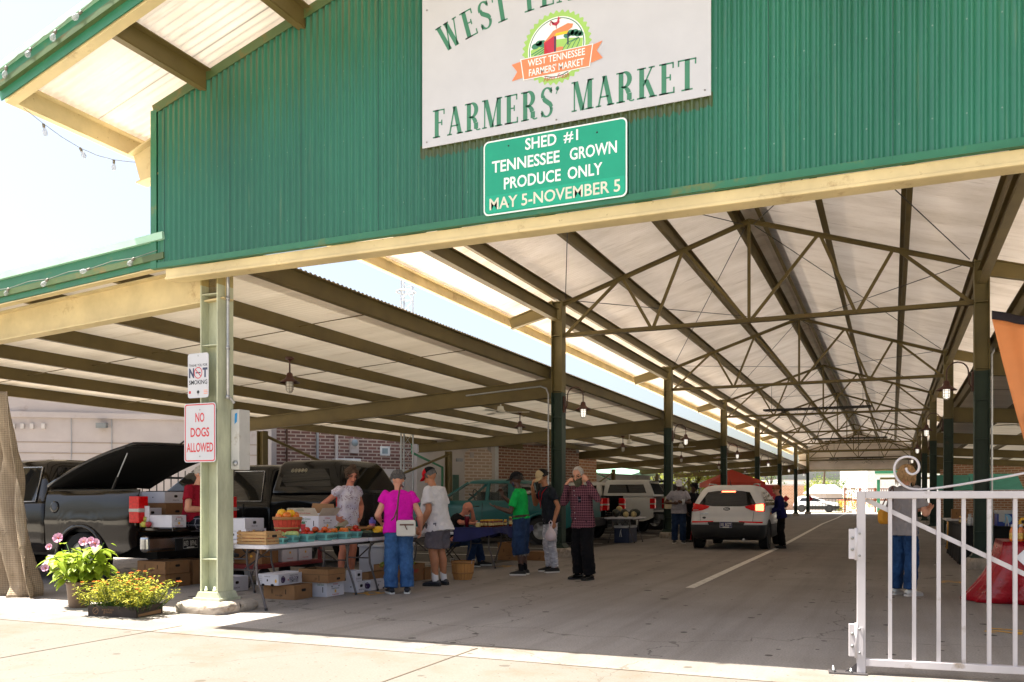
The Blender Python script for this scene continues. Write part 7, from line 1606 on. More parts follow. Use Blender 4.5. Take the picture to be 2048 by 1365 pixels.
for k in range(15):
    a = rnd.uniform(0, 6.28); top = Vector((.40 * cos(a) * rnd.uniform(.3, 1), .40 * sin(a) * rnd.uniform(.3, 1), rnd.uniform(.45, .88))); base = Vector((.06 * cos(a), .06 * sin(a), .25)); mid = (base + top) / 2 + Vector((0, 0, .06)); b.tube([base, mid, top], [.008, .006, .004], CALYX, 5); st.append((base, mid, top))
b.build('stems', t); b = MB()
for _ in range(420):
    B_, Mi, T_ = rnd.choice(st); f = rnd.uniform(.12, 1); p = B_.lerp(Mi, f * 2) if f < .5 else Mi.lerp(T_, f * 2 - 1); a = rnd.uniform(0, 6.28); d = Vector((cos(a), sin(a), rnd.uniform(-.5, .5))); q = p + d * rnd.uniform(.03, .09); leaf(b, q, d + Vector((0, 0, -.3)), (0, 0, 1), rnd.uniform(.07, .17), rnd.uniform(.06, .13), LEAFY, .25, .6)
b.build('foliage', t)
def bloom(x, y, z, fx, fy, fz, r):
    b = MB(); n = Vector((fx, fy, fz)).normalized(); u = n.cross(Vector((0, 0, 1))).normalized(); v = n.cross(u)
    for k in range(5):
        a0 = 2 * pi * k / 5; c = Vector((x, y, z)); V = [c]
        for j in range(7): a = a0 + (j - 3) * .23; rr = r * (1 - .12 * ((j - 3) / 3) ** 2 + .03 * (j % 2)); V.append(c + (u * cos(a) + v * sin(a)) * rr * .95 + n * (.5 * r + .16 * r * sin(j * 2.1 + k) + .12 * r * (k % 2)))
        b.add(V, [(0, j, j + 1) for j in range(1, 7)], PETALP, None, True)
    b.tube([Vector((x, y, z)), Vector((x, y, z)) + n * r * .7], [.008, .004], PETALO, 5); b.build('flower', t)
for px, py, r in ((102, 1095, .055), (122, 1078, .085), (166, 1085, .075), (193, 1089, .085), (87, 1137, .065), (182, 1082, .06)):
    q = at(px, 9.75, py); bloom(q.x - PX + rnd.uniform(-.04, .04), q.y - PY, q.z, .5, -1.0, .5, r * .72)
c = G(272, 1237); TX, TY = c.x, c.y; t = thing('marigold_tray', 'low tray of yellow green marigolds with small orange flowers by the front column', 'plant tray', (TX, TY, 0), .12)
Lx, Ly = .62, .42; b = MB(); b.box(-Lx, 0, 0, Ly, 0, .012, TRAYB); b.box(-Lx, 0, 0, .012, .012, .115, TRAYB); b.box(-Lx, 0, Ly - .012, Ly, .012, .115, TRAYB); b.box(-Lx, -Lx + .012, .012, Ly - .012, .012, .115, TRAYB); b.box(-.012, 0, .012, Ly - .012, .012, .115, TRAYB); b.build('tray_wall', t)
b = MB(); b.add([(.002, .03, .01), (.002, Ly - .03, .01), (.002, Ly - .03, .05), (.002, .03, .035)], [(0, 1, 2, 3)], TRAYT); b.build('end_panel', t)
b = MB(); M = XZ((0, -.002, 0)); fit_text(b, 'superfresh', M @ Matrix.Translation((-.36, .075, 0)), .15, .03, TRAYT); fit_text(b, 'growers', M @ Matrix.Translation((-.36, .045, 0)), .11, .028, TRAYT); stroke(b, [(-.52 + .034 * cos(a), .06 + .034 * sin(a)) for a in [2 * pi * i / 20 for i in range(21)]], [.006] * 21, M, 0, TRAYT); stroke(b, [(-.535, .045), (-.52, .065), (-.50, .075)], [.006] * 3, M, 0, TRAYT); fit_text(b, 'plants', XZ((.003, .12, .085), (0, 1, 0)), .08, .016, TRAYT); b.build('print', t)
b = MB(); tips = []
for _ in range(230):
    x, y = rnd.uniform(-Lx - .02, .02), rnd.uniform(-.02, Ly + .04); h = rnd.uniform(.26, .48) * (1 - .25 * abs(x + Lx / 2) / (Lx / 2)); out = Vector(((x + Lx / 2) * .45, (y - Ly / 2) * .6, 0)); top = Vector((x, y, 0)) + out + Vector((0, 0, h)); b.tube([(x * .96 - .01, min(max(y, .03), Ly - .03), .06), (Vector((x, y, h * .6)) + out * .5), top], [.004, .003, .002], CALYX, 4); tips.append(top)
    for k in range(15):
        f = rnd.uniform(.35, 1.0); p = Vector((x, y, .06)).lerp(top, f); a = rnd.uniform(0, 6.28); leaf(b, p, (cos(a), sin(a), rnd.uniform(-.3, .6)), (0, 0, 1), rnd.uniform(.03, .075), rnd.uniform(.012, .022), LEAFM, .1, .4)
b.build('foliage', t)
for i in range(60):
    p = rnd.choice(tips) + Vector((rnd.uniform(-.02, .02), rnd.uniform(-.02, .02), .008)); b = MB(); m = PETALR if p.x > -.18 and rnd.random() < .6 else PETALO; r = rnd.uniform(.012, .026)
    for k in range(8): a = 2 * pi * k / 8; b.add([p, p + Vector((r * cos(a - .35), r * sin(a - .35), .006)), p + Vector((r * 1.15 * cos(a), r * 1.15 * sin(a), .002)), p + Vector((r * cos(a + .35), r * sin(a + .35), .006))], [(0, 1, 2, 3)], m, None, True)
    b.ball(tuple(p + Vector((0, 0, .004))), (r * .4, r * .4, .006), PETALO, 6); b.build('flower', t)
# burlap curtain tied at the left edge
def burlap():
    m, t = newmat('tan_burlap'); t.set(.95, 0, .1); p = t.wpos(); c = t.ramp(t.noise(p, 2.5, 6, .7), [(.3, hx('8f7f6a')), (.7, hx('bcab95'))]); s = t.sep(t.wpos(scale=(1, 1, 1)))
    w = t.math('MULTIPLY', t.math('ADD', t.math('SINE', t.math('MULTIPLY', t.math('ADD', s[0], s[1]), 260.0)), t.math('SINE', t.math('MULTIPLY', s[2], 260.0))), .25); c = t.mix(t.math('ADD', .3, w), c, hx('7a6b57')); t.base(c); t.bump(w, .6, .006); return m
BUR = burlap(); b = MB(); c0 = Vector((-10.62, 7.75, 0)); rnd = random.Random(4)
def cur(u, v):
    z = 2.66 * v; flare = (1 - v) ** 1.6; wdt = .44 + .62 * (1 - v) ** 1.1; fold = (.05 + .12 * (1 - v) ** .8) * sin(u * 17 + 1.5 * sin(v * 5)) + .05 * sin(u * 41 + v * 9) * (1 - v); x = c0.x - .38 + u * wdt + .06 * sin(v * 7) * (1 - v); y = c0.y + fold * .9 + .05 * sin(v * 9 + u * 3)
    if v < .05: y -= .10 * (1 - v / .05) * (.5 + .5 * sin(u * 23))
    return (x, y, max(.004, z))
b.grid(cur, 90, 60, BUR); t = thing('burlap_curtain', 'long tan burlap curtain gathered down to the pavement at the far left', 'curtain'); b.build('cloth', t, solid=.006)
b = MB()
for i in range(60):
    u, v = rnd.choice(((rnd.uniform(.96, 1), rnd.uniform(.2, .65)), (rnd.uniform(.5, .9), rnd.uniform(.28, .33)))); p = Vector(cur(u, v)); d = Vector((rnd.uniform(.0, .05), rnd.uniform(-.06, .0), rnd.uniform(-.09, .01))); b.tube([p, p + d * .6, p + d], .0025, BUR, 4)
b.build('frayed_thread', t)
b = MB(); b.tube([(c0.x - .2, c0.y, 2.6), (c0.x - .12, c0.y, 2.72), (c0.x - .2, c0.y, 3.35)], .008, DARK, 5); b.build('tie', t)
# ------------------------------------------------------------------ white gate
GW = mat('white_gate_enamel', 'b3aeb0', .4, var=.07, vscale=5, dirt=('877a6c', 5, .35)); GSTEEL = mat('bare_gate_steel', '5e5a5c', .4, .6, var=.2)
gp = G(1706, 1348); gdir = Vector((1.09, .115, 0)).normalized(); grz = atan2(gdir.y, gdir.x); GO = Vector((gp.x + .05, gp.y + .02, 0))
def gu(px, py=None):
    """distance along the gate and height for a pixel"""
    a, b_ = ray(px); det = a * -gdir.y + b_ * gdir.x; d = (GO.x * -gdir.y + GO.y * gdir.x) / det; u = (a * d - GO.x) * gdir.x + (b_ * d - GO.y) * gdir.y
    return u, (None if py is None else H_CAM + (HORIZON - py) * d / F_PX)
gate = thing('white_gate', 'white tubular steel gate with a scroll on top standing open at the right', 'gate', GO, grz)
u0, zt = gu(1722, 983); u1 = 2.35; _, zbt = gu(1722, 1331); s = .058
b = MB(); b.box(u0 - s / 2, u0 + s / 2, -s / 2, s / 2, zbt - .05, zt, GW); b.build('post', gate, bevel=.004); b = MB(); b.box(u1 - s / 2, u1 + s / 2, -s / 2, s / 2, .03, zt, GW); b.build('post', gate, bevel=.004)
b = MB(); b.box(u0 + s / 2, u1 - s / 2, -s / 2 + .001, s / 2 - .001, zt - .052, zt - .001, GW); b.build('top_rail', gate, bevel=.004); b = MB(); b.box(u0 + s / 2, u1 - s / 2, -s / 2 + .001, s / 2 - .001, zbt, zbt + .052, GW); b.build('bottom_rail', gate, bevel=.004)
bars = [gu(p)[0] for p in (1780, 1828, 1877, 1927, 1978, 2030)]; st_ = bars[1] - bars[0]; k = bars[-1] + (bars[-1] - bars[-2])
while k < u1 - .1: bars.append(k); k += .165
for u in bars: b = MB(); b.box(u - .0125, u + .0125, -.0125, .0125, zbt + .052, zt - .052, GW); b.build('bar', gate)
ua, za = u0 + .035, zt - .06; ub, zb_ = gu(2046, 1147); sl = (zb_ - za) / (ub - ua); uc = u1 - .05; b = MB(); b.bar((ua, .026, za), (min(uc, ua + (zbt + .06 - za) / sl), .026, max(zbt + .06, za + sl * (uc - ua))), .02, .032, GW); b.build('diagonal_brace', gate)
P = []
for px, py in ((2300, 895), (2048, 947), (1960, 963), (1900, 973), (1850, 979), (1822, 978), (1803, 968), (1791, 952), (1789, 934), (1797, 920), (1813, 914), (1830, 918), (1838, 931), (1835, 944), (1824, 949), (1815, 944), (1812, 936)):
    u, z = gu(px, py); P.append((min(u, u1 + .3), 0, z))
def smooth(P, n=4):
    P = [Vector(p) for p in P]; o = []
    for i in range(len(P) - 1):
        p0, p1, p2, p3 = P[max(i - 1, 0)], P[i], P[i + 1], P[min(i + 2, len(P) - 1)]
        for k in range(n): t_ = k / n; o.append(.5 * ((2 * p1) + (-p0 + p2) * t_ + (2 * p0 - 5 * p1 + 4 * p2 - p3) * t_ * t_ + (-p0 + 3 * p1 - 3 * p2 + p3) * t_ ** 3))
    return o + [P[-1]]
b = MB(); b.tube(smooth(P), .0085, GW, 8); b.build('scroll', gate)
for pya, pyb in ((1058, 1118), (1247, 1312)):
    ul, z1 = gu(1697, pya); ur, z0 = gu(1708, pyb); h = MB(); h.box(ul, u0 - s / 2 - .004, -.035, .0, z0, z1, GW); q = h.build('hinge', gate, bevel=.003)
    h = MB(); h.box(u0 - s / 2 - .002, u0 + .012, -s / 2 - .008, -s / 2 - .001, z0 + .0, z1 - .02, GW); h.build('hinge_leaf', q); h = MB(); h.lathe([(.011, z0 - .008), (.011, z1 + .008)], GW, 10, Matrix.Translation((u0 - s / 2 - .006, -.03, 0))); h.build('hinge_pin', q)
    for f in (.32, .7): h = MB(); zz = z0 + (z1 - z0) * f; h.ball(((ul + u0 - s / 2) / 2 - .004, -.038, zz), (.012, .007, .012), SCREW, 8); h.build('bolt', q)
    for f in (.12, .85): h = MB(); zz = z0 + (z1 - z0) * f; h.ball((u0 - .012, -s / 2 - .010, zz), (.009, .006, .009), SCREW, 8); h.build('bolt', q)
h = MB(); h.box(u0 - .22, u0 + .04, -.07, .07, 0.001, .012, GSTEEL); h.build('foot_plate', gate); h = MB(); h.box(u0 - .03, u0 + .03, -.03, .03, .012, zbt - .05, GSTEEL); h.prism([(u0 - .11, .012), (u0 - .03, .012), (u0 - .03, .075)], -.006, .006, GSTEEL, Matrix(((1, 0, 0, 0), (0, 0, -1, 0), (0, 1, 0, 0), (0, 0, 0, 1)))); h.build('foot_bracket', gate)
for du, dy in ((-.185, -.035), (-.185, .035), (-.07, -.045)): h = MB(); h.lathe([(.014, .012), (.014, .028), (.008, .03), (.008, .045)], SCREW, 6, Matrix.Translation((u0 + du, dy, 0))); h.build('anchor_bolt', gate)
uL, zc = gu(2033, 1116); r = .15; t = thing('diamond_sign', 'white back of a diamond warning sign fixed to the gate at the right edge', 'sign', GO, grz); h = MB(); h.prism([(uL + r + dx, zc + dz) for dx, dz in ((-r, 0), (0, -r), (r, 0), (0, r))], .030, .034, S_WHITE, Matrix(((1, 0, 0, 0), (0, 0, 1, 0), (0, 1, 0, 0), (0, 0, 0, 1)))); h.build('sign_plate', t); h = MB(); h.ball((uL + r, .028, zc), (.008, .004, .008), SCREW, 8); h.build('bolt', t)
# ------------------------------------------------------------------ orange feather flag
FLAGM = mat('orange_flag_cloth', 'dd8c55', .7, var=.06, vscale=4); FLAGB = mat('black_flag_hem', '221c26', .8)
O = at(2000, 8.6, 760); R_ = Vector((CA, SA, 0)); t = thing('feather_flag', 'tall orange feather flag with a black hem near the right hand column', 'flag', (O.x, O.y, 0)); 
def fp(px, py): d = 8.6; q = at(px, d, py); return ((q - Vector((O.x, O.y, 0))))
def flagf(u, v, x0=None):
    pyT, pyB = 638 + 26 * u + 20 * u * u, 1010; py = pyT + (pyB - pyT) * v; xl = 1986 + 64 * ((py - 638) / 232); xr = 2170; px = xl + (xr - xl) * u; q = fp(px, py); w = .035 * sin(u * 9 + v * 3) + .02 * sin(u * 19 + 2 + v); return q + Vector((-SA, CA, 0)) * w
b = MB(); b.grid(lambda u, v: tuple(flagf(u, v)), 30, 30, FLAGM); b.build('flag_cloth', t, solid=.002)
def hemf(u, v): q = flagf(u, 0); return (q.x, q.y, q.z + .085 * (1 - v) + .0)
b = MB(); b.grid(hemf, 30, 3, FLAGB); b.build('hem', t, solid=.006)
b = MB(); P = [fp(2172, 1205), fp(2172, 900), fp(2172, 700), fp(2172, 668)]; P = [Vector((P[0].x, P[0].y, 0))] + P; b.tube(P, .014, FLAGB, 8); b.build('pole', t); b = MB(); q = P[0]; b.box(q.x - .2, q.x + .2, q.y - .03, q.y + .03, .0, .03, DARK); b.box(q.x - .03, q.x + .03, q.y - .2, q.y + .2, .03, .055, DARK); b.build('base', t)
b = MB(); N_ = Vector((SA, -CA, 0))
for (u, v, w_, h_) in ((.06, .53, .05, .09), (.30, .53, .08, .09), (.55, .53, .08, .09)):
    q = flagf(u + .05, v) + N_ * .012; flat(b, rrect(w_ * 1.5, h_, .012), Matrix(((R_.x, 0, N_.x, q.x), (R_.y, 0, N_.y, q.y), (0, 1, 0, q.z), (0, 0, 0, 1))), 0, FLAGB)
b.build('letter_block', t)
# ------------------------------------------------------------------ red satin stall, black stall
SATIN = mat('red_satin', '9c0a1c', .28, var=.25, vscale=4, bump=.5, bscale=9, bdist=.03); BLKC = mat('black_tablecloth', '0d0d10', .9, var=.2, vscale=4, bump=.3, bscale=10)
folding_table('stall table hidden under the red satin cloth', 1.26, 3.1, 11.95, 12.75); 
def train(x, y, f, z):
    k = max(0, 1 - abs(x - 1.22) / .5) * (.3 + .7 * max(0, min(1, (12.9 - y) / .9))); return (-.30 * k * f ** 1.7 , .22 * k * f ** 2)
tablecloth('red_tablecloth', 'shiny red satin cloth sweeping to the floor over the right hand stall', 1.22, 3.14, 11.9, 12.8, .745, .745, SATIN, .12, 21, 6, train, fold=.085)
OJ = mat('orange_drink', 'c9701c', .15, var=.25, vscale=25, coat=.5); WRAP = mat('printed_bottle_label', 'c9a24a', .5, var=.4, vscale=40); RLID = mat('red_bottle_cap', 'a3202a', .4)
def bottle(label, loc, h=.2, r=.03, m=OJ, lid=S_WHITE, lab=WRAP, grp='bottles on the red stall'):
    t = thing('bottle', label, 'bottle', loc, random.uniform(0, 6), grp); b = MB(); b.lathe([(r * .95, 0), (r, .01), (r, h * .6), (r * .5, h * .8), (r * .42, h * .88)], m, 14); b.build('bottle_body', t); b = MB(); b.lathe([(r * .5, h * .86), (r * .5, h)], lid, 12); b.build('cap', t); b = MB(); b.lathe([(r + .001, h * .15), (r + .001, h * .5)], lab, 14, cap=False); b.build('bottle_label', t); return t
b0 = bottle('small orange drink bottle with a white cap on the red satin', (1.32, 12.0, .752))
for i in range(3):
    for k in range(5):
        if i or k: dup(b0, (1.32 + .085 * k + .02 * i, 12.0 + .11 * i, .752), random.uniform(0, 6))
bottle('orange bottle with a red cap at the back of the red stall', (1.80, 12.3, .752), .22, .032, OJ, RLID)
SUNF = mat('sunflower_petal', 'd9a414', .6, var=.15); SUNC = mat('sunflower_heart', '2c1c10', .9); rnd = random.Random(2); t = thing('sunflower_bunch', 'bunch of yellow sunflowers behind the bottles on the red stall', 'flowers', (1.75, 12.55, .75), 0)
b = MB(); b.lathe([(.06, 0), (.08, .12), (.075, .12), (.05, .01), (0, .01)], S_WHITE, 16, cap=False); b.build('vase', t); b = MB()
for i in range(9):
    x, y, z = rnd.uniform(-.28, .28), rnd.uniform(-.12, .12), rnd.uniform(.16, .30); b.tube([(0, 0, .05), (x * .6, y * .6, z * .7), (x, y, z)], .004, CALYX, 4)
    f = MB(); n = Vector((rnd.uniform(-.6, .2), -1, .4)).normalized(); u = n.cross(Vector((0, 0, 1))).normalized(); v = n.cross(u); c = Vector((x, y, z)); f.add([c + (u * cos(2 * pi * k / 10) + v * sin(2 * pi * k / 10)) * .022 + n * .008 for k in range(10)], [tuple(range(10))], SUNC)
    for k in range(13): a = 2 * pi * k / 13; e = u * cos(a) + v * sin(a); w = u * -sin(a) + v * cos(a); f.add([c + e * .018, c + e * .045 + w * .011, c + e * .066, c + e * .045 - w * .011], [(0, 1, 2, 3)], SUNF)
    f.build('flower', t)
b.build('stems', t)
folding_table('long stall table hidden under black cloth in the right row', 1.25, 2.35, 18.7, 22.9); tablecloth('black_tablecloth', 'black cloth hanging to the floor over the long right hand stall', 1.22, 2.38, 18.66, 22.94, .745, .74, BLKC, .04, 30, 8)
cooler('blue cooler with white lid and a pale blue sticker on the black stall', (1.98, 19.15, .75), .08, .34, .30, .30, mat('royal_blue_cooler', '1c3c9c', .4), True)
WATER = glass('clear_water_bottle', (.7, .74, .78), .05, alpha=.5); w0 = bottle('clear water bottle on the black stall beside the column', (1.36, 19.0, .752), .22, .032, WATER, S_WHITE, S_WHITE, 'water bottles'); dup(w0, (1.45, 19.1, .752), 1); dup(w0, (1.40, 19.22, .752), 2)
YT = mat('yellow_tray', 'b98a1c', .5); t = thing('yellow_tray', 'yellow plastic tray on the black stall behind the bars', 'tray', (1.7, 21.6, .752), 0); b = MB(); b.prism(rrect(.4, .55, .05), 0, .01, YT); b.build('tray_base', t); b = MB(); q = rrect(.4, .55, .05); b.tube([(x, y, .04) for x, y in q + q[:1]], .02, YT, 6); b.build('tray_rim', t)
BAN = mat('yellow_banner', 'c9922c', .6, var=.35, vscale=5); t = thing('banner', 'yellow and white banner hanging from the lane side of the black stall', 'banner', (1.14, 21.9, 0), 0); b = MB(); b.grid(lambda u, v: (-.02 * v - .03 * sin(u * 5) * v, -.35 + .62 * u, .76 - .60 * v), 14, 8, BAN); b.build('banner_cloth', t, solid=.004); b = MB(); b.grid(lambda u, v: (-.028 - .02 * v - .0 * u, .02 - .28 + .12 * u + .03, .70 - .5 * v), 4, 6, S_WHITE); b.build('white_panel', t, solid=.003); b = MB(); b.grid(lambda u, v: (-.034 - .02 * v, -.32 + .08 * u + .03 * sin(v * 6), .40 - .2 * v), 4, 6, FLAGB); b.build('dark_panel', t, solid=.003)
folding_table('bare white folding table farther along the right row', 1.3, 2.06, 25.6, 27.4)
YB_ = mat('yellow_shoulder_bag', 'c98a1e', .6, var=.1); t = thing('shoulder_bag', 'yellow shoulder bag at the side of the woman behind the gate', 'handbag', (-.09, 12.44, .88), A_CAM + radians(-62)); b = MB(); b.prism(rrect(.20, .20, .06, cx=0, cy=.15), -.04, .04, YB_, XZ((0, 0, 0), (0, 1, 0))); b.build('bag_body', t, bevel=.015); b = MB(); b.tube([(0, -.08, .25), (.07, -.05, .42), (.12, 0, .54), (.08, .08, .42), (0, .08, .25)], .009, STRAP, 6); b.build('strap', t)
# little litter
b = MB(); g_ = G(1868, 1131); b.add([(g_.x, g_.y, .004), (g_.x + .07, g_.y, .012), (g_.x + .06, g_.y + .05, .006), (g_.x + .0, g_.y + .05, .01)], [(0, 1, 2, 3)], S_WHITE); tag(b.build('paper_scrap', solid=.001), 'scrap of white paper on the lane near the woman in the grey t-shirt', 'litter')

carton('brown carton on the black stall near the blue cooler', (1.75, 2.2, 19.5, 19.9, .752, 1.0), prints=BRN, group='cartons on the right hand stalls'); carton('white carton on the black stall beyond the brown one', (1.65, 2.1, 20.3, 20.75, .752, .98), True, prints=BUSH, group='cartons on the right hand stalls')
carton('brown carton on the bare white table in the right row', (1.45, 1.85, 25.9, 26.3, .742, 1.0), prints=BRN, group='cartons on the right hand stalls'); carton('white carton under the bare white table in the right row', (1.5, 1.95, 26.2, 26.7, 0, .3), True, prints=FLAPS, group='cartons on the right hand stalls')
for i in range(6): jar('dark jar with a yellow lid in a row on the black stall', (1.32 + .02 * (i % 2), 20.0 + .14 * i, .752), .15, .04, group='jars on the black stall')
# ================================================================== buildings, trees and things beyond the shed
def brick_mat(name, c1, c2, mortar, sc=1.0):
    m, t = newmat(name); t.set(.9, 0, .2); g_ = t.n('ShaderNodeTexCoord'); s = t.sep(g_.outputs['Object']); cb = t.n('ShaderNodeCombineXYZ'); t.l(s[0], cb.inputs[0]); t.l(s[2], cb.inputs[1])
    b = t.n('ShaderNodeTexBrick', Scale=1.0); b.inputs['Color1'].default_value = (*hx(c1), 1); b.inputs['Color2'].default_value = (*hx(c2), 1); b.inputs['Mortar'].default_value = (*hx(mortar), 1); b.inputs['Mortar Size'].default_value = .022 * sc; b.inputs['Brick Width'].default_value = .36 * sc; b.inputs['Row Height'].default_value = .125 * sc; b.inputs['Mortar Smooth'].default_value = .1; b.inputs['Bias'].default_value = -.1
    t.l(cb.outputs[0], b.inputs['Vector']); c = t.mix(t.math('MULTIPLY', t.noise(t.pos(), .8, 5), .35), b.outputs['Color'], hx(mortar)); t.base(c); t.bump(b.outputs['Fac'], -.4, .01); return m
BRICK = brick_mat('dark_red_brick', '4d2423', '6b3630', 'a5968c'); BRICK2 = brick_mat('weathered_brick', '84503c', '6e3f33', 'ab9a8a'); BRICKO = brick_mat('orange_brick', 'b0704e', 'a0603f', 'c9b6a0', 1.3)
STUC = mat('peeling_pale_stucco', 'a39a97', .9, var=.10, vscale=.9, bump=.3, bscale=12, dirt=('85786f', .8, .4)); STUC2 = mat('white_stucco', 'b0a9a5', .9, var=.10, vscale=.7, dirt=('93857a', .6, .5)); WFR = mat('white_frame', 'c5c5c5', .6); SKYG = glass('window_pane', (.25, .3, .33), .08); PIPEB = mat('brown_pipe', '4d3426', .7); GREYP = mat('grey_pipe', '8d9094', .5, .3)
def wall_frame(pxl, dl, pxr, dr): 
    a, b_ = at(pxl, dl), at(pxr, dr); a.z = b_.z = 0; d = (b_ - a); L = d.length; return a, atan2(d.y, d.x), L
def building(label, pxl, dl, pxr, dr, h, m, thick=7.0, name='brick_building', cap=None, cat='building'):
    a, rz, L = wall_frame(pxl, dl, pxr, dr); t = thing(name, label, cat, a, rz); b = MB(); b.box(0, L, 0, thick, 0, h, m); b.build('wall', t)
    b = MB(); b.box(-.08, L + .08, -.08, thick + .08, h, h + .18, cap or STUC2); b.build('parapet', t); t['L'] = L; t['pl'] = (pxl, dl, pxr, dr); return t
def wu(t, px, py=None):
    """position along a building's front and height for a pixel"""
    a = t.location; d = Vector((cos(t.rotation_euler[2]), sin(t.rotation_euler[2]), 0)); r_ = ray(px); det = r_[0] * -d.y + r_[1] * d.x; dd = (a.x * -d.y + a.y * d.x) / det; u = (r_[0] * dd - a.x) * d.x + (r_[1] * dd - a.y) * d.y
    return u, (None if py is None else H_CAM + (HORIZON - py) * dd / F_PX)
def win(t, px0, py0, px1, py1, fr=WFR, pane=SKYG, name='window'):
    u0, z1 = wu(t, px0, py0); u1, z0 = wu(t, px1, py1); b = MB(); e = .07; b.box(u0, u1, -.05, .02, z0, z0 + e, fr); b.box(u0, u1, -.05, .02, z1 - e, z1, fr); b.box(u0, u0 + e, -.05, .02, z0 + e, z1 - e, fr); b.box(u1 - e, u1, -.05, .02, z0 + e, z1 - e, fr); w = b.build(name, t); b = MB(); b.box(u0 + e, u1 - e, -.02, .01, z0 + e, z1 - e, pane); b.build('pane', w); return w
def pipe(t, px, py0, py1, r, m, name='drain_pipe'):
    u, z1 = wu(t, px, py0); _, z0 = wu(t, px, py1); b = MB(); b.tube([(u, -r - .02, max(0, z0)), (u, -r - .02, z1)], r, m, 8); b.build(name, t)
S1 = building('long peeling pale stucco building behind the brown pickup', -700, 24.3, 543, 27.9, 6.2, STUC, name='stucco_building')
u0, z = wu(S1, -100, 829); u1, _ = wu(S1, 540, 829); b = MB(); b.box(-10 + u0, u1 + .3, -.10, .0, z - .05, z + .12, STUC); b.build('moulding', S1)
u, z = wu(S1, 207, 852); FLG = mat('grey_floodlight', '6f7272', .5); b = MB(); b.prism([(0, 0), (.34, -.04), (.34, .12), (.02, .14)], -.14, .14, FLG, Matrix(((0, 0, 1, u), (-1, 0, 0, -.02), (0, 1, 0, z - .06), (0, 0, 0, 1)))); b.build('floodlight', S1)
for px in (28, 46, 65, 88): u, z = wu(S1, px, 853); b = MB(); b.box(u - .05, u + .05, -.10, 0, z - .08, z + .08, STUC2); b.build('wall_bracket', S1, bevel=.01)
for px, a_, c_ in ((224, 826, 900), (143, 826, 930)): pipe(S1, px, a_, c_, .012, GREYP, 'wall_cable')
for py in (883, 905): u0, z = wu(S1, -50, py); u1, _ = wu(S1, 520, py + 1); b = MB(); b.box(u0, u1, -.012, 0, z - .012, z + .012, mat('stucco_crack', '8a7a6c', .9)); b.build('wall_joint', S1)
B1_ = building('dark red brick building with grey drainpipes behind the black pickup', 541, 31.0, 836, 33.6, 6.5, BRICK)
u0, _ = wu(B1_, 527); u1, _ = wu(B1_, 547); b = MB(); b.box(u0, u1, -.25, .0, 0, 6.3, STUC2); b.build('pilaster', B1_)
pipe(B1_, 573, 840, 1000, .035, PIPEB); pipe(B1_, 634, 850, 1000, .05, GREYP); pipe(B1_, 672, 850, 917, .06, STUC2)
u0, z1 = wu(B1_, 664, 918); u1, z0 = wu(B1_, 714, 938); b = MB(); b.box(u0, u1, -.5, 0, z0, z1, WFR); b.build('awning_box', B1_, bevel=.02); u, z = wu(B1_, 707, 892); b = MB(); b.box(u - .16, u + .16, -.16, 0, z - .28, z + .25, STUC); b.ball((u, -.18, z + .1), (.13, .08, .13), SKYG, 12); b.build('electric_meter', B1_); win(B1_, 760, 893, 779, 912)
u0, z1 = wu(B1_, 757, 938); u1, _ = wu(B1_, 836, 938); b = MB(); b.box(u0, u1, -.03, .0, 0, z1, STUC2); b.build('whitewash', B1_); u0, z1 = wu(B1_, 745, 945); b = MB(); b.box(u0, u0 + .4, -.025, .0, 0, z1, STUC2); b.build('whitewash', B1_)
S2 = building('whitewashed stucco building with a bricked arch behind the teal pickup', 834, 33.0, 990, 34.5, 6.5, STUC2, name='stucco_building')
u, z = wu(S2, 958, 935); AR = brick_mat('pale_bare_brick', 'a58b78', '95806f', 'c2b5a8'); b = MB(); b.prism([(u - .62, z - 1.6), (u + .55, z - 1.6), (u + .55, z + .55), (u + .3, z + .75), (u - .3, z + .75), (u - .62, z + .55)], -.012, .0, AR, Matrix(((1, 0, 0, 0), (0, 0, 1, 0), (0, 1, 0, 0), (0, 0, 0, 1)))); b.build('bricked_arch', S2)
win(S2, 912, 917, 925, 924, GREYP); u0, z1 = wu(S2, 905, 950); u1, _ = wu(S2, 917, 950); b = MB(); b.box(u0, u1, -.04, .0, 0, z1, mat('green_door', '3d5a4d', .6)); b.build('door', S2); u, z = wu(S2, 943, 911); b = MB(); b.box(u - .08, u + .08, -.06, 0, z - .1, z + .12, STUC); b.build('vent_box', S2)
u0, _ = wu(S2, 975); u1, _ = wu(S2, 982); b = MB(); b.box(u0, u1, -.01, 0, 0, 6.3, mat('grey_stain_band', '8a8480', .9)); b.build('stain_band', S2)
B2 = building('weathered red brick building behind the green shirted man', 991, 36.0, 1158, 40.0, 6.2, BRICK2); win(B2, 1152, 898, 1157, 906); u0, _ = wu(B2, 984); u1, _ = wu(B2, 993); b = MB(); b.box(u0, u1, -.12, .0, 0, 6.2, WFR); b.build('corner_board', B2)
building('orange brick building beyond the check shirted man', 1156, 47, 1193, 49, 4.4, BRICKO, name='brick_building')
GROOF = mat('pale_green_metal_roof', '8fb5a0', .5, var=.08); t = building('low hall with a pale green metal roof beyond the white pickup', 1192, 56, 1300, 62, 2.9, STUC2, 6, 'roofed_hall'); L = t['L']; b = MB(); b.prism([(-.6, 2.95), (6.5, 2.95), (3, 4.3)], -.4, L + .4, GROOF, Matrix(((0, 0, 1, 0), (1, 0, 0, 0), (0, 1, 0, 0), (0, 0, 0, 1)))); b.build('roof', t)
building('grey industrial building with green roof edge behind the hall', 1245, 70, 1300, 74, 6.8, STUC, name='industrial_building', cap=TRIM)
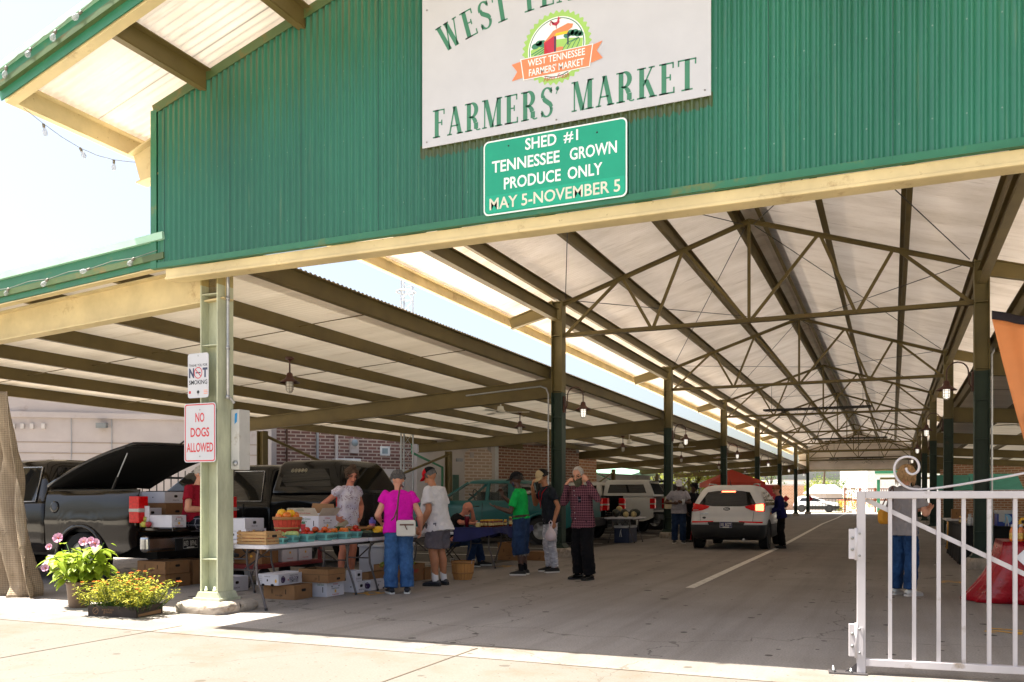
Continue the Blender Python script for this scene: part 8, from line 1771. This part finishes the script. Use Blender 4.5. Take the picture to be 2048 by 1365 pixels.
building('low brick building in the sun beyond the far gate', 1500, 104, 1608, 108, 3.0, BRICKO, name='brick_building'); q = building('tall white building in the haze behind the playground', 1735, 150, 1960, 152, 11, WFR, 10, 'white_building'); q = building('large pale warehouse at the end of the lane', 1560, 170, 1745, 175, 5.0, WFR, 10, 'warehouse')
t = building('little shed with a white roof beyond the far gate', 1652, 98, 1685, 99, 1.9, STUC, 3, 'garden_shed'); L = t['L']; b = MB(); b.prism([(-.5, 1.95), (3.4, 1.95), (1.5, 3.0)], -.3, L + .3, WFR, Matrix(((0, 0, 1, 0), (1, 0, 0, 0), (0, 1, 0, 0), (0, 0, 0, 1)))); b.build('roof', t)
building('long red brick building across the street on the right', 1880, 62, 2150, 54, 4.2, BRICKO, name='brick_building'); t = bpy.data.objects['brick_building.004'] if 'brick_building.004' in bpy.data.objects else None
AWN = mat('teal_awning', '4f9a8c', .7, var=.1)
for i, (px, d) in enumerate(((1912, 58), (1985, 55))): q = at(px, d); t = thing('awning', 'pale teal awning on the red brick building, %s' % ('left one beyond the columns', 'right one near the stall')[i], 'awning', q, A_CAM - .2); b = MB(); b.prism([(0, 2.3), (1.2, 1.85), (1.2, 1.9), (0, 2.9)], -1.4, 1.4, AWN, Matrix(((0, 0, 1, 0), (-1, 0, 0, 0), (0, 1, 0, 0), (0, 0, 0, 1)))); b.build('awning_cloth', t); b = MB(); b.bar((-1.4, -1.2, 1.85), (1.4, -1.2, 1.85), .04, .04, WFR); b.build('awning_bar', t)
# iron fence behind the pickup
IRON = mat('black_iron_fence', '15171a', .5, .3); a, rz, L = wall_frame(255, 20.5, 470, 21.6); t = thing('iron_fence', 'black iron railing between the brown pickup and the stucco building', 'fence', a, rz)
for z in (.25, 1.25, 1.75): b = MB(); b.box(0, L, -.02, .02, z, z + .05, IRON); b.build('rail', t)
k = 0
while k * .16 < L: b = MB(); b.box(k * .16 - .012, k * .16 + .012, -.012, .012, 0, 1.95, IRON); b.build('picket', t); k += 1
# lattice radio mast
MAST = mat('galvanised_mast', 'a3a8ae', .4, .5); q = at(812, 29.5); t = thing('lattice_mast', 'slim grey lattice radio mast rising behind the aisle roof', 'mast', q, .3); R3 = [Vector((.24 * cos(2 * pi * k / 3), .24 * sin(2 * pi * k / 3), 0)) for k in range(3)]
for p in R3: b = MB(); b.tube([p, p + Vector((0, 0, 11.5))], .028, MAST, 6); b.build('mast_leg', t)
b = MB()
for i in range(23):
    for k in range(3): p, r_ = R3[k], R3[(k + 1) % 3]; z = .5 * i; b.tube([p + Vector((0, 0, z)), r_ + Vector((0, 0, z + .5))], .009, MAST, 4); b.tube([p + Vector((0, 0, z)), r_ + Vector((0, 0, z))], .009, MAST, 4)
b.build('lattice', t); b = MB(); b.tube([(.33 * cos(2 * pi * k / 12), .33 * sin(2 * pi * k / 12), 8.3) for k in range(13)], .03, MAST, 6); b.build('collar_ring', t)
# trees
LEAFT = leaf_mat('sunlit_tree_leaf', '6f7d22', 'a3a63a', .4); LEAFD = leaf_mat('green_tree_leaf', '33501e', '5f7a2c', .35); BARK = mat('tree_bark', '4a3b2c', .9, var=.3)
def tree(label, px, d, h, w, m, n=1500, trunk=.25, seed=1, name='tree', grp=None, size=.22):
    q = at(px, d); rnd = random.Random(seed); t = thing(name, label, 'tree' if name == 'tree' else 'bush', q, 0, grp); b = MB(); th = h * trunk; b.tube([(0, 0, 0), (.05 * h, .02, th), (.02, .03, h * .7)], [.035 * h * .5, .024 * h * .5, .006 * h], BARK, 8); cl = []
    for k in range(11):
        a = rnd.uniform(0, 6.28); zz = rnd.uniform(th, h * .9); r = w * .5 * rnd.uniform(.25, .85) * (1 - .5 * abs((zz - h * .55) / h)); c = Vector((r * cos(a), r * sin(a), zz)); cl.append((c, w * rnd.uniform(.14, .27))); b.tube([(0, 0, max(th * .7, zz * .55)), c * .55 + Vector((0, 0, zz * .38)), c], [.012 * h, .007 * h, .002 * h], BARK, 5)
    b.build('trunk', t); b = MB()
    for _ in range(n):
        c, r = rnd.choice(cl); v = Vector((rnd.gauss(0, 1), rnd.gauss(0, 1), rnd.gauss(0, .8))).normalized() * r * rnd.uniform(.45, 1.12); p = c + v; d_ = Vector((rnd.gauss(0, 1), rnd.gauss(0, 1), rnd.gauss(0, .6))).normalized(); s_ = d_.cross(Vector((rnd.random(), rnd.random(), 1))).normalized(); L = size * rnd.uniform(.6, 1.3); b.add([p, p + d_ * L * .5 + s_ * L * .3, p + d_ * L, p + d_ * L * .5 - s_ * L * .3], [(0, 1, 2, 3)], m, None, False)
    b.build('crown', t); return t
for i, (px, d, h, w, m) in enumerate(((1312, 74, 5.5, 6, LEAFT), (1345, 80, 4.8, 6, LEAFT), (1390, 70, 4.6, 5.5, LEAFT), (1425, 76, 4.4, 5, LEAFT), (1240, 84, 7, 6, LEAFD), (1540, 116, 6.4, 7, LEAFD), (1508, 122, 6.5, 6, LEAFT), (1648, 112, 3.6, 5, LEAFT), (1668, 118, 5.0, 6.5, LEAFD), (1622, 120, 3.4, 5, LEAFT))):
    tree(('bright yellow green tree behind the left aisle, leftmost', 'bright yellow green tree just right of the third left column', 'bright yellow green tree behind the man in the white cap', 'bright yellow green tree left of the orange tent', 'dark green tree above the green roofed hall', 'green tree right of the orange canopy tent', 'pale tree behind the orange canopy tent', 'pale bush left of the leaning utility pole', 'dark green tree beside the leaning utility pole', 'low pale tree behind the far gate')[i], px, d, h, w, m, 1700, .2, 10 + i, 'tree', 'trees beyond the shed')
tree('yellow flowering bush by the playground', 1716, 92, 1.6, 3.6, leaf_mat('yellow_blossom', 'c98f14', 'e0b030', .2), 1300, .1, 33, 'bush', None, .16); tree('small green bush beside the little shed', 1679, 94, 1.2, 1.5, LEAFT, 500, .1, 34, 'bush', None, .14)
# utility pole
q = at(1644, 100); t = thing('utility_pole', 'thin leaning utility pole beyond the far gate', 'utility pole', q, 0); b = MB(); b.tube([(0, 0, 0), (.25, 0, 4), (.55, 0, 8.5)], [.12, .11, .09], BARK, 8); b.build('pole', t); b = MB(); b.bar((-.1, -.7, 7.9), (1.1, .7, 7.9), .09, .1, BARK); b.build('crossarm', t)
# orange canopy tent, red crate and red sign under it
TENT = mat('orange_tent_fabric', 'a8321a', .7, var=.1, vscale=2); q = at(1463, 46.5); t = thing('canopy_tent', 'orange pop-up canopy tent behind the white suv', 'canopy tent', q, A_CAM - .02); hw = 1.42; b = MB(); C = [(-hw, -hw), (hw, -hw), (hw, hw), (-hw, hw)]; V = [(x, y, 2.16) for x, y in C] + [(0, 0, 2.86)] + [(x * 1.01, y * 1.01, 1.92) for x, y in C]; b.add(V, [(i, (i + 1) % 4, 4) for i in range(4)] + [(5 + i, 5 + (i + 1) % 4, (i + 1) % 4, i) for i in range(4)], TENT); b.build('canopy', t, solid=.01)
for x, y in C: b = MB(); b.tube([(x * .97, y * .97, 0), (x * .97, y * .97, 2.14)], .022, WFR, 6); b.build('leg', t)
q = at(1532, 44); t = thing('red_sign', 'red rectangular sign leaning under the orange tent', 'sign', q, A_CAM); b = MB(); b.box(-.5, .5, 0, .03, .9, 2.0, S_RED); b.build('sign_plate', t); b = MB(); fit_text(b, '~ ~', XZ((.15, -.003, 1.4)), .4, .1, S_WHITE); b.build('lettering', t); b = MB(); b.tube([(0, .04, 0), (0, .04, 1.9)], .025, DARK, 6); b.build('post', t)
q = at(1392, 26.2); cooler('red cooler with white lid between the man with the cup and the suv', (q.x, q.y, .0), A_CAM, .5, .42, .62, S_RED)
# far gate with red diamonds, wooden playground deck, green canopy
FG = mat('dark_gate_iron', '33302e', .5, .3); RW = mat('red_brown_wood', '8a5036', .8, var=.2)
for i, (x0, x1) in enumerate(((-6.7, -3.2),)):
    t = thing('iron_gate', 'dark iron gate swung open at the far end of the lane', 'gate', (x0, YF + 1.5, 0), .05); L = x1 - x0; b = MB(); b.box(0, L, -.03, .03, .12, .2, FG); b.box(0, L, -.03, .03, 1.3, 1.38, FG); b.bar((0, 0, 1.3), (L, 0, .2), .04, .05, FG); b.build('frame', t)
    for k in range(14): b = MB(); u = L * k / 13; b.box(u - .015, u + .015, -.015, .015, .2, 1.3, FG); b.build('bar', t)
for px, lab in ((1618, 'red diamond sign on the far gate, in front of the white car'), (1572, 'red diamond sign behind the auburn haired woman')): q = at(px, depth(-5, YF + 1.4)); t = thing('diamond_sign', lab, 'sign', (q.x, YF + 1.4 if px > 1600 else q.y, 0), 0); r_ = .3; b = MB(); b.prism([(-r_, 1.35), (0, 1.35 - r_), (r_, 1.35), (0, 1.35 + r_)], -.01, .01, S_RED, Matrix(((1, 0, 0, 0), (0, 0, 1, 0), (0, 1, 0, 0), (0, 0, 0, 1)))); b.build('sign_plate', t); b = MB(); b.box(-.025, .025, .01, .05, 0, 1.5, FG); b.build('post', t)
a, rz, L = wall_frame(1688, 88, 1800, 88); t = thing('playground_deck', 'red brown wooden playground deck with railing beyond the shed', 'playground', a, rz); b = MB(); b.box(0, L, 0, 1.6, 1.15, 1.3, RW); b.build('deck', t)
for u in (.05, L * .28, L * .55, L - .1): b = MB(); b.box(u, u + .13, 0, .13, 0, 2.45, RW); b.build('post', t)
b = MB(); b.box(0, L, -.03, .03, 2.3, 2.4, RW); [b.box(u / 4, u / 4 + .05, -.02, .02, 1.3, 2.3, RW) for u in range(int(L * 4))]; b.build('railing', t)
q = at(1757, 84); t = thing('green_canopy', 'green roofed steel canopy at the far end right of the lane', 'canopy', q, .0); b = MB(); b.box(-.14, .14, -.14, .14, 0, 3.2, TRIM); b.build('post', t); b = MB(); b.box(5.2, 5.48, -.14, .14, 0, 3.2, TRIM); b.build('post', t); b = MB(); b.box(-.3, 6.0, -1.2, 4, 3.75, 4.3, TRIM); b.build('fascia', t); b = MB(); b.box(.14, 5.2, -.08, .08, 3.2, 3.4, STEEL); b.build('beam', t)
q = at(1532, 43); 
bpy.context.view_layer.update()
